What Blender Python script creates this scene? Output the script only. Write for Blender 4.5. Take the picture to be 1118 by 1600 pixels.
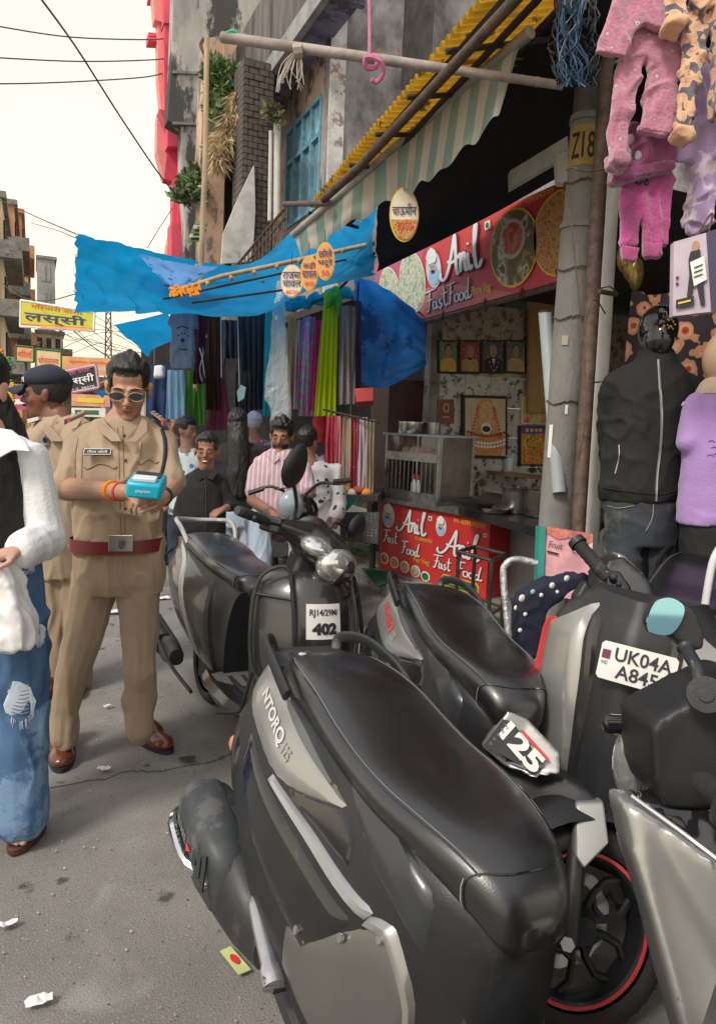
import bpy, bmesh, math, random
from mathutils import Vector, Matrix, noise
random.seed(7)
V=Vector; PI=math.pi; R=math.radians
S=bpy.context.scene; C=S.collection
for o in list(bpy.data.objects): bpy.data.objects.remove(o)
# ---------------------------------------------------------------- camera
CF=1100.0; CH=1.46; YAW=R(24.8); PIT=R(7.1); ROL=R(2.3)
cf=V((math.sin(YAW)*math.cos(PIT),math.cos(YAW)*math.cos(PIT),-math.sin(PIT)))
_r0=V((math.cos(YAW),-math.sin(YAW),0)); _u0=_r0.cross(cf)
cr=_r0*math.cos(ROL)+_u0*math.sin(ROL); cu=-_r0*math.sin(ROL)+_u0*math.cos(ROL)
CC=V((0,0,CH))
cam=bpy.data.objects.new('camera',bpy.data.cameras.new('camera')); C.objects.link(cam)
cam.matrix_world=Matrix((( cr.x,cu.x,-cf.x,CC.x),(cr.y,cu.y,-cf.y,CC.y),(cr.z,cu.z,-cf.z,CC.z),(0,0,0,1)))
cam.data.sensor_fit='VERTICAL'; cam.data.sensor_height=24; cam.data.lens=24*CF/1600
cam.data.clip_start=.05; cam.data.clip_end=600
S.camera=cam
# ---------------------------------------------------------------- sky, sun, exposure
SUN_EL,SUN_AZ=R(48),R(245)      # azimuth of the sun seen from the scene, clockwise from +y
w=bpy.data.worlds.new("World"); S.world=w; w.use_nodes=True; nt=w.node_tree; nt.nodes.clear()
_o=nt.nodes.new('ShaderNodeOutputWorld'); _b=nt.nodes.new('ShaderNodeBackground'); _s=nt.nodes.new('ShaderNodeTexSky')
_s.sky_type='NISHITA'; _s.sun_disc=False; _s.sun_elevation=SUN_EL; _s.sun_rotation=SUN_AZ; _s.dust_density=6; _s.air_density=1.2
_m=nt.nodes.new('ShaderNodeMix'); _m.data_type='RGBA'; _m.inputs[0].default_value=.86
_g=nt.nodes.new('ShaderNodeTexCoord'); _z=nt.nodes.new('ShaderNodeSeparateXYZ'); _c=nt.nodes.new('ShaderNodeValToRGB')
nt.links.new(_g.outputs['Generated'],_z.inputs[0]); nt.links.new(_z.outputs[2],_c.inputs[0])
_c.color_ramp.elements[0].position=.0; _c.color_ramp.elements[0].color=(1.0,.86,.61,1)
_c.color_ramp.elements[1].position=.62; _c.color_ramp.elements[1].color=(.66,.66,.66,1)
_e=_c.color_ramp.elements.new(.25); _e.color=(.97,.875,.70,1)
_k=nt.nodes.new('ShaderNodeVectorMath'); _k.operation='SCALE'; _k.inputs[3].default_value=8.7
nt.links.new(_c.outputs[0],_k.inputs[0]); nt.links.new(_s.outputs[0],_m.inputs[6]); nt.links.new(_k.outputs[0],_m.inputs[7])
nt.links.new(_m.outputs[2],_b.inputs[0]); _b.inputs[1].default_value=.1; nt.links.new(_b.outputs[0],_o.inputs[0])
sun=bpy.data.objects.new('sun',bpy.data.lights.new('sun','SUN')); C.objects.link(sun)
sun.data.energy=1.4; sun.data.angle=R(14); sun.data.color=(1,.95,.86)
_d=V((math.sin(SUN_AZ)*math.cos(SUN_EL),math.cos(SUN_AZ)*math.cos(SUN_EL),math.sin(SUN_EL)))
sun.rotation_euler=_d.to_track_quat('Z','Y').to_euler(); sun.location=(0,0,30)
S.view_settings.view_transform='Standard'; S.view_settings.look='None'; S.view_settings.exposure=.74; S.view_settings.gamma=1
S.view_settings.use_curve_mapping=False
try: S.cycles.max_bounces=6; S.cycles.transparent_max_bounces=12
except Exception: pass
# ---------------------------------------------------------------- points in the place
def ray(px,py): return cf+cr*((px-559)/CF)-cu*((py-800)/CF)
def at(px,py,d): return CC+ray(px,py)*d
def atz(px,py,z=0.): q=ray(px,py); return CC+q*((z-CH)/q.z)
def atx(px,py,X): q=ray(px,py); return CC+q*(X/q.x)
def aty(px,py,Y): q=ray(px,py); return CC+q*(Y/q.y)
# ---------------------------------------------------------------- materials
MT={}
def nd(t,k,**a):
    n=t.nodes.new(k)
    for i,v in a.items():
        if i.startswith('i_'): n.inputs[i[2:].replace('_',' ')].default_value=v
        else: setattr(n,i,v)
    return n
def M(name,c=(.5,.5,.5),r=.6,m=0.,v=.15,s=6.,b=0.,bs=40.,c2=None,thr=None,coat=0.,c3=None,s3=3.,t3=.6,tr=0.,alpha=1.,spec=.5,sh=0.,st=(1,1,1),rv=0.):
    """colour c varied by noise (towards c2), blotches c3, fine bump b"""
    if name in MT: return MT[name]
    mt=bpy.data.materials.new(name); mt.use_nodes=True; t=mt.node_tree; bs_=t.nodes['Principled BSDF']
    tc=nd(t,'ShaderNodeTexCoord'); mp=nd(t,'ShaderNodeMapping'); mp.inputs['Scale'].default_value=st; t.links.new(tc.outputs['Object'],mp.inputs[0])
    no=nd(t,'ShaderNodeTexNoise'); no.inputs['Scale'].default_value=s; no.inputs['Detail'].default_value=7; no.inputs['Roughness'].default_value=.62
    t.links.new(mp.outputs[0],no.inputs[0])
    ra=nd(t,'ShaderNodeValToRGB'); t.links.new(no.outputs[0],ra.inputs[0])
    lo=[x*(1-v) for x in c]; hi=[min(1,x*(1+v)) for x in c]
    if c2: lo,hi=list(c),list(c2)
    a,bb=(.36,.64) if thr is None else thr
    ra.color_ramp.elements[0].position=a; ra.color_ramp.elements[0].color=(*lo,1)
    ra.color_ramp.elements[1].position=bb; ra.color_ramp.elements[1].color=(*hi,1)
    out=ra.outputs[0]
    if c3:
        n3=nd(t,'ShaderNodeTexNoise'); n3.inputs['Scale'].default_value=s3; n3.inputs['Detail'].default_value=8; n3.inputs['Roughness'].default_value=.7
        t.links.new(mp.outputs[0],n3.inputs[0]); r3=nd(t,'ShaderNodeMapRange'); r3.inputs[1].default_value=t3; r3.inputs[2].default_value=t3+.05; t.links.new(n3.outputs[0],r3.inputs[0])
        mx=nd(t,'ShaderNodeMix'); mx.data_type='RGBA'; t.links.new(r3.outputs[0],mx.inputs[0]); t.links.new(out,mx.inputs[6]); mx.inputs[7].default_value=(*c3,1); out=mx.outputs[2]
    t.links.new(out,bs_.inputs['Base Color'])
    bs_.inputs['Roughness'].default_value=r; bs_.inputs['Metallic'].default_value=m
    bs_.inputs['Coat Weight'].default_value=coat; bs_.inputs['Coat Roughness'].default_value=.08
    bs_.inputs['Specular IOR Level'].default_value=spec
    if rv:
        rr=nd(t,'ShaderNodeMapRange'); rr.inputs[1].default_value=.35; rr.inputs[2].default_value=.65; rr.inputs[3].default_value=max(.03,r-rv); rr.inputs[4].default_value=r+rv
        n4=nd(t,'ShaderNodeTexNoise'); n4.inputs['Scale'].default_value=s*.7; n4.inputs['Detail'].default_value=6; t.links.new(mp.outputs[0],n4.inputs[0]); t.links.new(n4.outputs[0],rr.inputs[0]); t.links.new(rr.outputs[0],bs_.inputs['Roughness'])
    if sh: bs_.inputs['Sheen Weight'].default_value=sh
    if tr: bs_.inputs['Transmission Weight'].default_value=tr
    bs_.inputs['Alpha'].default_value=alpha
    if b:
        nb=nd(t,'ShaderNodeTexNoise'); nb.inputs['Scale'].default_value=bs; nb.inputs['Detail'].default_value=5; t.links.new(mp.outputs[0],nb.inputs[0])
        bu=nd(t,'ShaderNodeBump'); bu.inputs['Strength'].default_value=b; bu.inputs['Distance'].default_value=.01; t.links.new(nb.outputs[0],bu.inputs['Height']); t.links.new(bu.outputs[0],bs_.inputs['Normal'])
    MT[name]=mt; return mt
def translucent(mt,k=.5,col=None):
    """thin cloth or sheet that lets daylight through"""
    t=mt.node_tree; p=t.nodes['Principled BSDF']; o=t.nodes['Material Output']
    tl=nd(t,'ShaderNodeBsdfTranslucent'); l=[l for l in t.links if l.to_socket==p.inputs['Base Color']][0]
    t.links.new(l.from_socket,tl.inputs[0]); mx=nd(t,'ShaderNodeMixShader'); mx.inputs[0].default_value=k
    t.links.new(p.outputs[0],mx.inputs[1]); t.links.new(tl.outputs[0],mx.inputs[2]); t.links.new(mx.outputs[0],o.inputs[0]); return mt
def printed(name,cols,s=20,kind='VORONOI',r=.8,st=(1,1,1),sh=0,rand=1.,b=0.):
    """cloth or paper with a flat printed pattern in hard-edged colours"""
    if name in MT: return MT[name]
    mt=bpy.data.materials.new(name); mt.use_nodes=True; t=mt.node_tree; p=t.nodes['Principled BSDF']
    tc=nd(t,'ShaderNodeTexCoord'); mp=nd(t,'ShaderNodeMapping'); mp.inputs['Scale'].default_value=st; t.links.new(tc.outputs['Object'],mp.inputs[0])
    if kind=='VORONOI':
        n=nd(t,'ShaderNodeTexVoronoi'); n.inputs['Scale'].default_value=s; n.inputs['Randomness'].default_value=rand; src=n.outputs[0]
        n2=nd(t,'ShaderNodeTexNoise'); n2.inputs['Scale'].default_value=s*.9; t.links.new(mp.outputs[0],n2.inputs[0])
        ml=nd(t,'ShaderNodeMath',operation='MULTIPLY'); t.links.new(n.outputs[0],ml.inputs[0]); t.links.new(n2.outputs[0],ml.inputs[1]); m2=nd(t,'ShaderNodeMath',operation='MULTIPLY'); m2.inputs[1].default_value=2.4; t.links.new(ml.outputs[0],m2.inputs[0]); src=m2.outputs[0]
    elif kind=='NOISE':
        n=nd(t,'ShaderNodeTexNoise'); n.inputs['Scale'].default_value=s; n.inputs['Detail'].default_value=3; src=n.outputs[0]
    else:
        n=nd(t,'ShaderNodeTexWave'); n.inputs['Scale'].default_value=s; n.bands_direction=kind; src=n.outputs[1]
    t.links.new(mp.outputs[0],n.inputs[0]); ra=nd(t,'ShaderNodeValToRGB'); ra.color_ramp.interpolation='CONSTANT'; t.links.new(src,ra.inputs[0])
    e=ra.color_ramp.elements
    e[0].position=cols[0][0]; e[0].color=(*cols[0][1],1); e[1].position=cols[1][0]; e[1].color=(*cols[1][1],1)
    for q in cols[2:]: x=e.new(q[0]); x.color=(*q[1],1)
    t.links.new(ra.outputs[0],p.inputs['Base Color']); p.inputs['Roughness'].default_value=r; p.inputs['Sheen Weight'].default_value=sh
    if b:
        nb=nd(t,'ShaderNodeTexNoise'); nb.inputs['Scale'].default_value=90; t.links.new(tc.outputs['Object'],nb.inputs[0]); bu=nd(t,'ShaderNodeBump'); bu.inputs['Strength'].default_value=b; bu.inputs['Distance'].default_value=.01; t.links.new(nb.outputs[0],bu.inputs['Height']); t.links.new(bu.outputs[0],p.inputs['Normal'])
    MT[name]=mt; return mt
def vcol(name,r=.55,sss=0.,b=0.,bs=200):
    """material that takes its colour from the mesh's own colour attribute (skin with lips and stubble, printed cloth)"""
    if name in MT: return MT[name]
    mt=bpy.data.materials.new(name); mt.use_nodes=True; t=mt.node_tree; p=t.nodes['Principled BSDF']
    a=nd(t,'ShaderNodeVertexColor'); a.layer_name='col'; t.links.new(a.outputs[0],p.inputs['Base Color']); p.inputs['Roughness'].default_value=r
    if sss: p.inputs['Subsurface Weight'].default_value=sss; p.inputs['Subsurface Radius'].default_value=(.012,.005,.003); p.inputs['Subsurface Scale'].default_value=1
    if b:
        tc=nd(t,'ShaderNodeTexCoord'); nb=nd(t,'ShaderNodeTexNoise'); nb.inputs['Scale'].default_value=bs; t.links.new(tc.outputs['Object'],nb.inputs[0]); bu=nd(t,'ShaderNodeBump'); bu.inputs['Strength'].default_value=b; bu.inputs['Distance'].default_value=.004; t.links.new(nb.outputs[0],bu.inputs['Height']); t.links.new(bu.outputs[0],p.inputs['Normal'])
    MT[name]=mt; return mt
# ---------------------------------------------------------------- objects
MW={}
def thing(name,label,cat,loc=(0,0,0),rot=None,group=None,kind=None):
    o=bpy.data.objects.new(name,None); C.objects.link(o); o.empty_display_size=.1
    m=Matrix.Translation(V(loc))
    if rot is not None: m=m@rot
    o.matrix_world=m; MW[o]=m; tag(o,label,cat,group,kind); return o
def tag(o,label=None,cat=None,group=None,kind=None):
    if label: o['label']=label
    if cat: o['category']=cat
    if group: o['group']=group
    if kind: o['kind']=kind
    return o
def put(o,par=None,W=True):
    """link; W: the vertices are in world space although the object has a parent"""
    if o.name not in C.objects: C.objects.link(o)
    if par is not None:
        o.parent=par; pm=MW.get(par,Matrix()); 
        if W: o.matrix_parent_inverse=pm.inverted(); MW[o]=Matrix()
        else: MW[o]=pm
    return o
def mesh(name,vs,fs,m,par=None,W=True,sm=True,label=None,sub=0,bev=0.,ang=40):
    me=bpy.data.meshes.new(name); me.from_pydata([tuple(v) for v in vs],[],fs); me.materials.append(m)
    b=bmesh.new(); b.from_mesh(me); bmesh.ops.recalc_face_normals(b,faces=b.faces)
    for f in b.faces: f.smooth=sm
    if sm:
        for e in b.edges:
            if len(e.link_faces)==2 and e.calc_face_angle(0)>R(ang): e.smooth=False
    b.to_mesh(me); b.free()
    o=bpy.data.objects.new(name,me); put(o,par,W)
    if bev: q=o.modifiers.new('b','BEVEL'); q.width=bev; q.segments=2; q.limit_method='ANGLE'
    if sub: q=o.modifiers.new('s','SUBSURF'); q.levels=q.render_levels=sub
    if label: o['label']=label
    return o
class MB:
    """collects shapes into one mesh"""
    def __init__(s): s.v=[]; s.f=[]
    def add(s,vs,fs): n=len(s.v); s.v+= [V(x) for x in vs]; s.f+=[[i+n for i in f] for f in fs]; return s
    def box(s,a,b,rot=None,c=None):
        p=[(x,y,z) for x in (a[0],b[0]) for y in (a[1],b[1]) for z in (a[2],b[2])]
        if rot is not None:
            c=V(c) if c is not None else (V(a)+V(b))/2; p=[c+rot@(V(q)-c) for q in p]
        return s.add(p,[(0,1,3,2),(4,6,7,5),(0,4,5,1),(2,3,7,6),(0,2,6,4),(1,5,7,3)])
    def tube(s,pts,r,n=8,cap=True,flat=1.,up=None):
        pts=[V(p) for p in pts]; N=len(pts); rs=r if isinstance(r,(list,tuple)) else [r]*N; vs=[]; fs=[]
        t0=(pts[1]-pts[0]).normalized(); u=V(up) if up else (V((0,0,1)) if abs(t0.z)<.9 else V((1,0,0)))
        x=t0.cross(u).normalized()
        for i,p in enumerate(pts):
            t=(pts[min(i+1,N-1)]-pts[max(i-1,0)]).normalized(); x=(x-t*x.dot(t)).normalized(); y=t.cross(x)
            for k in range(n): a=2*PI*k/n; vs.append(p+(x*math.cos(a)+y*math.sin(a)*flat)*rs[i])
        for i in range(N-1):
            for k in range(n): fs.append((i*n+k,i*n+(k+1)%n,(i+1)*n+(k+1)%n,(i+1)*n+k))
        if cap: fs.append(tuple(range(n))[::-1]); fs.append(tuple(range((N-1)*n,N*n)))
        return s.add(vs,fs)
    def loft(s,rings,cap=True,close=True):
        n=len(rings[0]); vs=[q for r_ in rings for q in r_]; fs=[]
        for i in range(len(rings)-1):
            for k in range(n if close else n-1): fs.append((i*n+k,i*n+(k+1)%n,(i+1)*n+(k+1)%n,(i+1)*n+k))
        if cap and close: fs.append(tuple(range(n))[::-1]); fs.append(tuple(range((len(rings)-1)*n,len(rings)*n)))
        return s.add(vs,fs)
    def lathe(s,prof,n=24,mx=None):
        """prof: (radius, height) about z"""
        rings=[[V((r_*math.cos(2*PI*k/n),r_*math.sin(2*PI*k/n),z)) for k in range(n)] for r_,z in prof]
        if mx is not None: rings=[[mx@q for q in r_] for r_ in rings]
        return s.loft(rings)
    def grid(s,fn,nu,nv):
        vs=[fn(i/nu,j/nv) for i in range(nu+1) for j in range(nv+1)]
        return s.add(vs,[(i*(nv+1)+j,(i+1)*(nv+1)+j,(i+1)*(nv+1)+j+1,i*(nv+1)+j+1) for i in range(nu) for j in range(nv)])
    def poly(s,pts,ext):
        """outline pushed along vector ext: a slab"""
        pts=[V(p) for p in pts]; n=len(pts); e=V(ext)
        return s.add(pts+[p+e for p in pts],[tuple(range(n)),tuple(range(n,2*n))[::-1]]+[(i,(i+1)%n,(i+1)%n+n,i+n) for i in range(n)])
    def ell(s,c,rx,ry,rz,rot=None,n=14,k=9):
        vs=[];fs=[]; rot=rot or Matrix.Identity(3); c=V(c)
        for i in range(k+1):
            th=PI*i/k
            for j in range(n): a=2*PI*j/n; vs.append(c+rot@V((rx*math.sin(th)*math.cos(a),ry*math.sin(th)*math.sin(a),rz*math.cos(th))))
        for i in range(k):
            for j in range(n): fs.append((i*n+j,i*n+(j+1)%n,(i+1)*n+(j+1)%n,(i+1)*n+j))
        return s.add(vs,fs)
    def cap(s,p0,r0,p1,r1,n=12):
        p0,p1=V(p0),V(p1); d=p1-p0
        if d.length<1e-6: return s.ell(p0,r0,r0,r0)
        t=d.normalized(); x=t.orthogonal().normalized(); y=t.cross(x); rings=[]
        for k in range(5): a=PI/2*(k+.25)/5; rings.append((p0-t*r0*math.cos(a),r0*math.sin(a)))
        rings.append((p0,r0)); rings.append((p1,r1))
        for k in range(5): a=PI/2*(4.75-k)/5; rings.append((p1+t*r1*math.cos(a),r1*math.sin(a)))
        return s.loft([[c+(x*math.cos(2*PI*j/n)+y*math.sin(2*PI*j/n))*q for j in range(n)] for c,q in rings])
    def chain(s,pts,rs):
        for i in range(len(pts)-1): s.cap(pts[i],rs[i],pts[i+1],rs[i+1])
        return s
    def out(s,name,m,par=None,W=True,sm=True,**k): return mesh(name,s.v,s.f,m,par,W,sm,**k)
def cat(pts,k=6,close=False):
    """Catmull-Rom through points"""
    P=[V(p) for p in pts]; n=len(P); o=[]
    for i in range(n if close else n-1):
        a,b,c,d=(P[(i-1)%n],P[i],P[(i+1)%n],P[(i+2)%n]) if close else (P[max(i-1,0)],P[i],P[i+1],P[min(i+2,n-1)])
        for j in range(k):
            t=j/k; o.append(.5*((2*b)+(c-a)*t+(2*a-5*b+4*c-d)*t*t+(3*b-a-3*c+d)*t**3))
    if not close: o.append(P[-1])
    return o
def interp(tab,x):
    """piecewise smooth table lookup: rows (x, a, b, ...)"""
    if x<=tab[0][0]: return tab[0][1:]
    if x>=tab[-1][0]: return tab[-1][1:]
    for i in range(len(tab)-1):
        if tab[i][0]<=x<=tab[i+1][0]:
            t=(x-tab[i][0])/(tab[i+1][0]-tab[i][0]); p0=tab[max(i-1,0)]; p1=tab[i]; p2=tab[i+1]; p3=tab[min(i+2,len(tab)-1)]
            r=[]
            for k in range(1,len(p1)):
                h=p2[0]-p1[0]; m1=(p2[k]-p0[k])/(p2[0]-p0[0]+1e-9)*h; m2=(p3[k]-p1[k])/(p3[0]-p1[0]+1e-9)*h
                if (p2[k]-p1[k])*(p1[k]-p0[k])<=0: m1=0
                if (p3[k]-p2[k])*(p2[k]-p1[k])<=0: m2=0
                r.append((2*t**3-3*t*t+1)*p1[k]+(t**3-2*t*t+t)*m1+(3*t*t-2*t**3)*p2[k]+(t**3-t*t)*m2)
            return r
def evalmesh(o):
    dg=bpy.context.evaluated_depsgraph_get(); return bpy.data.meshes.new_from_object(o.evaluated_get(dg))
def remesh(name,mb,m,par=None,vox=.01,smooth=4,W=True,disp=None,colf=None,label=None):
    """union of the shapes in mb as one continuous skin"""
    o=mb.out(name,m,None,sm=True); q=o.modifiers.new('r','REMESH'); q.mode='VOXEL'; q.voxel_size=vox; q.use_smooth_shade=True
    if smooth: q=o.modifiers.new('s','SMOOTH'); q.iterations=smooth; q.factor=.5
    me=evalmesh(o); bpy.data.objects.remove(o)
    if disp:
        no=[v.normal.copy() for v in me.vertices]
        for v,n in zip(me.vertices,no): v.co=v.co+n*disp(v.co)
    if colf:
        a=me.color_attributes.new('col','FLOAT_COLOR','POINT')
        for i,v in enumerate(me.vertices): a.data[i].color=(*colf(v.co),1)
    for p in me.polygons: p.use_smooth=True
    me.materials.clear(); me.materials.append(m); me.name=name
    o=bpy.data.objects.new(name,me); put(o,par,W)
    if label: o['label']=label
    return o
def folds(a=.004,s=(9,9,4),seed=0):
    def f(p):
        wq=V((noise.noise(p*3+V((seed,0,0))),noise.noise(p*3+V((0,seed,5))),noise.noise(p*3+V((3,0,seed)))))*.12; p=p+wq; q=V((p.x*s[0]+seed,p.y*s[1],p.z*s[2])); n=noise.noise(q); m=noise.noise(q*2.1+V((9,1,4))); k=.35+1.3*max(0,noise.noise(p*2.2+V((seed,7,1)))+.35)
        return a*k*(max(-.25,1-abs(n)*5)*1.1+m*.7)
    return f
# ---------------------------------------------------------------- flat print on signs
def textmesh(s,bold=0.,shear=0.):
    c=bpy.data.curves.new('t','FONT'); c.body=s; c.resolution_u=3; c.offset=bold; c.shear=shear; c.align_x='CENTER'
    o=bpy.data.objects.new('t',c); C.objects.link(o); me=evalmesh(o); bpy.data.objects.remove(o)
    vs=[v.co.copy() for v in me.vertices]; fs=[tuple(p.vertices) for p in me.polygons]; bpy.data.meshes.remove(me)
    x0=min(v.x for v in vs); x1=max(v.x for v in vs); y0=min(v.y for v in vs); y1=max(v.y for v in vs)
    return [((v.x-x0)/(x1-x0)-.5,(v.y-y0)/(y1-y0)-.5) for v in vs],fs,(x1-x0)/(y1-y0)
class Face:
    """a flat printed face: origin, unit right, unit up, normal; bilinear when given four corners"""
    def __init__(s,tl,tr,br,bl,n=None):
        s.c=[V(p) for p in (tl,tr,br,bl)]; s.n=(s.c[1]-s.c[0]).cross(s.c[3]-s.c[0]).normalized()
        if n is not None and s.n.dot(V(n))<0: s.n=-s.n
        if n is None and s.n.dot(CC-s.c[0])<0: s.n=-s.n
    def p(s,u,v,h=0.): a=s.c[0].lerp(s.c[1],u); b=s.c[3].lerp(s.c[2],u); return a.lerp(b,v)+s.n*h
    def text(s,t,u,v,w,h,m,par,lay=1,bold=0.,shear=0.,name='lettering'):
        vs,fs,_=textmesh(t,bold,shear); return mesh(name,[s.p(u+x*w,v-y*h,.0035*lay) for x,y in vs],fs,m,par,sm=False)
    def shape(s,pts,m,par,lay=1,name='print',cuv=None):
        n=len(pts); return mesh(name,[s.p(*q,.0035*lay) for q in pts],[tuple(range(n))],m,par,sm=False)
    def disc(s,u,v,ru,rv,m,par,lay=1,name='print',n=24):
        return s.shape([(u+ru*math.cos(2*PI*k/n),v+rv*math.sin(2*PI*k/n)) for k in range(n)],m,par,lay,name)
    def strokes(s,ls,u,v,w,h,m,par,lay=1,wd=.06,name='lettering'):
        """brush lettering: polylines in a 0..1 box, swelling pen"""
        b=MB(); Wp=(s.c[1]-s.c[0]).length*w; Hp=(s.c[3]-s.c[0]).length*h
        for li,l in enumerate(ls):
            P=cat([V((x*Wp,y*Hp,0)) for x,y in l],5); n=len(P); L=[];Rr=[]
            for i,p in enumerate(P):
                t=(P[min(i+1,n-1)]-P[max(i-1,0)]); t.normalize(); q=V((-t.y,t.x,0)); e=min(1,.45+min(i,n-1-i)/3)
                k=wd*Hp*e*(.65+.6*abs(t.y)); L.append(p+q*k/2); Rr.append(p-q*k/2)
            vs=[s.p(u+(a.x/Wp-.5)*w,v-(a.y/Hp-.5)*h,.0035*lay+.0004*li+.0012*(k_%n)/n) for k_,a in enumerate(L+Rr)]
            b.add(vs,[(i,i+1,n+i+1,n+i) for i in range(n-1)])
        return b.out(name,m,par,sm=False)
# ================================================================ SETTING
m_asph=M('asphalt',(.22,.205,.19),.8,v=.16,s=2.2,b=.45,bs=160,c3=(.21,.19,.17),s3=46,t3=.61,rv=.1)
m_conc=M('old_concrete',(.22,.21,.19),.85,v=.35,s=4,b=.6,bs=30,c3=(.07,.065,.06),s3=3,t3=.58)
m_dark=M('dark_timber',(.035,.03,.027),.8,v=.3)
m_black=M('black_cloth',(.012,.012,.013),.9,v=.3,b=.5,bs=12)
m_steel=M('worn_steel',(.33,.33,.32),.38,m=.9,v=.2,s=14,rv=.12)
m_iron=M('rusty_iron',(.11,.075,.06),.7,m=.3,v=.35,s=20,b=.3,c3=(.2,.09,.05),s3=10)
m_bam=M('bamboo',(.42,.31,.18),.6,v=.25,s=9,st=(1,1,.3),b=.3)
m_wpipe=M('white_pvc_pipe',(.55,.54,.52),.4,v=.1,s=5,c3=(.3,.27,.24),s3=6,t3=.62)
m_white=M('white_print',(.78,.77,.74),.6,v=.04); m_ink=M('black_print',(.02,.02,.03),.6,v=.05)
m_blue_tarp=translucent(M('blue_tarpaulin',(.0,.40,.88),.42,spec=.25,v=.16,s=3,b=1.,bs=7,st=(1,1,2.2)),.68)
m_ltarp=translucent(M('pale_blue_tarpaulin',(.16,.40,.76),.4,v=.15,s=4,b=.3,bs=8),.5)
m_dtarp=translucent(M('deep_blue_tarpaulin',(.01,.17,.55),.4,v=.35,c3=(.0,.05,.2),s3=2.5,t3=.55,s=3,b=.5,bs=7),.35)
t=m_asph.node_tree; p_=t.nodes['Principled BSDF']; src=[l for l in t.links if l.to_socket==p_.inputs['Base Color']][0].from_socket
tc=nd(t,'ShaderNodeTexCoord')
def _lay(src,sc,lo,hi,col,kind='N',det=8,dist=0.):
    if kind=='N': n=nd(t,'ShaderNodeTexNoise'); n.inputs['Scale'].default_value=sc; n.inputs['Detail'].default_value=det; n.inputs['Distortion'].default_value=dist; f_=n.outputs[0]
    else: n=nd(t,'ShaderNodeTexVoronoi'); n.feature='DISTANCE_TO_EDGE'; n.inputs['Scale'].default_value=sc; f_=n.outputs[0]
    if kind!='N':
        w_=nd(t,'ShaderNodeTexNoise'); w_.inputs['Scale'].default_value=3; w_.inputs['Detail'].default_value=6; ad=nd(t,'ShaderNodeVectorMath',operation='ADD'); t.links.new(tc.outputs['Object'],ad.inputs[0]); t.links.new(w_.outputs[1],ad.inputs[1]); t.links.new(ad.outputs[0],n.inputs[0])
    else: t.links.new(tc.outputs['Object'],n.inputs[0])
    mr=nd(t,'ShaderNodeMapRange'); mr.inputs[1].default_value=lo; mr.inputs[2].default_value=hi; t.links.new(f_,mr.inputs[0])
    mx=nd(t,'ShaderNodeMix'); mx.data_type='RGBA'; t.links.new(mr.outputs[0],mx.inputs[0]); t.links.new(src,mx.inputs[6]); mx.inputs[7].default_value=(*col,1); return mx.outputs[2]
src=_lay(src,.9,.50,.66,(.165,.152,.142)); src=_lay(src,2.4,.56,.70,(.27,.255,.235),dist=1.5); src=_lay(src,7,.64,.70,(.07,.065,.06)); src=_lay(src,130,.62,.70,(.33,.31,.28),det=2); src=_lay(src,90,.66,.72,(.06,.055,.05),det=2); src=_lay(src,.55,.006,.0,(.05,.046,.042),'V')
t.links.new(src,p_.inputs['Base Color'])
# road: one sheet with a slight camber and bumps
def gz(x,y): return .006*noise.noise(V((x*1.3,y*1.3,0)))
b=MB()
xs=[-300,-60,-20,-6]+[-3+i*.15 for i in range(40)]+[3.1,8,20,60,300]; ys=[-300,-40,-8]+[-1+i*.2 for i in range(60)]+[11.5,14,20,40,90,300]
vs=[(x,y,gz(x,y) if -3<x<3 and -1<y<11 else 0) for x in xs for y in ys]; n=len(ys)
b.add(vs,[(i*n+j,(i+1)*n+j,(i+1)*n+j+1,i*n+j+1) for i in range(len(xs)-1) for j in range(n-1)])
tag(b.out('road',m_asph),kind='structure')
# raised shop platform with stone slabs along the gutter
pl=MB().box((3.02,2.2,-.05),(9,24,.1)).out('pavement',m_conc,bev=.01); tag(pl,kind='structure')
for i in range(22):
    q=MB().box((2.74,2.3+i*.62,-.05),(3.0,2.9+i*.62,.1+random.uniform(-.012,.012))).out('kerb_stone',M('kerb_stone',(.25,.24,.22),.85,v=.3,b=.6,bs=30),pl,bev=.012)
# litter on the road
UZ0=V((0,0,1))
m_pap=M('scrap_paper',(.75,.73,.72),.7,v=.05); m_leaf=M('dry_leaf',(.05,.035,.02),.9)
def scrap(px,py,l,label,m,s=.03,a=0.):
    p=atz(px,py,.012); mb=MB()
    pts=[(math.cos(a+t)*s*r_*1.5,math.sin(a+t)*s*r_) for t,r_ in ((0,1),(1.1,.8),(2.2,1.05),(3.3,.9),(4.3,.7),(5.3,1.1))]
    P_=[V((x,y,0)) for x,y in cat([V((x,y,0)) for x,y in pts],3,True) for x,y in [(x,y)]] if False else [q for q in cat([V((x*(1+.0),y,0)) for x,y in pts],3,True)]
    n_=len(P_); k_=5; vs=[p+q*(j/k_)*(1+.18*noise.noise(q*90+p)*(j==k_))+UZ0*(.008+.012*noise.noise((q*(j/k_)+p)*70)+.004*noise.noise((q*j+p)*170)) for j in range(1,k_+1) for q in P_]+[p+UZ0*.012]
    mb.add(vs,[(j*n_+i,j*n_+(i+1)%n_,(j+1)*n_+(i+1)%n_,(j+1)*n_+i) for j in range(k_-1) for i in range(n_)]+[(i,(i+1)%n_,len(vs)-1) for i in range(n_)]); o=mb.out('paper_scrap' if m is not m_leaf else 'dry_leaf',m); tag(o,label,'litter','litter on the road'); return o
scrap(60,1566,0,'crumpled white paper scrap near the lower left edge of road',m_pap,.022,.3)
scrap(12,1447,0,'small torn white paper scrap at the left edge of road',m_pap,.017,1)
scrap(162,1203,0,'pale folded paper scrap between the officer\'s brown shoes',m_pap,.02)
scrap(292,1187,0,'dark dry leaf on the road beside the officer\'s left shoe',m_leaf,.025)
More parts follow.
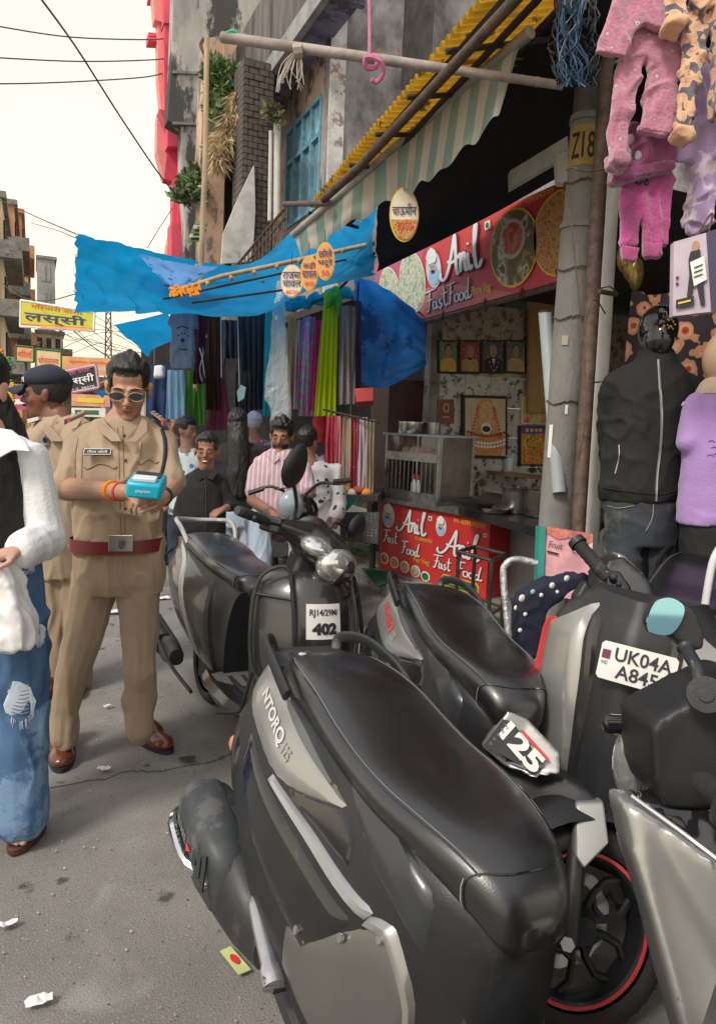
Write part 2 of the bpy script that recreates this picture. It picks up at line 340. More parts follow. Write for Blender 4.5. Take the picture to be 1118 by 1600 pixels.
scrap(250,935,0,'white wrapper on road just behind the dark scooter with the number sticker',m_pap,.05,.5)
scrap(180,957,0,'white wrapper on the road behind the standing officer',m_pap,.05,.2)
scrap(169,1104,0,'pale flat scrap between the officer\'s trouser cuffs',m_pap,.014,1)
sp=atz(368,1503,.012); f=Face(sp+V((-.03,.05,.004)),sp+V((.0,.055,.006)),sp+V((.03,-.045,.004)),sp+V((-.005,-.05,.004)))
o=MB().poly(f.c,(0,0,-.002)).out('sweet_wrapper',M('yellow_green_foil',(.55,.6,.25),.35,v=.2)); tag(o,'small yellow green wrapper with red print on the road','litter')
f.disc(.5,.5,.3,.2,M('red_print',(.6,.03,.03),.5,v=.1),o)
b=MB()
for i in range(1500):
    x=random.uniform(-1.4,1.5); y=random.uniform(.8,8); s=random.uniform(.0015,.006); b.poly([(x,y,.006),(x+s,y,.006),(x+s*.7,y+s,.007),(x,y+s,.006)],(0,0,.004))
tag(b.out('road_grit',M('grit',(.4,.37,.33),.9,v=.4),sm=False),'pale grit and crumbs scattered on the asphalt','grit',kind='stuff')
# ---------------- weathered buildings on the right
m_grey=M('stained_plaster',(.42,.40,.38),.9,v=.3,s=1.6,b=.7,bs=16,c3=(.07,.068,.066),s3=1.1,t3=.49,st=(1,1,.4))
m_grey2=M('peeling_plaster',(.26,.25,.26),.9,v=.5,s=2.6,b=.8,bs=12,c3=(.42,.20,.16),s3=1.9,t3=.60,st=(1,1,.8))
m_peach=M('peach_plaster',(.55,.37,.27),.85,v=.2,s=2,b=.5,bs=18,c3=(.20,.17,.15),s3=2.2,t3=.50,st=(1,1,.5))
m_peach2=M('faded_peach',(.45,.33,.25),.85,v=.2,s=2,b=.4,bs=18,c3=(.13,.11,.11),s3=2,t3=.53)
m_mauve=M('mauve_ceiling_paint',(.25,.23,.36),.85,v=.3,s=1.5,b=.3,c3=(.12,.11,.12),s3=1.2,t3=.5)
m_brick=M('sooty_brick',(.115,.092,.082),.9,v=.35,s=5,b=.8,bs=40,c3=(.05,.045,.045),s3=3)
m_mort=M('dark_mortar',(.09,.085,.08),.95,v=.3,b=.5)
m_winb=M('faded_blue_paint',(.16,.36,.48),.6,v=.25,s=9,b=.3,c3=(.3,.3,.28),s3=12,t3=.62)
m_glass=M('dusty_glass',(.05,.07,.08),.15,v=.3)
XF=3.9
bl=thing('old_building','weathered grey house with blue shuttered window above the shops','building',(XF,9,0))
Yc=atx(515,200,XF).y; zb=atx(520,60,XF).z; q=ray(375,170); Xo=(zb-CH)*q.x/q.z
def wy(pts,Y,t,name,m,par,**k): return MB().poly([aty(px,py,Y) for px,py in pts],(0,t,0)).out(name,m,par,sm=False,**k)
# side wall facing the camera, from the white corner to beyond the frame
MB().box((XF,Yc,2.9),(16,Yc+.25,9.5)).out('side_wall',m_grey2,bl,sm=False)
MB().box((XF-.03,Yc-.04,2.9),(XF+.2,Yc+.0,9.5)).out('white_corner_band',M('flaking_whitewash',(.6,.6,.6),.9,v=.2,s=4,b=.5,c3=(.3,.24,.22),s3=3,t3=.55),bl,sm=False)
# street wall, with a real window opening
def yx(px,py=250): return atx(px,py,XF).y
yw0,yw1=yx(503,150),yx(449,215); zt=atx(500,150,XF).z; z0=atx(500,322,XF).z
ye=yx(430,200)
for a,c in (((XF,Yc+.25,2.9),(XF+.25,yw0,9.5)),((XF,yw1,2.9),(XF+.25,ye,9.5)),((XF,yw0,zt),(XF+.25,yw1,9.5)),((XF,yw0,2.9),(XF+.25,yw1,z0))):
    MB().box(a,c).out('street_wall',m_peach2,bl,sm=False)
MB().box((XF+.6,Yc+.25,2.9),(XF+.62,ye,9.4)).out('inner_wall',m_dark,bl,sm=False)
win=MB().box((XF-.03,yw0,zt-.06),(XF+.1,yw1,zt)).out('window',m_winb,bl,sm=False); MB().box((XF-.03,yw0,z0),(XF+.1,yw1,z0+.06)).out('sill',m_winb,win,sm=False)
nb=4; dy=(yw1-yw0)/nb; zm=z0+(zt-z0)*.64
for i in range(nb+1): MB().box((XF-.025,yw0+i*dy-.035,z0+.06),(XF+.09,yw0+i*dy+.035,zt-.06)).out('post',m_winb,win,sm=False)
MB().box((XF-.02,yw0+.04,zm),(XF+.08,yw1-.04,zm+.07)).out('transom',m_winb,win,sm=False)
for i in range(nb):
    y=yw0+i*dy
    MB().box((XF+.05,y+.04,z0+.07),(XF+.07,y+dy-.04,zm-.003)).out('shutter',M('grey_blue_board',(.2,.3,.33),.7,v=.3,s=6,st=(1,4,1)),win,sm=False)
    for k in range(4):
        MB().box((XF+.03,y+.07+k*(dy-.14)/4,z0+.1),(XF+.048,y+.07+(k+.8)*(dy-.14)/4,zm-.03)).out('board',M('grey_blue_board',(.2,.3,.33)),win,sm=False)
    g=MB()
    for k in range(7):
        t=k/7*(dy-.1); g.tube([(XF+.03,y+.05+t,zm+.08),(XF+.03,y+.05+min(dy-.1,t+.3),zt-.07)],.012,4); g.tube([(XF+.03,y+.05+t,zt-.07),(XF+.03,y+.05+min(dy-.1,t+.3),zm+.08)],.012,4)
    g.out('lattice',m_winb,win)
    MB().box((XF+.075,y+.04,zm+.08),(XF+.08,y+dy-.04,zt-.065)).out('pane',m_glass,win,sm=False)
# projecting balcony: slab, outer beam, low wall
yb0=Yc-1.4; yb1=Xo/ray(356,188).x*ray(356,188).y
MB().box((Xo+.1,yb0,zb),(XF,yb1,zb+.12)).out('balcony_slab',m_mauve,bl,sm=False)
MB().box((Xo,yb0-.02,zb-.12),(Xo+.1,yb1+.02,zb+.14)).out('balcony_beam',M('grey_paint_beam',(.3,.3,.31),.8,v=.25,s=5),bl,sm=False)
MB().box((Xo+.02,yb0,zb+.145),(Xo+.12,yb1,zb+1.25)).out('balcony_wall',M('sooty_wall',(.13,.12,.115),.95,v=.5,s=5,st=(1,1,.15),b=.6,c3=(.3,.24,.2),s3=2,t3=.62),bl,sm=False)
for i in range(5):
    y=yb0+.3+i*(yb1-yb0-.6)/4; MB().box((Xo+.12,y,zb-.1),(XF,y+.1,zb-.002)).out('ceiling_beam',m_mauve,bl,sm=False)
# brick column with real bricks
cx0=aty(377,300,11).x; cx1=aty(424,300,11).x; cz0=aty(400,420,11).z; 
col=thing('brick_column','sooty bare brick column under the projecting balcony','column',(cx0,11,2.9))
MB().box((cx0+.015,11.015,2.9),(cx1-.015,11.6,zb-.005)).out('core',m_mort,col,sm=False)
wbr=(cx1-cx0)/3; me0=None
nrow=int((zb-cz0)/.088)
for r_ in range(nrow):
    z=cz0+r_*.088; off=0 if r_%2 else .5
    k=0; x=cx0
    cuts=[0]+[c_ for c_ in ([1,2] if off==0 else [.5,1.5,2.5])]+[3]
    for a,c_ in zip(cuts,cuts[1:]):
        if me0 is None:
            q=MB().box((0,0,0),(1,.5,.076)).out('brick',m_brick,col,W=True,sm=False); me0=q.data; q.data.materials[0]=m_brick
        else: q=bpy.data.objects.new('brick',me0); put(q,col)
        q.matrix_local=q.matrix_local
        q.location=(cx0+a*wbr+.006,11-random.uniform(0,.018),z); q.scale=(((c_-a)*wbr-.012),1,1)
# recess behind: dark veranda wall, drain pipes
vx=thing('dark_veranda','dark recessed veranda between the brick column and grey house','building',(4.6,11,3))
MB().box((XF+1.1,9.2,2.9),(XF+1.2,15,9)).out('back_wall',M('recess_shade_wall',(.06,.055,.055),.95,v=.4,s=3),vx,sm=False)  # near black wall colour stands in for the shade of the recess
MB().box((XF+.3,15,2.9),(XF+1.2,15.2,9)).out('end_wall',M('recess_shade_wall'),vx,sm=False)
pp=MB().tube([aty(433,175,10.6),aty(432,345,10.6)],.055,12).tube([aty(423,205,10.6),aty(421,345,10.6)],.03,8); o=pp.out('drain_pipe',m_wpipe); tag(o,'white drain pipe running down beside the brick column','pipe')
# pale hanging sheet of boarding
o=wy([(397,258),(399,330),(394,408),(346,412),(349,365),(372,310)],10.9,.06,'sheet_panel',M('dirty_white_sheet',(.52,.52,.5),.8,v=.2,s=4,b=.5,bs=9,c3=(.3,.28,.25),s3=3),None); tag(o,'dirty white slanted sheet propped beside the brick column','sheet panel')
# balcony rail below the window
rl=thing('balcony_rail','thin rusty rail with small bars below the blue window','railing',tuple(aty(400,390,9.2)))
p0,p1=aty(372,412,9.8),aty(448,322,8.6)
MB().tube([p0,p1],.02,6).tube([p0+V((0,0,-.12)),p1+V((0,0,-.12))],.015,6).out('rail',m_iron,rl)
for i in range(14): p=p0.lerp(p1,i/13); MB().tube([p,p+V((0,0,-.3))],.01,5).out('bar',m_iron,rl)
# next house: peach pillar, parapet, overgrown
ph=thing('peach_house','narrow peach plastered house front overgrown with weeds','building',tuple(aty(330,450,13)))
wy([(322,60),(348,55),(352,240),(345,470),(316,470),(313,250)],13,.5,'wall',m_peach,ph)
wy([(348,48),(384,62),(383,84),(378,140),(366,180),(354,200),(352,100)],12.9,.4,'parapet',m_peach,ph)
wy([(370,72),(420,20),(440,-60),(445,-60),(447,15),(376,180),(366,160)],12.6,.3,'broken_wall',M('sooty_wall'),ph)
wy([(352,103),(380,103),(380,113),(352,113)],12.8,.12,'ledge',M('mossy_ledge',(.32,.27,.06),.9,v=.3),ph)
wy([(350,200),(380,170),(380,260),(377,420),(352,430)],13.4,.3,'inner_wall',M('recess_shade_wall'),ph)  # same near black colour, for the shade inside this recess
# tall grey wall behind
gh=thing('grey_rear_house','tall rain stained grey house wall behind the peach pillar','building',tuple(aty(300,430,18)))
wy([(272,-20),(640,-20),(640,500),(285,500),(290,350),(285,300),(283,200),(262,188),(268,100)],18,.5,'wall',m_grey,gh)
for y in (110,190,300): wy([(270,y),(330,y+2),(330,y+6),(270,y+4)],17.94,.05,'ledge',m_conc,gh)
# pink house with stacked balconies
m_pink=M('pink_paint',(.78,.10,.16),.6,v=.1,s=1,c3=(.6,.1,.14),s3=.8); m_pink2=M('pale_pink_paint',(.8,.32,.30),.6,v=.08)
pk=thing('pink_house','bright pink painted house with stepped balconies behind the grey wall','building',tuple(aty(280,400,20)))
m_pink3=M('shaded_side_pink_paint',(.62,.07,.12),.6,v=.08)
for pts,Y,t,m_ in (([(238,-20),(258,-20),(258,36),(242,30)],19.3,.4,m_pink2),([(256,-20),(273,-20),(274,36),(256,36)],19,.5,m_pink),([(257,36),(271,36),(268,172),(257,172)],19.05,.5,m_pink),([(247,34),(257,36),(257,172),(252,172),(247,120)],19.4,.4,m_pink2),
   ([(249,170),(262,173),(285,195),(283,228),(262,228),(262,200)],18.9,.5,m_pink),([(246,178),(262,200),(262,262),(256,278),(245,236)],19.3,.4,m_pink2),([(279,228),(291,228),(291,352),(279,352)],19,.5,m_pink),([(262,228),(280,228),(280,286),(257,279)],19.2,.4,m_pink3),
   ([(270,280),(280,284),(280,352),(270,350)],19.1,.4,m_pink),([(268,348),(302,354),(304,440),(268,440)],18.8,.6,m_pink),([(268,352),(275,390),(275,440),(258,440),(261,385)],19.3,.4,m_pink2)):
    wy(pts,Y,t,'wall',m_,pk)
for z_,a in ((50,232),(57,232),(-10,233)): wy([(a,z_),(248,z_+2),(248,z_+7),(a,z_+6)],19.6,.4,'ledge',m_pink,pk)
# ---------------- houses down the left side and far end
def house(px0,px1,py0,Y,m,label,dep=5,floors=4,cols=2,name='town_house',wm=None,bal=True,mtrim=None):
    tl=aty(px0,py0,Y); tr=aty(px1,py0,Y); L=tr.x-tl.x; top=tl.z; t=thing(name,label,'building',((tl.x+tr.x)/2,Y,0))
    def B(a0,a1,h0,h1,o0,o1,name_,m_): return MB().box((tl.x+a0,Y-o1,h0),(tl.x+a1,Y-o0,h1)).out(name_,m_,t,sm=False)
    B(0,L,0,top,-dep,0,'wall',m); fh=(top-2.6)/floors
    B(-.05,L+.12,top,top+.18,-dep,.12,'cornice',mtrim or m_conc)
    for f_ in range(floors):
        z=2.6+f_*fh
        for c_ in range(cols):
            a=L*(c_+.22)/cols; w_=L*.5/cols
            wn=B(a,a+w_,z+fh*.2,z+fh*.78,.003,.05,'window',wm or m_dark); B(a+w_*.45,a+w_*.55,z+fh*.2,z+fh*.78,.055,.09,'mullion',mtrim or m_conc)
        if bal:
            B(-.02,L+.5,z-.06,z+.06,-dep+.3,.4,'balcony_slab',mtrim or m_conc)
            B(L+.44,L+.5,z+.06,z+fh*.26,-dep+.3,.4,'railing',mtrim or m_conc); B(-.02,L+.44,z+.06,z+fh*.26,.34,.4,'railing',mtrim or m_conc)
            for k in range(3): B(L+.003,L+.05,z+fh*.15,z+fh*.75,-dep+.6+k*1.4,-dep+1.4+k*1.4,'window',wm or m_dark)
    return t
m_or=M('orange_plaster',(.55,.27,.15),.85,v=.2,s=1,c3=(.35,.2,.13),s3=.8); m_cr=M('cream_plaster',(.62,.5,.34),.85,v=.15,s=1,c3=(.4,.3,.2),s3=.7); m_yl=M('yellow_plaster',(.6,.45,.16),.85,v=.15,s=1); m_rd=M('brick_red_plaster',(.42,.17,.1),.85,v=.2,s=1.2)
house(-60,3,300,24,m_cr,'cream house with dark balconies at the left edge of street',floors=3)
house(-10,22,316,30,m_or,'orange plastered house second along the left side',floors=4,cols=1)
house(10,34,330,36,m_rd,'tall brick red house third along the left side',floors=4,cols=1,mtrim=m_or)
house(30,44,425,42,m_yl,'low yellow house fourth along the left side',floors=3,cols=1)
house(58,86,403,52,M('far_grey_plaster',(.27,.27,.27),.9,v=.3,s=.6),'grey unplastered tower house at the far left end',floors=5,cols=1,bal=False,wm=M('far_grey_plaster'))
house(56,98,520,44,m_cr,'cream three storey house with pipes beyond the yellow banner',floors=3,cols=3)
house(95,190,590,45,M('pale_far_plaster',(.6,.55,.45),.9,v=.1),'pale low building closing the far end of street',floors=1,cols=5)
house(155,300,600,40,M('grey_far_roof',(.45,.43,.4),.9,v=.1),'grey low building beyond the officer\'s head',floors=1,cols=4)
# far lattice mast
mst=thing('lattice_mast','thin lattice phone mast far beyond the blue tarpaulin','mast',tuple(at(168,640,60)))
a0=at(163,650,60);a1=at(176,650,60);b0=at(166,480,60);b1=at(173,480,60)
g=MB()
for p,q in ((a0,b0),(a1,b1)): g.tube([p,q],.06,4)
for i in range(12): g.tube([a0.lerp(b0,i/12),a1.lerp(b1,(i+1)/12)],.04,4); g.tube([a1.lerp(b1,i/12),a0.lerp(b0,(i+1)/12)],.04,4)
g.out('frame',m_iron,mst)
# ---------------- overhead cables
m_wire=M('black_cable',(.03,.03,.03),.6,v=.1)
def cable(pts,d0,d1,r,label,sag=0.,m=m_wire,group='overhead cables'):
    n=len(pts); P=cat([at(px,py,d0+(d1-d0)*i/(n-1)) for i,(px,py) in enumerate(pts)],6)
    o=MB().tube(P,r,5).out('cable',m); tag(o,label,'cable',group); return o
cable([(60,-8),(120,75),(190,185),(255,280),(300,330)],5,8,.008,'thick black cable slanting steeply down to the weedy pillar')
cable([(-10,40),(110,58),(235,62),(260,58)],14,18,.014,'topmost thin cable crossing the sky to pink house')
cable([(-10,90),(120,96),(230,94),(270,90)],14,18,.014,'middle thin cable crossing the sky to pink house')
cable([(-10,131),(60,130),(150,126),(230,120),(262,112)],14,18,.014,'lowest thin cable crossing the sky to pink house')
cable([(-5,310),(60,340),(118,365)],14,8,.008,'cable running down to the top corner of blue tarpaulin')
cable([(48,348),(90,360),(118,372)],14,8,.006,'short cable ending at the blue tarpaulin corner')
cable([(230,388),(250,355),(270,325)],8,9,.005,'thin cord rising from the tarpaulin edge towards pink house')
cable([(0,440),(30,462),(70,470),(116,460)],14,8,.007,'cable sagging behind the yellow lassi banner')
cable([(110,512),(150,545),(200,575),(240,590)],14,20,.012,'cable dropping behind the small triangular tarpaulin')
for i in range(10):
    a=random.uniform(40,100); cable([(a,490+random.uniform(-30,60)),(a+50,510+random.uniform(-20,60)),(a+120,500+random.uniform(10,70)),(250,560+random.uniform(-30,30))],25,35,.012,'thin dark far wire '+['highest of all','second from the top','crossing the mast low','dipping left of the mast','steepest of all','closest to the yellow banner','lowest on the right','flattest of all','passing behind the pennant','ending above the officer'][i],group='tangled far wires')
# ---------------- blue tarpaulins
def sheet(name,cor,nu,nv,m,label,catg='tarpaulin',wob=.03,fr=3.,sag=0.,thick=0.,group=None,seed=0,par=None,tagit=True,pleat=None):
    tl,tr,br,bl=[V(c) for c in cor]; nn=(tr-tl).cross(bl-tl).normalized()
    def fn(u,v):
        p=tl.lerp(tr,u).lerp(bl.lerp(br,u),v); k=math.sin(PI*u)*.7+.3
        h=wob*noise.noise(V((u*fr+seed,v*fr*.6,seed)))*1.6+ wob*.5*noise.noise(V((u*fr*3+seed,v*fr,2)))
        if pleat: h+=pleat[0]*math.sin(u*PI*2*pleat[1]+noise.noise(V((u*5,v*2,seed)))*2)*(.35+.65*v)
        return p+nn*h-V((0,0,sag*math.sin(PI*u)*(1-v)+sag*.6*math.sin(PI*u)*v))
    o=MB().grid(fn,nu,nv).out(name,m,par,ang=180)
    if tagit: tag(o,label,catg,group)
    return o
A0=at(118,365,6.2); A1=at(470,440,6.6); A2=at(440,500,6.2); A3=at(115,488,5.6)
def multi(name,rows,nu,nv,m,label,wob=.03,fr=4,seed=0,d=None,thick=.004):
    """sheet through rows of (px,py,depth) points"""
    rows=[cat([at(*q) for q in r_],nu) for r_ in rows]; n=len(rows[0]); cols=[cat([r_[i] for r_ in rows],nv) for i in range(n)]; k=len(cols[0])
    vs=[]
    for i,c_ in enumerate(cols):
        for j,p in enumerate(c_): q_=V((i/nu*fr*.5+seed,j/nv*fr*.5,seed)); vs.append(p+V((1,.4,.5))*wob*(noise.noise(q_)+.22*max(0,1-5*abs(noise.noise(q_*1.3+V((3,1,0)))))+.22*max(0,1-5*abs(noise.noise(q_*3.1)))))
    o=MB().add(vs,[(i*k+j,(i+1)*k+j,(i+1)*k+j+1,i*k+j+1) for i in range(n-1) for j in range(k-1)]).out(name,m,ang=180); tag(o,label,'tarpaulin'); return o
bt=multi('blue_tarpaulin',[[(118,365,5.6),(215,388,6.2),(330,412,7),(400,408,7.2),(480,345,6.6),(583,322,5.6)],
   [(117,410,5.4),(200,430,5.8),(300,450,6.3),(400,455,6.5),(490,420,6.2),(584,395,5.4)],
   [(115,488,5),(200,488,5.2),(280,491,5.4),(400,493,5.6),(480,455,5.6),(584,430,5.3)]],18,14,m_blue_tarp,'large bright blue tarpaulin stretched over the street stalls',wob=.05,fr=7,seed=3)
for i,(px,py) in enumerate([(119,368),(118,400),(116,430),(116,455),(115,486)]):
    p=at(px+2,py,[5.6,5.45,5.35,5.15,5][i]-.01); MB().tube([p,p-cf*.01],.012,8).out('eyelet',m_steel,bt)
o=multi('pale_tarpaulin_fold',[[(213,396,5.9),(270,410,6),(340,418,6.2)],[(240,425,5.75),(275,430,5.7),(322,428,5.9)],[(272,452,5.5),(290,447,5.5),(310,436,5.7)]],8,6,m_ltarp,'pale blue folded tarpaulin flap lying on the big blue one',wob=.06,fr=9,seed=5); 
o=multi('triangle_tarpaulin',[[(175,508,7),(215,500,7.2),(262,488,7.4)],[(205,533,7),(230,525,7.1),(272,515,7.2)],[(232,558,7),(240,545,7.05),(278,530,7.1)]],6,6,m_blue_tarp,'small triangular blue tarpaulin hanging below the big one',wob=.03,seed=8)
o=multi('side_tarpaulin',[[(552,430,6.6),(600,450,6.6),(664,500,6.5)],[(556,520,6.6),(610,525,6.65),(664,545,6.55)],[(558,598,6.6),(600,606,6.65),(664,572,6.6)]],8,8,m_dtarp,'deep blue tarpaulin hanging as side wall left of the food stall',wob=.05,seed=11,fr=7)
# awning pipes, bamboo, cords under the tarpaulin
def pole(name,pts,r,m,label,catg='pole',n=10,knots=0,group=None):
    P=[V(p) for p in pts]; b=MB().tube(P,r,n)
    if knots:
        for i in range(knots):
            p=P[0].lerp(P[-1],(i+.5)/knots); rr=r if not isinstance(r,(list,tuple)) else r[0]+(r[-1]-r[0])*(i+.5)/knots; d=(P[-1]-P[0]).normalized()*.012; b.tube([p-d,p,p+d],[rr*.95,rr*1.18,rr*.95],n)
    o=b.out(name,m); tag(o,label,catg,group); return o
bpo=pole('bamboo_post',[atz(291,868,0),at(300,700,6.9),at(309,550,6.6),at(321,240,6.3),at(323,60,6.2)],[.028,.027,.026,.024,.022],m_bam,'slanting bamboo post standing beside the boy in black shirt','post',knots=14)
pole('garland_pole',[at(268,457,5.2),at(345,432,5.4),at(440,412,5.5),at(585,380,5.6)],.018,m_bam,'thin bamboo pole under the blue tarpaulin with frayed orange end','pole',knots=9)
b=MB()
for i in range(90):
    p=at(265+random.random()*48,458-random.random()*8,5.18); p+=V((0,0,random.uniform(-.03,.03))); b.ell(p,.012,.012,.012,n=5,k=4)
tag(b.out('orange_fringe',M('orange_yarn',(.75,.3,.04),.9,v=.2)),'frayed orange yarn wound on the bamboo pole end','fringe')
pole('cross_pole',[at(347,58,3.6),at(560,88,3.4),at(880,134,3.25)],[.026,.024,.019],M('weathered_bamboo',(.33,.28,.25),.7,v=.3,s=8,b=.3),'long weathered pole reaching out from the utility pole','pole',knots=7)
MB().tube(cat([at(348,58,3.59),at(362,50,3.57),at(374,56,3.58),at(366,63,3.6)],4),.012,6).out('rag',M('green_rag',(.05,.4,.25),.9),bpy.data.objects['cross_pole'])
for i,(a,c,l) in enumerate([((255,467,5.3),(556,402,5.8),'upper dark bar under the blue tarpaulin'),((300,473,5.4),(450,452,5.6),'lower short dark bar under the blue tarpaulin')]): pole('support_bar',[at(*a),at(*c)],.009,m_dark,l,'bar')
pole('roof_rafter',[at(505,312,4.2),at(560,262,3.9),at(815,-12,2.7)],.024,m_iron,'rusty rafter under the yellow roofing beside the awning pipe','rafter')
pole('bracket_bar',[at(444,319,5.6),at(515,317,4.8)],.02,m_iron,'short horizontal iron bar at the end of the yellow roof','bar')
aw=pole('awning_pipe',[at(458,367,5.3),at(640,210,4.2),at(828,50,3.25)],[.026,.026,.03],M('grey_painted_pipe',(.30,.28,.26),.6,v=.25,s=10,b=.2),'grey pipe carrying the striped awning cloth','pipe')
# striped awning valance: each stripe printed on a hanging cloth
m_str=translucent(printed('green_white_stripes',[(0,(.60,.56,.48)),(.5,(.27,.40,.34))],s=.0,kind='X'),.45)
t=m_str.node_tree
wv=[n_ for n_ in t.nodes if n_.type=='TEX_WAVE'][0]; uvn=nd(t,'ShaderNodeUVMap'); t.links.new(uvn.outputs[0],wv.inputs[0]); wv.inputs['Scale'].default_value=3.6
P0,P1,P2=at(460,369,5.3),at(640,214,4.2),at(812,66,3.3)
def top(u): return P0.lerp(P1,u*2) if u<.5 else P1.lerp(P2,u*2-1)
bot=[(0,(468,395,5.25)),(.1,(495,390,5.1)),(.2,(520,368,4.95)),(.33,(565,338,4.7)),(.45,(618,310,4.4)),(.6,(655,290,4.15)),(.75,(700,255,3.85)),(.9,(752,210,3.5)),(1.,(784,165,3.3))]
def bt_(u):
    r_=interp([(a,*c) for a,c in bot],u); return at(*r_)
def fn(u,v):
    p=top(u).lerp(bt_(u),v); h=.035*math.sin(u*46+math.sin(u*13)*2)*v+.02*noise.noise(V((u*9,v*3,1))); return p+cf*h+V((0,0,-.012*math.sin(u*60)*v*v))
nu,nv=96,10; aws=MB().grid(fn,nu,nv).out('striped_awning',m_str,ang=180); tag(aws,'green and cream striped awning cloth hanging over the stall','awning')
uv=aws.data.uv_layers.new(name='u')
for lp in aws.data.loops: i=lp.vertex_index; uv.data[lp.index].uv=((i//(nv+1))/nu,(i%(nv+1))/nv)
# yellow corrugated roofing, seen from below
m_yel=translucent(M('yellow_roof_sheet',(.62,.36,.03),.5,v=.3,s=5,b=.2,c3=(.12,.07,.02),s3=5,t3=.55),.5)
ry=thing('yellow_roofing','dirty yellow corrugated roofing sheets above the awning','roof',(2,4,3.3))
e0,e1=at(482,322,5.2),at(775,-30,2.9); i0,i1=at(560,345,5.4),at(960,-60,3.1)
N=4
for s_ in range(N):
    def fn(u,v,s_=s_):
        q=(s_+u*1.04)/N; a=e0.lerp(e1,q); c=i0.lerp(i1,q); return a.lerp(c,v*1.02)+V((0,0,.022*math.sin(q*2*PI*46)+.008*(s_%2)))
    MB().grid(fn,int(46/N*9),6).out('sheet',m_yel,ry,ang=180)
for k in range(3):
    MB().tube([e0.lerp(i0,.15+.33*k)+V((0,0,-.04)),e1.lerp(i1,.15+.33*k)+V((0,0,-.04))],.018,6).out('batten',m_dark,ry)
for k in range(7): MB().tube([e0.lerp(e1,k/6)+V((0,0,-.05)),i0.lerp(i1,k/6)+V((0,0,-.05))],.014,6).out('batten',m_dark,ry)
# black sheet under it, down to the sign
ck=[[(588,300,4.9),(690,190,4.2),(830,62,3.5),(990,-60,3.1)],[(588,365,5.8),(730,290,5.2),(880,200,4.4),(1050,60,3.7)],[(588,425,6.5),(740,350,5.6),(900,262,4.7),(1120,150,3.9)]]
o=multi('black_sheet',ck,8,8,m_black,'black sheet sagging above the stall sign',wob=.05,seed=2)
# row of shops: dark interiors behind the stalls
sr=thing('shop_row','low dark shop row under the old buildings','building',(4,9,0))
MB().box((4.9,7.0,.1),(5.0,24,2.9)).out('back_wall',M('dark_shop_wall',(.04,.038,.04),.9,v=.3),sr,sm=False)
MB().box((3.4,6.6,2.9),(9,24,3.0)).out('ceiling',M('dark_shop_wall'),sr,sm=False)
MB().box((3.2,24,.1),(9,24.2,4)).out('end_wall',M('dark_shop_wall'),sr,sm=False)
# ================================================================ FOOD STALL
def puff(name,polys,th,m,par=None,vox=.012,sm=6,fold=None,dv=None,label=None,colf=None):
    """cloth or soft body: outlines (px,py,depth) with real thickness th, rounded and folded"""
    b=MB()
    for pts in polys:
        t_=th
        if isinstance(pts,tuple): pts,t_=pts
        d=dv or cf; b.poly([at(*p)-d*t_/2 for p in pts],d*t_)
    return remesh(name,b,m,par,vox,sm,disp=fold,label=label,colf=colf)
m_red=M('red_flex_print',(.56,.035,.035),.45,v=.06,s=2); m_magenta=M('magenta_flex_print',(.50,.07,.16),.5,v=.1,s=2)
m_yelp=M('yellow_print',(.72,.52,.03),.6,v=.05); m_cream=M('cream_print',(.72,.62,.42),.6,v=.08); m_grn=M('green_print',(.01,.16,.05),.6,v=.05)
def food(name,cols,s=22): return printed(name,cols,s=s,kind='NOISE',r=.6)
f_noodle=food('noodle_photo_print',[(0,(.35,.14,.03)),(.42,(.6,.33,.08)),(.5,(.4,.16,.03)),(.56,(.62,.4,.2)),(.62,(.5,.06,.04))],30)
f_curry=food('curry_photo_print',[(0,(.4,.05,.03)),(.42,(.55,.1,.06)),(.52,(.3,.25,.12)),(.6,(.55,.5,.36))],16)
f_rice=food('rice_photo_print',[(0,(.42,.45,.3)),(.45,(.58,.58,.42)),(.55,(.35,.33,.16)),(.62,(.25,.35,.3))],14)
ANIL=[[(.02,.22),(.0,.1),(.08,.03),(.2,.2),(.33,.6),(.43,1.)],[(.43,1.),(.42,.7),(.40,.3),(.41,.08),(.46,.08)],[(.2,.42),(.32,.36),(.46,.44),(.52,.46),(.5,.2),(.49,.07)],[(.5,.25),(.56,.46),(.61,.44),(.6,.2),(.62,.08),(.68,.14)],[(.68,.45),(.68,.2),(.71,.07),(.77,.15)],[(.695,.62),(.70,.66)],[(.79,.3),(.88,.8),(.90,.98),(.86,.9),(.83,.5),(.84,.12),(.9,.06),(.98,.2)]]
FAST=[[(.02,.9),(.3,.95),(.5,.97)],[(.25,.95),(.2,.5),(.12,.1),(.03,.1)],[(.1,.52),(.35,.56)],[(.42,.4),(.34,.42),(.33,.15),(.42,.15),(.46,.42),(.46,.12),(.52,.2)],[(.66,.46),(.58,.4),(.6,.3),(.66,.22),(.6,.08),(.54,.14)],[(.8,.95),(.76,.3),(.8,.1),(.88,.2)],[(.68,.62),(.92,.66)]]
FOOD=[[(.02,.9),(.25,.95),(.38,.97)],[(.2,.95),(.16,.5),(.1,.1),(.02,.1)],[(.08,.52),(.3,.56)],[(.4,.42),(.32,.36),(.32,.14),(.4,.08),(.47,.2),(.45,.4),(.4,.42)],[(.6,.42),(.52,.36),(.52,.14),(.6,.08),(.67,.2),(.65,.4),(.6,.42)],[(.84,.42),(.74,.36),(.73,.14),(.8,.08),(.86,.3)],[(.92,.98),(.86,.5),(.85,.14),(.92,.1),(.98,.2)]]
m_out=M('dark_outline_print',(.16,.02,.06),.6,v=.05); m_sil=M('silver_white_print',(.66,.66,.68),.55,v=.08)
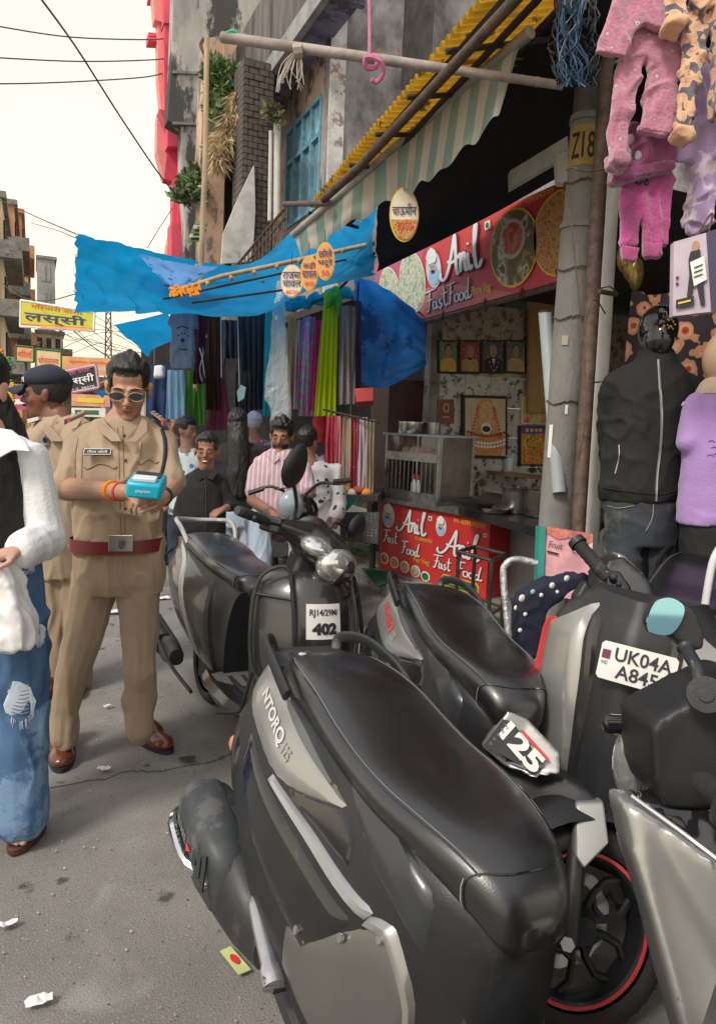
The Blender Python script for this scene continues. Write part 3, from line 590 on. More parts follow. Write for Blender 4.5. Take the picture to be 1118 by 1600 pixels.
def brush(F,ls,u,v,w,h,par,lay=2,wd=.075,m=None):
    F.strokes(ls,u,v,w,h,m_out,par,lay,wd*1.7,'outline'); return F.strokes(ls,u,v,w,h,m or m_white,par,lay+1.2,wd)
def chef(F,u,v,ru,rv,par,lay=2):
    """round smiling cook emblem in blue and white line print"""
    mb=M('pale_blue_print',(.35,.5,.62),.6,v=.1)
    F.disc(u,v,ru,rv,m_sil,par,lay,'emblem'); F.disc(u,v+rv*.35,ru*.75,rv*.5,mb,par,lay+1,'emblem'); F.disc(u,v-rv*.1,ru*.4,rv*.28,M('face_print',(.6,.4,.3),.6),par,lay+2,'emblem')
    F.shape([(u-ru*.5,v-rv*.3),(u-ru*.75,v-rv*.7),(u-ru*.4,v-rv),(u+ru*.1,v-rv*1.15),(u+ru*.6,v-rv*.9),(u+ru*.7,v-rv*.55),(u+ru*.45,v-rv*.3)],m_white,par,lay+3,'emblem')
    F.disc(u,v+rv*.12,ru*.26,rv*.07,m_ink,par,lay+4,'emblem'); F.disc(u-ru*.12,v-rv*.12,ru*.05,rv*.05,m_ink,par,lay+4,'emblem'); F.disc(u+ru*.14,v-rv*.12,ru*.05,rv*.05,m_ink,par,lay+4,'emblem')
def vegmark(F,u,v,ru,rv,par,lay=3): F.shape([(u-ru,v-rv),(u+ru,v-rv),(u+ru,v+rv),(u-ru,v+rv)],m_white,par,lay,'emblem'); F.disc(u,v,ru*.6,rv*.6,m_grn,par,lay+1,'emblem')
XS=3.3
sg=thing('shop_sign','long red printed signboard with food pictures hanging over the stall','signboard',(XS,5.5,2.5))
sc=[atx(585,414,XS),atx(912,268,XS),atx(912,428,XS),atx(600,516,XS)]
MB().poly(sc,(.05,0,0)).out('board',m_red,sg,sm=False)
F=Face(*[c+V((-.002,0,0)) for c in sc],n=(-1,0,0))
F.shape([(0,0),(.34,0),(.2,1),(0,1)],m_magenta,sg,0); F.shape([(0,.35),(.1,.4),(.3,1),(0,1)],M('pink_print',(.72,.30,.26),.5,v=.1),sg,1); F.shape([(.2,.55),(.5,.7),(.75,1),(.24,1)],M('coral_print',(.62,.14,.12),.5,v=.1),sg,1)
F.disc(.085,.52,.075,.41,m_cream,sg,2); F.disc(.085,.52,.07,.385,f_rice,sg,3); F.disc(.24,.46,.082,.43,m_cream,sg,2); F.disc(.24,.46,.077,.4,f_rice,sg,3)
chef(F,.375,.40,.042,.25,sg,3)
brush(F,ANIL,.52,.33,.22,.55,sg,3,.09); brush(F,FAST,.38,.80,.15,.30,sg,3,.09,m_sil); brush(F,FOOD,.50,.79,.13,.28,sg,3,.09,m_sil)
F.text('Pure Veg',.61,.86,.085,.15,m_yelp,sg,4,.01)
vegmark(F,.655,.13,.012,.05,sg)
F.disc(.755,.5,.097,.44,m_yelp,sg,3); F.disc(.755,.5,.092,.415,food('plate_photo_print',[(0,(.16,.1,.04)),(.46,(.28,.2,.1)),(.55,(.5,.46,.34)),(.62,(.12,.1,.04))],9),sg,4); F.disc(.755,.40,.052,.22,M('bowl_print',(.45,.40,.36),.5),sg,5); F.disc(.755,.40,.042,.18,f_curry,sg,6)
F.disc(.925,.52,.095,.44,m_yelp,sg,3); F.disc(.925,.52,.09,.415,f_noodle,sg,4)
F.text('M:- 6395042769',.845,.055,.13,.06,m_yelp,sg,4)
MB().tube([sc[3]+V((0,0,-.03)),sc[2]+V((0,0,-.03))],.022,6).out('lower_bar',m_iron,sg)
for u in (.14,.40,.62,.78): MB().tube([F.p(u,.97,.0),F.p(u,1.06,.03)],.012,6).out('clip',m_iron,sg)
# beam and room behind the sign
st=thing('food_stall','open food stall room with floral tiles under the red signboard','stall',(3.9,5.6,.1))
YW=6.35; p=aty(668,600,YW)
m_tile=M('floral_tile',(.46,.45,.42),.35,v=.1,s=8,c3=(.05,.045,.045),s3=11,t3=.53); m_tile2=M('floral_wallpaper',(.42,.34,.24),.6,v=.1,s=8,c3=(.16,.10,.06),s3=12,t3=.52)
zr=aty(760,600,YW).z
for i in range(8):
    for j in range(6):
        x=p.x+.13+i*.32; z=.1+j*.32
        if z<zr: MB().box((x+.002,YW,z),(x+.318,YW+.03,z+.317)).out('tile',m_tile,st,sm=False)
MB().box((p.x+.13,YW,max(2.02,zr)),(6.6,YW+.03,2.75)).out('wallpaper',m_tile2,st,sm=False)
MB().box((p.x,YW-.03,.1),(p.x+.125,YW+.08,2.8)).out('post',m_conc,st,sm=False)
MB().box((6.3,3.3,.1),(6.4,YW,2.9)).out('back_wall',M('dark_shop_wall'),st,sm=False)
MB().box((3.35,3.2,2.82),(6.6,YW+.1,2.9)).out('ceiling',m_dark,st,sm=False)
MB().box((4.2,YW-.1,2.05),(6.3,YW-.05,2.8)).out('shelf_board',m_dark,st,sm=False) if False else None
o=MB().poly([aty(826,462,YW-.1),aty(884,462,YW-.1),aty(884,645,YW-.1),aty(826,645,YW-.1)],(0,.04,0)).out('tan_board',M('tan_board',(.42,.24,.10),.7,v=.12),st,sm=False)
ym=YW-.04
def pic(px0,py0,px1,py1,label,cat_='picture',border=.018,Y=ym,group=None,mfr=m_dark,skew=0):
    c=[aty(px0,py0,Y),aty(px1,py0+skew,Y),aty(px1,py1+skew,Y),aty(px0,py1,Y)]
    t=thing('framed_picture' if cat_=='picture' else cat_,label,cat_,tuple((c[2]+c[3])/2),group=group)
    MB().poly(c,(0,.03,0)).out('frame',mfr,t,sm=False); G=Face(*[q+V((0,-.002,0)) for q in c],n=(0,-1,0)); w_=(c[1]-c[0]).length; h_=(c[3]-c[0]).length
    bu,bv=border/w_,border/h_
    return t,G,bu,bv
def portrait(px0,px1,label,bg,cloth,skin,hair,scarf=None,tie=False):
    t,G,bu,bv=pic(px0,531,px1,583,label,border=.02,group='framed portraits in a row',skew=1)
    G.shape([(bu,bv),(1-bu,bv),(1-bu,1-bv),(bu,1-bv)],bg,t,1,'photo')
    G.shape([(bu+.04,1-bv),(.14,.62),(.32,.54),(.7,.54),(.88,.64),(.96-bu,1-bv)],cloth,t,2,'photo')
    if scarf: G.disc(.5,.33,.25,.26,scarf,t,2,'photo')
    else: G.disc(.5,.27,.17,.16,hair,t,2,'photo')
    G.disc(.5,.34,.15,.18,skin,t,3,'photo'); G.disc(.44,.31,.02,.012,m_ink,t,4,'photo'); G.disc(.56,.31,.02,.012,m_ink,t,4,'photo'); G.disc(.5,.43,.05,.012,m_out,t,4,'photo')
    if tie: G.shape([(.44,.56),(.58,.56),(.52,.85)],m_white,t,3,'photo'); G.shape([(.49,.58),(.53,.58),(.53,.8),(.5,.8)],m_ink,t,4,'photo')
    b=MB(); 
    for k in range(13): a=k/12; b.ell(G.p(.12+.76*a,.06+.86*math.sin(PI*a),.02),.007,.007,.007,n=5,k=4)
    b.out('bead_garland',m_cream,t)
m_sk=M('skin_photo_print',(.42,.24,.15),.6,v=.08)
portrait(683,715,'leftmost framed portrait, man in yellow shirt on green','' or M('green_backdrop_print',(.14,.2,.1),.5),M('yellow_cloth_print',(.62,.42,.08),.6),m_sk,m_dark)
portrait(716,750,'second framed portrait, woman in red head scarf',M('red_backdrop_print',(.3,.03,.03),.5),M('olive_cloth_print',(.4,.26,.06),.6),m_sk,m_dark,scarf=M('rust_scarf_print',(.4,.07,.05),.6))
portrait(751,787,'third framed portrait, man in dark suit and tie',M('dark_backdrop_print',(.07,.08,.07),.5),M('black_suit_print',(.015,.015,.02),.6),m_sk,M('grey_hair_print',(.2,.2,.2),.6),tie=True)
portrait(788,821,'rightmost framed portrait, person in beige wrap on green',M('green_backdrop_print2',(.12,.16,.12),.5),M('beige_cloth_print',(.5,.36,.16),.6),m_sk,M('maroon_hair_print',(.14,.04,.04),.6))
t,G,bu,bv=pic(722,617,792,715,'large framed picture of seated figure with marigold garlands',border=.03,skew=2)
G.shape([(bu,bv),(1-bu,bv),(1-bu,1-bv),(bu,1-bv)],M('pale_gold_print',(.52,.42,.28),.5,v=.1,s=9),t,1,'photo')
G.shape([(.18,1-bv),(.1,.7),(.3,.5),(.3,.15),(.42,.06),(.62,.06),(.72,.18),(.74,.5),(.9,.7),(.84,1-bv)],M('orange_robe_print',(.55,.28,.10),.6,v=.3,s=20),t,2,'photo')
G.disc(.5,.3,.16,.22,M('gold_robe_print',(.58,.38,.16),.6,v=.2,s=20),t,3,'photo'); G.disc(.5,.52,.12,.09,m_sil,t,4,'photo'); G.disc(.5,.53,.09,.05,m_ink,t,5,'photo')
for v_,c_ in ((.70,M('marigold_print',(.7,.25,.03),.7)),(.76,m_white),(.82,m_white),(.88,M('marigold_print')),(.64,M('maroon_petals_print',(.35,.04,.06),.7))):
    for k in range(12):
        a=-1+2*k/11; G.disc(.5+.40*a,v_-.06*a*a,.034,.022,c_,t,5,'flower',n=8)
for s_ in (-1,1):
    for k in range(9): G.disc(.5+s_*(.17+.02*k),.2+.055*k,.03,.02,M('rose_print',(.6,.08,.05),.7),t,5,'flower',n=8)
t,G,bu,bv=pic(683,624,709,662,'small dark red plaque with gold emblem on the tiles','plaque',mfr=M('maroon_board',(.14,.02,.015),.4))
G.disc(.5,.35,.2,.2,M('gold_print',(.5,.32,.08),.4),t,1,'emblem'); G.disc(.5,.35,.12,.12,M('maroon_board'),t,2,'emblem'); G.shape([(.3,.7),(.7,.7),(.7,.76),(.3,.76)],M('gold_print'),t,1,'emblem')
t,G,bu,bv=pic(815,620,851,662,'upper bright poster of a goddess beside the pillar','poster',mfr=m_cream,border=.01)
G.shape([(.04,.04),(.96,.04),(.96,.96),(.04,.96)],printed('bright_poster_print',[(0,(.55,.45,.2)),(.45,(.3,.4,.12)),(.5,(.65,.35,.15)),(.58,(.6,.1,.06))],14,'NOISE'),t,1,'photo'); G.disc(.42,.35,.2,.18,m_sk,t,2,'photo')
t,G,bu,bv=pic(811,665,854,727,'lower festival poster with gold arches and red heading','poster',mfr=m_ink,border=.01)
G.shape([(.05,.03),(.95,.03),(.95,.97),(.05,.97)],printed('festival_poster_print',[(0,(.5,.3,.03)),(.46,(.6,.06,.04)),(.52,(.65,.45,.06)),(.6,(.12,.2,.06))],18,'NOISE'),t,1,'photo'); G.shape([(.05,.03),(.95,.03),(.95,.2),(.05,.2)],M('purple_print',(.12,.05,.3),.6),t,2,'photo'); [G.shape([(.2+.16*k,.08),(.3+.16*k,.08),(.3+.16*k,.15),(.2+.16*k,.15)],m_yelp,t,3) for k in range(4)]
t,G,bu,bv=pic(788,711,803,740,'small blue card leaning beside the festival poster','card',mfr=M('light_blue_card',(.3,.5,.55),.5),border=.01); G.shape([(.25,.15),(.75,.15),(.75,.85),(.25,.85)],m_white,t,1,'photo')
# red counter with writing on two faces
def up(px,py,B): q=ray(px,py); k=math.hypot(B.x,B.y)/math.hypot(q.x,q.y); return V((B.x,B.y,CH+q.z*k))
Bl,Bc,Br=atz(591,886,.1),atz(673,911,.1),atz(758,938,.1)
Tl,Tc,Tr=up(605,779,Bl),up(680,802,Bc),up(776,810,Br)
ht=(Tl.z+Tc.z)/2
ct=thing('stall_counter','red printed two sided counter on the pavement below the steel cabinet','counter',tuple(Bc),group=None)
bk=V((.62,.25,0)); TL,TC,TR=[V((b_.x,b_.y,ht)) for b_ in (Bl,Bc,Br)]
TR=V((Br.x,Br.y,ht))
MB().poly([V((q.x,q.y,.1)) for q in (Bl,Bc,Br)]+[V((Br.x,Br.y,.1))+bk,V((Bl.x,Bl.y,.1))+bk],(0,0,ht-.1)).out('panel_box',m_red,ct,sm=False)
MB().poly([q+V((-.03,-.03,.003)) for q in (TL,TC,TR)]+[TR+bk,TL+bk],(0,0,.035)).out('steel_top',m_steel,ct,sm=False)
FL=Face(TL,TC,V((Bc.x,Bc.y,.1)),V((Bl.x,Bl.y,.1))); FR=Face(TC,TR,V((Br.x,Br.y,.1)),V((Bc.x,Bc.y,.1)))
chef(FL,.16,.2,.12,.17,ct,1); brush(FL,ANIL,.62,.22,.56,.34,ct,1,.1); brush(FL,FAST,.24,.5,.34,.2,ct,1,.11); brush(FL,FOOD,.62,.6,.36,.2,ct,1,.11); FL.text('Pur Veg',.82,.74,.28,.09,m_yelp,ct,2); FL.text('M:- 6395042769',.84,.43,.3,.05,m_yelp,ct,2); vegmark(FL,.93,.12,.03,.03,ct,1)
for k in range(4): FL.disc(.12+.2*k,.84+.02*k,.085,.085,m_white,ct,1,'plate'); FL.disc(.12+.2*k,.84+.02*k,.068,.068,[f_curry,f_noodle,food('bread_photo_print',[(0,(.45,.22,.08)),(.5,(.6,.4,.15))],12),f_rice][k],ct,2,'plate')
FL.disc(.9,.93,.08,.07,m_white,ct,1,'plate'); FL.disc(.9,.93,.06,.05,m_grn,ct,2,'plate')
chef(FR,.14,.2,.10,.13,ct,1); FR.text('M:- 6395042769',.66,.08,.56,.06,m_yelp,ct,1); brush(FR,ANIL,.5,.38,.8,.36,ct,1,.1); brush(FR,FAST,.22,.68,.4,.2,ct,1,.11); brush(FR,FOOD,.70,.69,.5,.2,ct,1,.11); vegmark(FR,.93,.19,.025,.022,ct,1)
FR.shape([(.2,.86),(.24,.82),(.84,.82),(.88,.86),(.88,.94),(.84,.975),(.24,.975),(.2,.94)],m_yelp,ct,1,'badge'); FR.shape([(.22,.865),(.25,.835),(.83,.835),(.86,.865),(.86,.935),(.83,.96),(.25,.96),(.22,.935)],m_grn,ct,2,'badge'); FR.text('PURE VEG',.54,.9,.5,.07,m_yelp,ct,3,.01)
# steel display cabinet
cb=thing('display_cabinet','steel snack cabinet with glass top shelf and barred lower part','cabinet',tuple(TC))
h1=TC.z+.04; 
q=ray(694,684); k=math.hypot(TC.x,TC.y)/math.hypot(q.x,q.y); h2=CH+q.z*k
uL=(TC-TL); uL.z=0; Lc=uL.length; uL.normalize(); uB=V((-uL.y,uL.x,0)); uB=uB if uB.x>0 else -uB
A=V((TL.x,TL.y,0))+uB*.02
def CP(a,b_,z): q=A+uL*a+uB*b_; return V((q.x,q.y,z))
def cbx(a0,a1,b0,b1,z0_,z1_,name,m,par=cb,**k_): 
    mb=MB(); vs=[CP(a,b_,z) for a in (a0,a1) for b_ in (b0,b1) for z in (z0_,z1_)]
    return mb.add(vs,[(0,1,3,2),(4,6,7,5),(0,4,5,1),(2,3,7,6),(0,2,6,4),(1,5,7,3)]).out(name,m,par,sm=False,**k_)
D=.42; hm=h1+(h2-h1)*.62
for a in (0,Lc-.03):
    for b_ in (0,D-.03): cbx(a,a+.03,b_,b_+.03,h1,h2,'upright',m_steel)
cbx(0,Lc,0,D,h1,h1+.03,'floor_tray',m_steel); cbx(-.02,Lc+.02,-.02,D+.02,h2,h2+.02,'roof_tray',M('bluish_steel',(.25,.32,.38),.3,m=.8,v=.1))
cbx(0.03,Lc-.03,-.004,.012,hm,hm+.075,'band',m_steel); cbx(0.03,Lc-.03,-.004,.012,h1+.03,h1+.09,'band',m_steel); cbx(.03,Lc-.03,.01,D-.03,hm,hm+.01,'shelf',m_steel)
cbx(Lc-.012,Lc-.002,.03,D-.03,h1+.03,h2,'side_panel',M('dark_steel',(.15,.13,.12),.35,m=.7,v=.3,s=4)); cbx(0.03,Lc-.03,D-.015,D-.005,h1+.03,h2,'back_panel',M('dark_steel'))
for i in range(12): a=.05+i*(Lc-.1)/11; MB().tube([CP(a,.005,h1+.09),CP(a,.005,hm)],.005,5).out('bar',m_steel,cb)
m_cg=M('clear_glass',(.9,.95,.95),.05,v=.01,tr=1.,alpha=.25); cbx(.03,Lc/2-.005,.0,.004,hm+.077,h2-.002,'pane',m_cg); cbx(Lc/2+.005,Lc-.03,.0,.004,hm+.077,h2-.002,'pane',m_cg)
for i,(a,m_) in enumerate([(.13,M('cream_food',(.5,.42,.3),.8)),(.24,M('cream_food')),(.36,M('red_food',(.3,.05,.04),.7)),(.46,M('red_food'))]):
    z=hm+.012; mx=Matrix.Translation(CP(a,.16,z)); o=MB().lathe([(0,.0),(.05,0),(.055,.05),(.04,.1),(0,.12)],12,mx).out('food_packet',m_); tag(o,['leftmost wrapped snack in the glass shelf','second wrapped snack in the glass shelf','third snack packet, red, in the glass shelf','rightmost red snack packet in the glass shelf'][i],'packet','snacks in the cabinet')
for i,a in enumerate((.30,.36)):
    mx=Matrix.Translation(CP(a,.12,h1+.032)); o=thing('sauce_bottle',['left clear sauce bottle behind the cabinet bars','right clear sauce bottle behind the cabinet bars'][i],'bottle',tuple(CP(a,.12,h1+.032)),group='bottles in the cabinet')
    MB().lathe([(0,0),(.028,0),(.028,.12),(.012,.15),(.012,.16)],12,mx).out('bottle',M('milky_plastic',(.6,.6,.58),.4),o); MB().lathe([(.014,.16),(.014,.18),(.004,.21),(0,.21)],10,mx).out('cap',M('red_cap',(.5,.03,.02),.4),o)
def pot(c,r,h,label,m,lid=True,catg='pot'):
    t=thing('cooking_pot',label,catg,c,group='pots on the stall'); mx=Matrix.Translation(V(c))
    MB().lathe([(0,0),(r*.96,0),(r,.01),(r,h),(r+.008,h),(r+.008,h+.006),(r-.006,h+.004),(r-.008,.01),(0,.012)],24,mx).out('body',m,t)
    if lid: MB().lathe([(r-.012,h+.008),(r*.8,h+.02),(.02,h+.03),(.02,h+.05),(0,h+.05)],24,mx).out('lid',m,t)
    return t
m_alu=M('polished_aluminium',(.55,.54,.52),.22,m=.95,v=.12,s=6); m_soot=M('soot_pan',(.03,.028,.026),.5,m=.4,v=.4)
pot(tuple(CP(.2,.16,h2+.022)),.14,.1,'shiny wide pot with red logo on top of the steel cabinet',m_alu,False); pot(tuple(CP(.45,.2,h2+.022)),.055,.1,'small steel tumbler standing beside the pot on the cabinet',m_steel,False)
# kitchen slab and pots on the right
ks=thing('kitchen_slab','black stone cooking slab on a grey base behind the red counter','counter',(4.4,5.2,.1))
k0,k1=atz(700,812,.86),atz(880,850,.86)
MB().poly([atz(716,792,.86),atz(905,842,.86),atz(960,800,.86),atz(760,768,.86)],(0,0,-.06)).out('slab',M('black_granite',(.02,.02,.022),.25,v=.3),ks,sm=False)
MB().poly([atz(790,800,.78),atz(895,832,.78),atz(955,802,.78),atz(825,776,.78)],(0,0,-.68)).out('base',M('grey_paint_base',(.3,.3,.3),.7,v=.15,s=2),ks,sm=False)
pot(tuple(atz(808,800,.865)),.12,.15,'large dark steel pot on the black slab under the posters',M('smoky_steel',(.18,.17,.16),.3,m=.9,v=.3)); pot(tuple(atz(842,806,.865)),.11,.16,'second dark steel pot nearest the grey utility pole',M('smoky_steel'))
o=MB().lathe([(.02,0),(.09,.01),(.15,.06),(.155,.065),(.14,.06),(.08,.02),(0,.015)],24,Matrix.Translation(atz(742,797,.87))).out('wok',m_soot); tag(o,'black iron wok on the slab right of the steel cabinet','wok')
o=MB().lathe([(.02,0),(.09,.0),(.11,.03),(.1,.035),(0,.02)],24,Matrix.Translation(atz(772,800,.87))).out('steel_bowl',m_alu); tag(o,'shallow shiny steel bowl beside the black wok','bowl')
MB().poly([aty(785,737,6.0),aty(852,744,6.0),aty(852,750,6.0),aty(785,743,6.0)],(0,.25,0)); 
o=MB().poly([aty(786,738,5.9),aty(860,745,5.9),aty(860,751,5.9),aty(786,744,5.9)],(0,.3,0)).out('wall_shelf',M('brown_wood',(.2,.1,.05),.6,v=.2),sm=False); tag(o,'thin wooden shelf under the festival poster','shelf')
# brown cupboard left of the counter, green mats
o=MB().box((3.36,6.62,.1),(3.9,7.05,1.95)).out('brown_post',M('brown_door',(.07,.028,.02),.6,v=.3,s=3),bev=.01); tag(o,'dark brown wooden cupboard between clothes stall and food counter','cupboard')
m_gm=M('green_mat',(.01,.12,.05),.9,v=.25,s=60,b=.5,bs=200)
for i,(cs,l) in enumerate([([(565,888),(600,893),(618,905),(590,918)],'green mat strip left of the red counter'),([(750,946),(800,985),(790,1005),(690,960)],'green mat on the pavement in front of the counter')]):
    o=MB().poly([atz(a,b_,.105) for a,b_ in cs],(0,0,.008)).out('green_mat',m_gm); tag(o,l,'mat','green floor mats')
# steel stool in front of the counter
sl=thing('metal_stool','brown steel frame stool standing in front of the red counter','stool',tuple(atz(750,975,.1)))
s0=[atz(716,862,.62),atz(768,876,.62),atz(790,866,.62),atz(742,854,.62)]
for p,q in zip(s0,s0[1:]+s0[:1]): MB().tube([p,q],.014,6).out('rail',M('brown_steel',(.10,.075,.065),.4,m=.6,v=.3),sl)
for p in s0: MB().tube([p,V((p.x,p.y,.1))],.014,6).out('leg',M('brown_steel'),sl); 
for p,q in zip(s0,s0[1:]+s0[:1]): MB().tube([V((p.x,p.y,.25)),V((q.x,q.y,.25))],.01,6).out('stretcher',M('brown_steel'),sl)
# hanging round price signs
def rsign(px,py,rx,ry,d,lines,label,cols,rot=0.):
    c=at(px,py,d); k=d/CF; r=cr; b=MB(); tl=c-cr*rx*k+cu*ry*k
    t=thing('round_sign',label,'sign',tuple(c),group='round price signs hanging under the awning')
    rn=[c+cr*(rx*k*math.cos(a))+cu*(ry*k*math.sin(a)) for a in [2*PI*i/28 for i in range(28)]]
    MB().poly(rn,cf*.006).out('board',cols[0],t,sm=False)
    G=Face(c-cr*rx*k+cu*ry*k,c+cr*rx*k+cu*ry*k,c+cr*rx*k-cu*ry*k,c-cr*rx*k-cu*ry*k,n=-cf)
    G.disc(.5,.5,.465,.465,cols[1],t,1)
    if len(cols)>3: G.shape([(.5+.465*math.cos(a),.5+.465*math.sin(a)) for a in [PI*i/14*.86+.22 for i in range(15)]],cols[3],t,2)
    for (s_,v_,w_,h_,m_) in lines: G.text(s_,.5,v_,w_,h_,m_,t,3,.008)
    MB().tube([c+cu*ry*k,c+cu*(ry*k+.09)],.003,4).out('string',m_ink,t)
m_navy=M('navy_print',(.03,.03,.12),.6); m_redp=M('scarlet_print',(.7,.05,.04),.6); m_orp=M('orange_print',(.75,.35,.12),.6,v=.1); m_bge=M('beige_print',(.72,.64,.5),.6)
rsign(631,335,23,43,4.3,[('चाऊमीन',.42,.82,.22,m_navy),('30/50',.72,.5,.15,m_redp)],'largest round sign reading chowmein under the striped awning',[m_yelp,m_bge,0,f_noodle])
rsign(508,408,15,30,4.95,[('छोले',.3,.7,.22,m_navy),('भटूरे',.55,.75,.22,m_navy),('50',.82,.4,.14,m_redp)],'rightmost round sign of the three, reading chole bhature',[m_yelp,m_orp,0])
rsign(483,427,14,28,4.98,[('कढ़ी',.3,.7,.22,m_navy),('चावल',.55,.8,.2,m_navy),('40/50',.8,.5,.12,m_redp)],'middle round sign of the three, reading kadhi chawal',[m_yelp,m_orp,0])
rsign(456,439,18,26,5.0,[('राजमा',.35,.8,.22,m_navy),('चावल',.6,.8,.2,m_navy),('40/50',.84,.55,.13,m_redp)],'leftmost round sign of the three, reading rajma chawal',[m_orp,m_bge,0])
# ---------------- utility pole, pipes, wires
UX,UY=2.72,3.02; q=ray(903,350); _k=4.1/math.hypot(q.x,q.y); UX,UY=q.x*_k,q.y*_k
def upc(px,py): q=ray(px,py); k=math.hypot(UX,UY)/math.hypot(q.x,q.y); return CH+q.z*k
pt=thing('utility_pole','thick grey concrete utility pole painted Z 18 by the food stall','pole',(UX,UY,.1))
m_pole=M('pole_concrete',(.22,.215,.205),.8,v=.15,s=7,b=.5,bs=50,c3=(.48,.46,.43),s3=9,t3=.66,st=(1,1,.5))
z1,z2=upc(900,352),upc(918,185)
t0=V((UX,UY,.0)); dirx=V((.035,-.02,1)).normalized()
def PP(z): return V((UX+.0*z,UY,z))
MB().tube([PP(.0),PP(z1)],[.098,.09],28).out('shaft',m_pole,pt); MB().tube([PP(z1),PP(z2)],[.082,.078],28).out('shaft',m_pole,pt); MB().tube([PP(z2),PP(5.5)],[.072,.068],28).out('shaft',M('dark_concrete',(.11,.105,.1),.9,v=.3),pt)
for z in (z1,z2): MB().tube([PP(z-.025),PP(z+.01)],[.1,.093] if z==z1 else [.088,.083],28).out('collar',m_pole,pt)
zl=upc(905,235); a0=math.atan2(-UY,-UX)
vs=[]; 
def cyl(a,z,r): return V((UX+r*math.cos(a),UY+r*math.sin(a),z))
def wrap(a0_,a1_,z0_,z1_,r,m,name,n=10): return MB().grid(lambda u,v: cyl(a0_+(a1_-a0_)*u,z0_+(z1_-z0_)*v,r),n,2).out(name,m,pt)
wrap(a0-1.15,a0+1.0,zl-.1,zl+.1,.0835,M('ochre_paint',(.45,.30,.08),.8,v=.2,s=8,c3=(.28,.24,.2),s3=9,t3=.57),'paint_patch',16)
for ch,au in (('Z',-.55),('18',.25)):
    vv,ff,_=textmesh(ch,.01); wr=.55 if ch=='Z' else .8; mesh('lettering',[cyl(a0+au+x*wr,zl+y*.13,.0865) for x,y in vv],ff,m_ink,pt,sm=False)
for z,am,w_,h_,m_ in ((upc(890,535),-.25,.35,.05,M('tan_paint_patch',(.42,.36,.28),.8)),(upc(880,690),-.7,.25,.18,m_white),(upc(868,640),.1,.15,.05,m_white)): wrap(a0+am-w_/2,a0+am+w_/2,z-h_/2,z+h_/2,.0985,m_,'old_notice',6)
def ring(z,r): return [cyl(a0+2*PI*i/20,z+.012*math.sin(i*1.3),r) for i in range(21)]
for z in (upc(890,500),upc(880,630),upc(905,290),upc(880,425)): MB().tube(ring(z,.1 if z<z1 else .09),.004,5).out('tie_wire',m_iron,pt)
rp=MB().tube([at(901,850,3.4),at(932,350,3.45),at(953,-10,3.5)],[.034,.036,.036],14).out('iron_pipe',m_iron); tag(rp,'rusty brown iron pipe standing right behind the utility pole','pipe')
o=pole('white_downpipe',[at(923,850,3.6),at(950,380,3.62),at(966,100,3.7)],.038,m_wpipe,'dirty white plastic pipe between rusty pipe and black mannequin','pipe',n=16)
for py in (455,600): p=at(943-(py-455)*.05,py,3.5); MB().tube([p-cr*.06-cf*.02,p-cf*.075,p+cr*.06],.004,5).out('tie_wire',m_iron,o)
pole('loose_pipe',[at(873,770,3.85),at(851,488,4.0)],.038,M('pale_grey_pvc',(.36,.40,.42),.4,v=.1),'pale open plastic pipe leaning against the utility pole','pipe',n=16)
o=MB().tube([at(851,489,3.99),at(851,486,3.99)],.034,16).out('pipe_mouth',m_dark,bpy.data.objects['loose_pipe'])
tl=thing('tube_light','grey fluorescent batten lamp hanging beside the utility pole','lamp',tuple(at(842,260,4)))
MB().poly([at(796,267,4.3),at(886,212,3.75),at(888,240,3.75),at(797,294,4.3)],cf*.06).out('housing',M('dusty_white_metal',(.4,.39,.36),.5,v=.12),tl,sm=False); MB().poly([at(868,240,3.8),at(887,236,3.74),at(887,286,3.74),at(870,284,3.8)],cf*.05).out('holder',M('dusty_white_metal'),tl,sm=False)
b=MB(); random.seed(3)
for i in range(70):
    P=[]; x=random.uniform(872,925); 
    for j in range(6): P.append(at(x+random.uniform(-22,22)*(1-.4*abs(j-3)/3),-10+j*28+random.uniform(-6,6),2.95+random.uniform(-.12,.12)))
    b.tube(cat(P,3),.0035,4,cap=False)
tag(b.out('cable_bundle',M('black_blue_cable',(.012,.014,.02),.5,v=.5),None),'tangled dark cable bundle wound round the top of utility pole','cable bundle',kind='stuff')
b=MB()
for i in range(16): b.tube(cat([at(random.uniform(868,920),j*34,2.8+random.uniform(-.05,.05)) for j in range(5)],3),.003,4,cap=False)
tag(b.out('blue_wires',M('blue_wire',(.012,.05,.11),.5)),'thin blue wires hanging in the dark cable bundle','wire',kind='stuff')
for pts,l in (([(884,266,3.1),(895,262,2.9),(915,268,2.9),(955,262,3)],'wire tied round the pole below the cable bundle'),([(886,300,3.15),(900,430,3.1),(915,620,3.1),(903,720,3.15)],'wire running down the face of utility pole'),([(905,540,3.15),(925,470,3.2),(945,490,3.4)],'wire looped from pole to the white pipe')):
    o=MB().tube(cat([at(*p) for p in pts],8),.0035,5).out('wire',m_iron); tag(o,l,'wire')
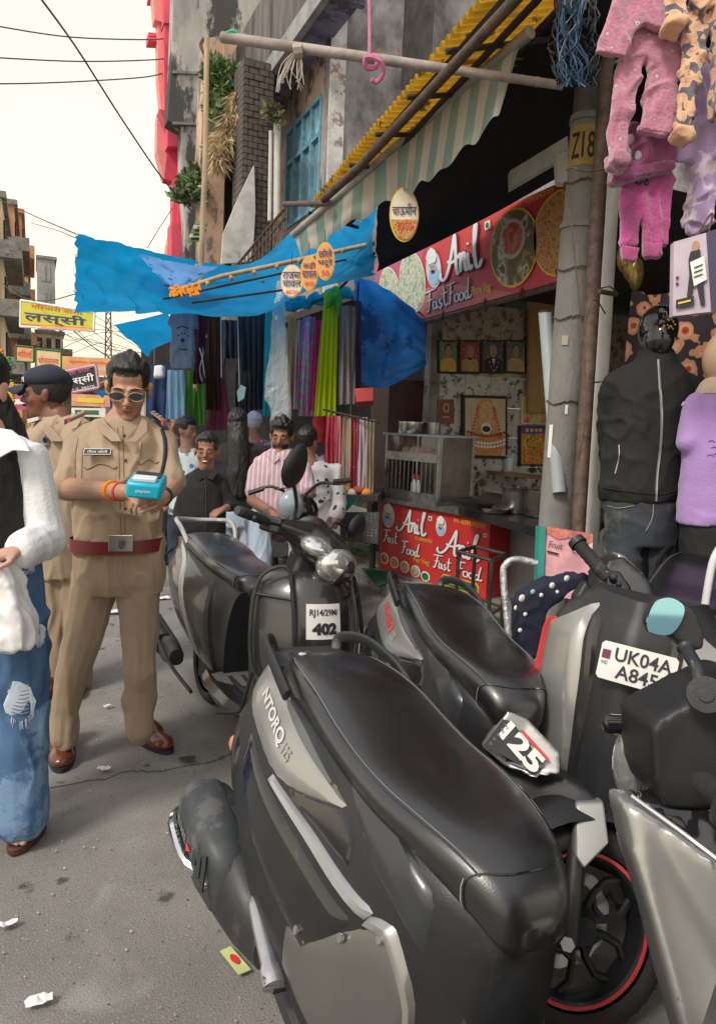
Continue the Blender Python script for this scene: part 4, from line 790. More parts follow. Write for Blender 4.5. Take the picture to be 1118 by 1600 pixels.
# pink rope on the long pole
rpt=thing('pink_rope','pink rope knotted on the weathered pole and hanging from above','rope',tuple(at(578,95,3.35)))
m_pr=M('pink_rope',(.62,.18,.34),.8,v=.2,s=60,b=.5,bs=200)
MB().tube(cat([at(576,-20,3.35),at(577,40,3.35),at(577,92,3.35)],4),.008,6).tube(cat([at(570,92,3.33),at(585,88,3.33),at(588,104,3.33),at(572,106,3.33),at(572,90,3.3),at(594,96,3.3),at(598,114,3.33),at(588,128,3.35),at(580,124,3.34)],5),.011,6).out('cord',m_pr,rpt)
rw=MB()
for i in range(22):
    x=455+random.uniform(-18,20); rw.tube(cat([at(466,76,3.5),at(x,100+random.uniform(-5,20),3.5+random.uniform(-.05,.05)),at(x+random.uniform(-12,12),random.uniform(115,145),3.5)],4),.0025,4,cap=False)
tag(rw.out('straw_string',M('straw_string',(.45,.4,.34),.8)),'frayed pale string knotted on the weathered pole','string')
MB().tube([at(458,80,3.47),at(472,78,3.47)],.034,8).out('knot',M('straw_string'),bpy.data.objects['straw_string'])
# ================================================================ CLOTHES SHOP ON THE RIGHT
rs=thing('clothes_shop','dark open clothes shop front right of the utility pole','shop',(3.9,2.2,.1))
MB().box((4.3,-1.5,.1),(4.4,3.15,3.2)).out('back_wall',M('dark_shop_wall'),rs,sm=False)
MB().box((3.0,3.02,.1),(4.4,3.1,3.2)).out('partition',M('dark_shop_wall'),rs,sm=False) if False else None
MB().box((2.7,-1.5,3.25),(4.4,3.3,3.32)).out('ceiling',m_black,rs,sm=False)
g=MB(); X=3.75
for i in range(46): g.tube([(X,.2+i*.06,.6),(X,.2+i*.06,3.1)],.0022,4,cap=False)
for i in range(42): g.tube([(X,.2,.6+i*.06),(X,2.96,.6+i*.06)],.0022,4,cap=False)
tag(g.out('wire_grid',M('black_wire',(.02,.02,.02),.5)),'black wire grid behind the mannequins','grid',kind='stuff')
# step where the mannequins stand
ps=MB().box((2.35,1.6,-.02),(4.3,2.95,.12)).out('shop_step',m_conc,bev=.01); tag(ps,kind='structure')
m_flor=printed('red_floral_cloth',[(0,(.30,.03,.02)),(.1,(.55,.05,.03)),(.2,(.62,.36,.22)),(.42,(.55,.26,.14)),(.6,(.03,.02,.03))],11,'VORONOI',.8)
o=multi('floral_cloth',[[(985,455,3.75),(1050,462,3.75),(1135,450,3.6)],[(970,600,3.75),(1040,600,3.8),(1135,620,3.6)],[(955,740,3.75),(1040,720,3.8),(1135,760,3.6)]],6,6,m_flor,'red and peach flower printed cloth hanging behind the mannequins',wob=.06,seed=21,fr=6); o['category']='cloth'
o=multi('red_cloth',[[(1010,860,3.75),(1050,868,3.7),(1100,860,3.6)],[(1015,940,3.7),(1050,945,3.7),(1100,940,3.6)],[(1020,1060,3.7),(1050,1060,3.7),(1100,1060,3.6)]],5,5,M('red_cloth',(.42,.03,.03),.85,v=.2,s=5),'red cloth behind the mannequin legs',wob=.05); o['category']='cloth'
b=MB()
for i in range(3): b.ell(at(975+i*9,400+i*14,3.9),.05,.03,.09)
o=b.out('gold_bag',M('gold_foil',(.35,.24,.08),.3,m=.6,v=.5,s=20)); tag(o,'crumpled gold foil bags behind the wire grid','bag')
# mannequin in black jacket
mq=thing('mannequin','glossy black faceless mannequin in dark jacket and washed jeans','mannequin',tuple(atz(990,1010,.12)))
m_gb=M('gloss_black',(.008,.008,.009),.12,v=.2,coat=.6)
b=MB(); D=3.25
hc=at(1027,515,D)
b.ell(hc,.082,.1,.115).ell(at(1029,530,D-.05),.062,.07,.09).cap(at(1022,560,D),.055,at(1020,620,D+.02),.07)
b.cap(at(1018,640,D+.02),.12,at(1010,780,D+.02),.12); b.cap(at(985,800,D),.09,at(985,930,D),.075).cap(at(1035,800,D),.09,at(1028,950,D),.075); b.cap(at(985,930,D),.075,at(978,1090,D+.05),.045).cap(at(1028,950,D),.075,at(1020,1100,D+.05),.045)
remesh('body',b,m_gb,mq,.012,5)
b=MB()
for i in range(26): 
    b.ell(at(1040+random.uniform(-8,14),500+random.uniform(-16,18),D-.117),.004,.003,.005,n=5,k=4)
b.out('gold_splashes',M('gold_fleck',(.5,.33,.12),.4,m=.5),mq)
m_jk=M('charcoal_jacket_cloth',(.009,.010,.009),.85,v=.2,s=3,b=.25,bs=120)
b=MB()
def sec(px0,px1,py,d,th,n=20): # ellipse ring between two pixels
    a,c=at(px0,py,d),at(px1,py,d); mid=(a+c)/2; h=(c-a)/2; return [mid+h*math.cos(2*PI*k/n)+V((cf.x,cf.y,0)).normalized()*th*math.sin(2*PI*k/n) for k in range(n)]
b.loft([sec(938,1060,783,D,.13),sec(936,1065,760,D,.14),sec(942,1068,700,D,.14),sec(948,1074,650,D,.14),sec(946,1080,610,D,.135),sec(950,1078,590,D,.12),sec(965,1066,574,D,.1),sec(992,1056,562,D,.085),sec(998,1050,545,D,.075)])
b.cap(at(957,606,D),.062,at(950,680,D+.08),.055).cap(at(950,680,D+.08),.055,at(958,745,D+.12),.045); b.cap(at(1072,602,D),.06,at(1080,660,D+.06),.055).cap(at(1080,660,D+.06),.055,at(1070,740,D+.12),.045)
jk=remesh('jacket',b,m_jk,mq,.010,6,disp=folds(.007,(7,7,9),3))
m_zip=M('silver_zip',(.5,.5,.5),.3,m=.8,v=.1)
def surf(px,py,d0,lift=.004):
    """first point of the jacket under a pixel ray, lifted a little"""
    return None
from mathutils.bvhtree import BVHTree
def bvh(o): me=o.data; return BVHTree.FromPolygons([v.co for v in me.vertices],[tuple(p.vertices) for p in me.polygons])
def on(bv,px,py,lift=.003):
    h=bv.ray_cast(CC,ray(px,py).normalized()); 
    return (h[0]-ray(px,py).normalized()*lift) if h[0] else None
def ribbon(bv,pts,r,name,m,par,n=5,lift=.003,k=5):
    P=[on(bv,p.x,p.y,lift) for p in cat([V((a,b_,0)) for a,b_ in pts],k)]; P=[p for p in P if p]
    if len(P)>1: return MB().tube(P,r,n).out(name,m,par)
bj=bvh(jk)
ribbon(bj,[(1028,562),(1030,600),(1033,650),(1031,700),(1026,740),(1024,783)],.0055,'zip',m_zip,mq,k=8)
ribbon(bj,[(966,695),(966,715),(960,740)],.003,'pocket_zip',m_zip,mq); ribbon(bj,[(940,762),(980,768),(1030,772),(1062,764)],.003,'hem_seam',m_black,mq)
for pts in ([(1064,634),(1068,628),(1071,634)],[(1069,634),(1073,629),(1076,635)]): ribbon(bj,pts,.003,'emblem',m_white,mq)
m_dn=M('washed_black_denim',(.03,.035,.045),.85,v=.3,s=4,b=.4,bs=200,c3=(.11,.11,.10),s3=2.2,t3=.56)
b=MB(); b.loft([sec(942,1058,775,D,.125),sec(944,1058,820,D,.13),sec(950,1056,850,D,.12)])
b.loft([sec(944,1002,835,D,.1,14),sec(942,1004,900,D-.01,.09,14),sec(948,1000,980,D,.075,14),sec(950,1000,1110,D+.02,.075,14)]); b.loft([sec(1002,1056,835,D,.1,14),sec(1002,1050,900,D-.01,.09,14),sec(1000,1046,980,D,.075,14),sec(1000,1042,1110,D+.02,.075,14)])
je=remesh('jeans',b,m_dn,mq,.010,5,disp=folds(.006,(8,8,10),5)); bj2=bvh(je)
ribbon(bj2,[(948,790),(965,794),(990,790)],.002,'pocket_seam',M('tan_thread',(.3,.25,.18),.8),mq); ribbon(bj2,[(1020,788),(1018,810),(1008,830)],.002,'fly_seam',M('tan_thread'),mq)
# mannequin in purple top
mp=thing('mannequin','skin toned mannequin in plain purple top and black trousers at right edge','mannequin',tuple(atz(1110,1060,.12)))
m_mq=M('mannequin_tan',(.5,.33,.23),.4,v=.05)
D2=3.05; b=MB(); b.ell(at(1132,560,D2),.085,.1,.12).cap(at(1130,600,D2),.05,at(1132,650,D2),.07).cap(at(1132,650,D2),.12,at(1130,850,D2),.12).cap(at(1110,850,D2),.08,at(1100,1100,D2),.06).cap(at(1150,850,D2),.08,at(1150,1100,D2),.06)
remesh('body',b,m_mq,mp,.013,4)
m_pt=M('lilac_cotton',(.36,.22,.50),.85,v=.08,b=.3,bs=100,sh=.3)
b=MB(); b.loft([sec(1056,1200,818,D2,.13),sec(1062,1195,760,D2,.13),sec(1068,1190,710,D2,.15),sec(1072,1195,650,D2,.13),sec(1080,1190,625,D2,.12),sec(1095,1175,612,D2,.09)]); b.cap(at(1088,632,D2),.055,at(1076,690,D2-.02),.055)
pt_=remesh('top',b,m_pt,mp,.012,5,disp=folds(.007,(8,8,8),8)); bp_=bvh(pt_)
b=MB(); b.loft([sec(1062,1200,815,D2,.12),sec(1064,1200,870,D2,.12),sec(1066,1150,960,D2,.09),sec(1070,1140,1120,D2,.08)])
remesh('trousers',b,m_black,mp,.014,5,disp=folds(.006))
b=MB(); b.loft([sec(1085,1190,616,D2,.1),sec(1094,1175,600,D2,.085),sec(1105,1160,590,D2,.07)]); remesh('scarf_collar',b,M('cream_net',(.55,.42,.33),.8,v=.15,b=.6,bs=60),mp,.01,3,disp=folds(.006,(20,20,30)))
for k,(x,y) in enumerate([(1106,690),(1110,700),(1114,710),(1104,712)]):
    ribbon(bp_,[(x,y),(x+5,y-2),(x+10,y+1)],.0018,'print',M('purple_ink_print',(.16,.08,.28),.7),mp)
# hanging garments
m_pk1=printed('pink_fleece_print',[(0,(.08,.06,.07)),(.05,(.62,.55,.57)),(.13,(.44,.18,.25)),(.40,(.50,.22,.30)),(.62,(.60,.15,.30)),(.68,(.42,.17,.24))],20,'VORONOI',.95,sh=.8,b=.5)
m_pkc=M('dusty_pink_fleece',(.42,.17,.25),.95,v=.12,s=9,b=.6,bs=90,sh=.8); m_mg=M('magenta_fleece',(.42,.06,.22),.95,v=.14,s=9,b=.6,bs=90,sh=.8); m_mg2=M('plum_fleece',(.26,.05,.15),.95,v=.14,s=9,b=.6,bs=90,sh=.8)
m_or1=printed('peach_star_print',[(0,(.06,.06,.09)),(.075,(.66,.37,.22)),(.42,(.7,.42,.27)),(.68,(.13,.12,.15))],30,'VORONOI',.95,sh=.5,b=.3); m_orc=M('peach_cuff',(.66,.38,.22),.9,v=.08,b=.4,bs=90,sh=.5)
m_lil=M('lilac_fleece',(.36,.24,.42),.95,v=.1,s=8,b=.5,bs=90,sh=.8); m_lil2=printed('lilac_fleece_print',[(0,(.6,.35,.3)),(.03,(.38,.25,.46)),(.5,(.42,.28,.5)),(.7,(.6,.5,.6))],22,'VORONOI',.95,sh=.8,b=.3)
m_emb=M('dark_thread',(.05,.04,.06),.9)
def garment(name,label,parts,D,fold=.011,seed=0,vox=.007):
    t=thing(name,label,'pajama set',tuple(at(*parts[0][2][0][0],D)) if False else tuple(at(parts[0][2][0][0][0],parts[0][2][0][0][1],D)),group='pajama sets hanging over the shop front')
    out=[]
    for nm,m,polys,th,dd in parts:
        out.append(puff(nm,[([(x,y,D+dd) for x,y in p],th) for p in polys],th,m,t,vox,4,fold=folds(fold,(9,9,7),seed)))
    return t,out
t1,o1=garment('pajama_set','dusty pink dog print fleece pajama set hanging nearest the pole',[
 ('top',m_pk1,[[(975,-40),(1070,-40),(1066,20),(1040,28),(1030,48),(1005,38),(990,52),(975,92),(962,88),(960,30)],[(972,-40),(982,40),(962,88),(928,84),(935,60),(955,10)],[(1045,-40),(1075,-40),(1066,42),(1040,40)]],.03,-.03),
 ('trousers',m_pk1,[[(975,40),(1062,20),(1062,95),(1056,150),(1045,212),(1000,205),(996,208),(1004,165),(1012,110),(1010,84),(1002,100),(994,150),(980,205),(978,256),(972,262),(950,255),(953,205),(958,160),(966,100)]],.032,.02),
 ('cuff',m_pkc,[[(951,240),(977,245),(975,262),(951,258)],],.095,.025),('cuff',m_pkc,[[(994,196),(1044,203),(1040,216),(993,208)]],.032,.025)],2.75,seed=1)
t2,o2=garment('pajama_set','magenta fleece pajama set with small white hearts hanging below the dog print one',[
 ('top',m_mg2,[[(962,200),(1052,195),(1048,264),(974,288),(955,285),(952,240)]],.07,.0),
 ('trousers',m_mg,[[(972,280),(1048,264),(1050,290),(1042,385),(1005,383),(1001,300),(996,385),(968,388),(968,300)]],.032,.03),
 ('cuff',m_mg,[[(968,384),(998,388),(992,411),(972,408)]],.035,.03),('cuff',m_mg,[[(1003,378),(1035,380),(1034,402),(1007,404)]],.032,.03),('waistband',m_mg2,[[(974,270),(1049,258),(1049,268),(973,288)]],.085,.0)],2.9,seed=4)
bv2=bvh(o2[0])
for x,y in ((984,218),(996,244),(966,262),(980,240)):
    p=on(bv2,x,y,.0); 
    if p: MB().ell(p,.018,.012,.022,n=8,k=6).out('pompom',M('white_wool',(.65,.6,.62),.95,b=.6,bs=80),t2)
bv2=bvh(o2[1]); ribbon(bv2,[(992,284),(998,288),(1003,282)],.003,'stitching',m_emb,t2); ribbon(bv2,[(1006,286),(1009,280),(1012,286),(1009,289),(1006,286)],.003,'stitching',m_emb,t2)
t3,o3=garment('pajama_set','peach cat and star print pajama set hanging beside the pink ones',[
 ('top',m_or1,[[(1060,-40),(1130,-40),(1118,10),(1090,20),(1072,-5)],[(1048,-40),(1075,-40),(1064,48),(1042,48),(1036,30)]],.03,-.03),
 ('cuff',m_orc,[[(1036,32),(1066,36),(1062,52),(1038,48)]],.08,-.03),
 ('trousers',m_or1,[[(1072,-5),(1115,5),(1110,40),(1098,100),(1080,150),(1076,205),(1054,212),(1052,195),(1058,150),(1066,80)]],.032,.0),
 ('cuff',m_orc,[[(1052,198),(1078,202),(1072,224),(1051,219)]],.07,.0),('sleeve',m_or1,[[(1110,-20),(1135,-20),(1135,180),(1114,180),(1112,60)]],.07,-.02)],2.7,seed=7)
t4,o4=garment('pajama_set','lilac fleece pajama set with shiny print at the right edge',[
 ('top',m_lil,[[(1098,80),(1140,60),(1140,235),(1082,240),(1085,200),(1082,150)],[(1085,190),(1082,255),(1056,250),(1062,215)]],.032,.03),
 ('trousers',m_lil2,[[(1082,238),(1140,230),(1140,270),(1118,300),(1104,360),(1070,350),(1078,300)]],.08,.05),
 ('cuff',m_lil,[[(1073,345),(1096,352),(1090,370),(1070,366)]],.032,.05)],2.85,seed=9)
ho=pole('clothes_rail',[at(940,-22,2.85),at(1150,-30,2.6)],.014,m_iron,'iron rail along the top of the shop front','rail')
pole('shelf_bar',[at(935,455,3.4),at(962,460,3.5)],.012,m_iron,'short rusty bar sticking out behind the pipes','bar')
# packed printed box hanging (tights pack) and pink pack
pk_=thing('clothing_pack','clear packed leggings with model picture and price tag hanging right','package',tuple(at(1090,430,2.7)))
cs=[at(1052,378,2.7),at(1135,354,2.55),at(1135,484,2.55),at(1050,494,2.7)]
MB().poly(cs,cf*.03).out('pack',M('lilac_card',(.50,.42,.50),.25,v=.12,s=6),pk_,sm=False); G=Face(*[c-cf*.002 for c in cs],n=-cf)
G.shape([(.62,.0),(1,0),(1,1),(.72,1)],M('navy_card_print',(.05,.045,.09),.4),pk_,1); G.disc(.42,.14,.07,.07,m_sk,pk_,1); G.shape([(.34,.2),(.52,.2),(.54,.4),(.44,.5),(.34,.9),(.26,.9),(.32,.5),(.3,.3)],m_ink,pk_,2); G.shape([(.42,.5),(.56,.42),(.62,.92),(.54,.92)],m_ink,pk_,2)
G.shape([(.34,.34),(.6,.3),(.66,.6),(.42,.66)],m_white,pk_,3); G.shape([(.08,.8),(.42,.78),(.42,.9),(.08,.92)],m_ink,pk_,3); G.shape([(.13,.84),(.37,.825),(.37,.85),(.13,.865)],m_yelp,pk_,4)
for v_ in (.42,.48,.54): G.shape([(.42,v_),(.58,v_-.02),(.59,v_-.005),(.43,v_+.015)],m_ink,pk_,4)
for v_ in (.5,.58): G.disc(.08,v_,.03,.025,m_out,pk_,1)
MB().tube(cat([at(1085,372,2.66),at(1105,340,2.66),at(1112,335,2.66),at(1106,362,2.66)],4),.004,5).out('hook',m_iron,pk_)
pp_=thing('pink_package','pink and white bedding pack with red and green edging leaning at the pole','package',tuple(at(880,900,2.75)))
cs=[at(850,822,2.9),at(925,834,2.8),at(925,940,2.8),at(846,930,2.9)]
MB().poly(cs,cf*.05).out('pack',M('pink_plastic',(.72,.36,.42),.25,v=.25,s=7,b=.3,bs=12,c3=(.75,.6,.6),s3=7,t3=.56),pp_,sm=False); G=Face(*[c-cf*.002 for c in cs],n=-cf)
G.shape([(0,0),(1,0),(1,.1),(.8,.22),(.6,.1),(.3,.16),(0,.08)],M('red_floral_print',(.5,.15,.12),.5,v=.4,s=40),pp_,1); G.text('Fruit',.25,.25,.3,.1,m_ink,pp_,2,0,.3); G.text('Cotton',.78,.28,.36,.1,m_ink,pp_,2,0,.3); G.shape([(.08,.34),(.32,.36),(.32,.39),(.08,.37)],m_ink,pp_,2)
MB().poly([at(842,822,2.88),at(852,822,2.88),at(847,935,2.88),at(838,935,2.88)],cf*.06).out('spine',M('teal_card',(.03,.28,.24),.5),pp_,sm=False)
# ================================================================ CLOTHES STALLS IN THE MIDDLE
def hang(px0,px1,py0,py1,d,m,label,name='hanging_cloth',catg='garment',pl=5,wob=.02,seed=0,flare=1.,lean=0,group='garments hanging in the street stalls',amp=.03,hem=0):
    w0=(px1-px0)/2; cx=(px0+px1)/2
    cor=[at(cx-w0/flare,py0,d),at(cx+w0/flare,py0,d),at(cx+w0+lean,py1+hem,d),at(cx-w0+lean,py1,d)]
    return sheet(name,cor,max(14,pl*6),8,m,label,catg,wob=wob,fr=3,seed=seed,group=group,pleat=(amp,pl))
def dye(n,c,c2=None,v=.25,s=6,**k): return translucent(M(n,c,.85,v=v,s=s,c2=c2,st=(1,1,.25),**k),.45)
back=MB().box((1.75,11.6,0),(4.9,11.8,2.75)).out('shade_backdrop',M('dark_shop_wall'),sm=False); tag(back,'dark backdrop added for the shade behind the far clothes stalls','screen')  # dark sheet added to stand in for shade behind the stalls
sc_t=[ (414,432,455,650,6.7,dye('teal_silk',(0.027,0.405,0.486)),'teal dupatta at the left of the plastic covered row'),
 (432,448,480,648,6.6,dye('turquoise_silk',(0.0405,0.351,0.486)),'turquoise dupatta, second in the scarf row'),
 (448,465,495,640,6.55,dye('tan_silk',(0.486,0.324,0.162)),'tan brown dupatta, third in the scarf row'),
 (462,474,500,640,6.5,printed('pink_tick_print',[(0,(.4,.12,.2)),(.5,(.5,.4,.42))],30,'Z'),'narrow pink checked dupatta beside the tan one'),
 (470,495,495,650,6.45,printed('teal_floral_print',[(0,(.02,.25,.27)),(.2,(.45,.38,.08)),(.34,(.03,.32,.36)),(.5,(.4,.15,.3))],20),'teal dupatta with yellow and purple flowers'),
 (488,510,500,640,6.4,dye('crimson_silk',(0.567,0.0405,0.203)),'crimson pink dupatta beside the lime one')]
for i,(a,b_,c_,e,d,m,l) in enumerate(sc_t): hang(a,b_,c_,e,d,m,l,'dupatta',pl=3,seed=i,flare=1.3,lean=-5,amp=.025)
lime=dye('lime_silk',(0.513,0.675,0.0135),v=.12)
hang(500,535,455,650,6.2,lime,'bright lime yellow dupatta knotted to the pole','dupatta',pl=4,seed=4,flare=1.6,lean=-10)
b=MB(); b.cap(at(524,455,6.2),.05,at(530,490,6.2),.03).cap(at(520,462,6.15),.035,at(512,480,6.15),.02); remesh('dupatta_knot',b,dye('green_silk',(0.108,0.567,0.108)),None,.02,3,disp=folds(.012,(20,20,20))); tag(bpy.data.objects['dupatta_knot'],'bright green cloth knot tying the lime dupatta','knot')
bpy.data.objects['dupatta_knot']['category']='cloth knot'
hang(528,556,478,632,6.1,printed('black_white_zigzag',[(0,(.02,.02,.03)),(.52,(.34,.27,.28))],46,'DIAGONAL'),'black and white zigzag dupatta beside the lime one','dupatta',pl=3,seed=6,flare=1.1)
hang(552,564,470,615,6.15,dye('dark_violet_cloth',(0.0675,0.0405,0.108)),'dark violet cloth strip beside the blue side tarpaulin','dupatta',pl=2,seed=7)
for i in range(5): 
    p=at(438+i*22,470-i*8,6.5); 
    o=remesh('bow',MB().cap(at(430+i*23,488-i*5,6.45),.03,at(446+i*23,476-i*5,6.45),.06).cap(at(446+i*23,476-i*5,6.45),.06,at(458+i*23,484-i*5,6.45),.03),dye('cyan_net',(.02,.42,.6)),None,.02,3,disp=folds(.015,(18,18,18),i)); tag(o,['leftmost','second','third','fourth','rightmost'][i]+' cyan net bow tied along the scarf pole','bow','cyan bows along the scarf pole')
o=remesh('red_bundle',MB().cap(at(499,655,6.5),.06,at(500,676,6.5),.06).ell(at(499,690,6.5),.05,.04,.03),M('red_bundle_cloth',(.45,.02,.04),.8,v=.2),None,.02,4,disp=folds(.01)); tag(o,'red bundled cloth end hanging below the dupattas','cloth')
for i,(a,b_,c_,e,m,l) in enumerate([(508,528,650,765,printed('maroon_dot_print',[(0,(.5,.4,.38)),(.12,(.28,.02,.04)),(.5,(.36,.03,.06))],26),'maroon dotted stole, leftmost of the lower rack'),(524,538,650,762,printed('pink_dot_print',[(0,(.5,.4,.38)),(.12,(.42,.16,.18))],24),'dusty pink dotted stole, second on the lower rack'),(534,550,648,785,dye('cream_stole',(.5,.44,.33)),'long cream stole, third on the lower rack'),(547,561,650,765,printed('maroon_paisley',[(0,(.5,.4,.3)),(.15,(.30,.03,.05))],22),'maroon paisley stole, fourth on the lower rack'),(560,575,652,780,printed('lilac_dot_print',[(0,(.15,.03,.06)),(.12,(.46,.38,.45))],34),'pale lilac dotted stole, fifth on the lower rack'),(571,586,655,775,dye('beige_stole',(.42,.35,.24)),'beige stole, rightmost of the lower rack')]):
    hang(a,b_,c_,e,6.0,m,l,'stole',pl=3,seed=i+20,group='stoles on the lower rack',flare=1.15,lean=-3,amp=.018)
    fr=MB()
    for k in range(8): x=a+(b_-a)*(k+.5)/8-3; fr.tube([at(x,e-1,5.99),at(x+random.uniform(-1,1),e+random.uniform(8,14),5.99)],.004,4)
    fr.out('fringe',M('cream_fringe',(.5,.42,.34),.9,v=.3),bpy.data.objects[[o_.name for o_ in C.objects if o_.name.startswith('stole')][-1]])
pole('rack_bar',[at(505,640,6.05),at(592,660,5.9)],.01,m_dark,'thin dark bar carrying the lower rack of stoles','bar')
pole('scarf_pole',[at(410,440,6.7),at(470,478,6.5),at(520,462,6.25),at(585,395,5.9)],.012,m_dark,'dark curved pole carrying the row of dupattas','pole')
pole('thin_post',[at(560,440,5.95),at(548,640,6.0),at(540,770,6.1)],.008,m_dark,'thin dark post in front of the zigzag dupatta','post')
rb=MB().poly([at(553,607,6.0),at(584,605,6.0),at(584,627,6.0),at(556,629,6.0)],cf*.25).out('red_box',M('red_plastic',(.5,.05,.05),.5,v=.1),bev=.01); tag(rb,'small red plastic box hanging below the blue side tarpaulin','box')
# plastic cover sheet
m_cv=M('clear_plastic_sheet',(.62,.68,.72),.12,v=.2,s=8,b=.8,bs=9,alpha=.34,st=(1,1,.2)); 
o=puff('plastic_cover',[[(434,440,5.9),(440,440,5.9),(449,540,5.9),(454,640,5.9),(440,760,5.9),(424,760,5.9),(424,640,5.9),(414,620,5.9),(424,540,5.9)]],.12,m_cv,None,.012,5,fold=folds(.010,(22,22,3),3)); tag(o,'crumpled clear plastic cover hanging over the dupatta row','plastic sheet')
# grey T-shirt and the garments round it
def mt(n,c,**k): return M(n,c,.9,v=.12,s=6,b=.3,bs=60,**k)
ts=thing('tshirt','grey blue T-shirt with dark paw print on a hanger under the tarpaulin','t-shirt',tuple(at(285,530,6.2)),group='garments hanging in the street stalls')
sh=puff('shirt',[[(268,490,6.2),(280,482,6.2),(298,482,6.2),(308,490,6.2),(309,515,6.2),(303,512,6.2),(303,578,6.2),(268,578,6.2),(268,512,6.2),(262,508,6.2)]],.09,mt('slate_cotton',(.15,.19,.25)),ts,.012,4,fold=folds(.008))
bs_=bvh(sh)
for x,y,r_ in ((286,532,.024),(279,524,.009),(284,521,.009),(289,521,.009),(294,525,.009)):
    p=on(bs_,x,y,.0); 
    if p: MB().ell(p,r_,.006,r_*.8,n=10,k=6).out('print',m_ink,ts)
ribbon(bs_,[(276,513),(284,510),(294,513)],.005,'print',m_ink,ts); ribbon(bs_,[(280,545),(286,546),(292,545)],.005,'print',m_ink,ts); MB().tube(cat([at(270,486,6.15),at(286,476,6.15),at(302,486,6.15)],4),.008,6).out('hanger',m_ink,ts)
hang(302,322,490,600,6.5,dye('dark_maroon_cloth',(.06,.015,.03)),'dark maroon garment behind the bamboo post','garment',pl=2,seed=31)
hang(322,345,490,640,6.8,dye('dark_brown_cloth',(.05,.02,.015)),'dark brown garment right of the bamboo post','garment',pl=3,seed=32)
hang(259,290,578,655,6.6,dye('sky_blue_cloth',(.25,.45,.62),v=.1),'sky blue skirt hanging below the grey T-shirt','garment',pl=3,seed=33,flare=1.2)
hang(288,323,575,665,6.7,dye('leaf_green_cloth',(.06,.2,.03)),'leaf green skirt hanging behind the bamboo post','garment',pl=4,seed=34,flare=1.2)
hang(322,362,572,672,6.9,dye('dusty_wine_cloth',(.22,.05,.10)),'wine coloured frock with sheer skirt on a hanger','garment',pl=4,seed=35,flare=2.2)
hang(228,262,570,655,6.9,M('navy_shirt_cloth',(.01,.03,.09),.9),'navy dungaree garment at the left end of stalls','garment',pl=2,seed=36)
o=puff('white_blouse',[[(243,572,6.8),(256,570,6.8),(258,590,6.8),(240,592,6.8)]],.1,m_white,None,.02,4); tag(o,'small white blouse pinned over the navy dungaree','blouse')
for i,(a,b_,c_,e,m,l) in enumerate([(345,372,500,560,M('black_net',(.02,.02,.03),.9),'black net garment below the tarpaulin edge'),(372,400,490,640,M('charcoal_cloth',(.025,.025,.03),.9),'charcoal garment in the dark stall centre'),(398,426,480,640,M('midnight_cloth',(.02,.025,.04),.9),'midnight blue garment left of the plastic cover'),(368,392,580,650,M('coffee_cloth',(.06,.04,.03),.9),'coffee brown garment low in the dark stall'),(340,352,560,640,M('plum_dark_cloth',(.06,.02,.04),.9),'narrow plum garment behind the wine frock')]):
    hang(a,b_,c_,e,7.2,m,l,'garment',pl=3,seed=40+i)
o=MB().poly([at(370,612,6),at(376,601,6),at(384,605,6),at(381,622,6),at(372,628,6)],cf*.03).out('price_card',M('light_blue_card',(.3,.5,.55),.5),sm=False); tag(o,'small pale blue card dangling on a string in the dark stall','card')
for a,b_ in (((345,495,6.2),(346,590,6.2)),((371,490,6.1),(374,603,6.0))): cable([(a[0],a[1]),((a[0]+b_[0])/2,(a[1]+b_[1])/2),(b_[0],b_[1])],6.1,6.05,.004,'white string hanging in the stall above '+('the wine frock' if a[0]<350 else 'the pale blue card'),m=M('white_string',(.5,.5,.48),.8),group='strings in the stall')
o=MB().tube(cat([at(313,535,6.55),at(318,550,6.5),at(312,580,6.5),at(320,600,6.5),at(316,560,6.45),at(310,540,6.5)],5),.006,5).out('white_string',M('white_string')); tag(o,'loose white cord knotted on the bamboo post','cord')
# tables with goods
tb=thing('goods_table','low stall table heaped with folded patterned cloth behind the boy','table',tuple(at(400,760,6)))
MB().box((1.9,5.9,.78),(3.0,7.6,.84)).out('tabletop',m_dark,tb,sm=False)
for x in (1.95,2.92):
    for y in (5.95,7.5): MB().tube([(x,y,0),(x,y,.78)],.03,6).out('leg',m_dark,tb)
bb=[]
random.seed(12)
cols=[('heap_red',(.4,.05,.06)),('heap_white',(.55,.55,.6)),('heap_blue',(.05,.2,.4)),('heap_pink',(.6,.25,.35)),('heap_teal',(.03,.28,.3)),('heap_yellow',(.5,.4,.1))]
heap=[]
for i in range(14):
    px=345+random.uniform(0,95); py=700+random.uniform(0,60); n_,c_=cols[i%6]; p=V((2.0+random.uniform(0,.9),6.0+random.uniform(0,1.4),.9+random.uniform(0,.18)))
    o=remesh('folded_cloth',MB().ell(p,.16,.13,.07),printed(n_,[(0,tuple(x*.5 for x in c_)),(.12,c_),(.5,tuple(min(1,x*1.4+.1) for x in c_))],30),None,.02,3,disp=folds(.02,(12,12,12),i)); heap.append((o,['red','white','blue','pink','teal','yellow'][i%6]))
heap.sort(key=lambda q:(q[0].data.vertices[0].co-CC).dot(cr)/(q[0].data.vertices[0].co-CC).dot(cf))
for k,(o,c_) in enumerate(heap): tag(o,c_+' patterned folded cloth, '+['leftmost','second from the left','third from the left','fourth from the left','fifth from the left','sixth from the left','just left of centre','just right of centre','sixth from the right','fifth from the right','fourth from the right','third from the right','second from the right','rightmost'][k]+' in the table heap','cloth','cloth heap on the stall table')
t2b=thing('display_table','table with teal cover and goods below the stole rack','table',tuple(at(550,800,6)))
c0=[at(515,772,6.0),at(590,776,5.8),at(600,760,6.6),at(530,758,6.8)]
MB().poly(c0,(0,0,-.04)).out('tabletop',m_dark,t2b,sm=False)
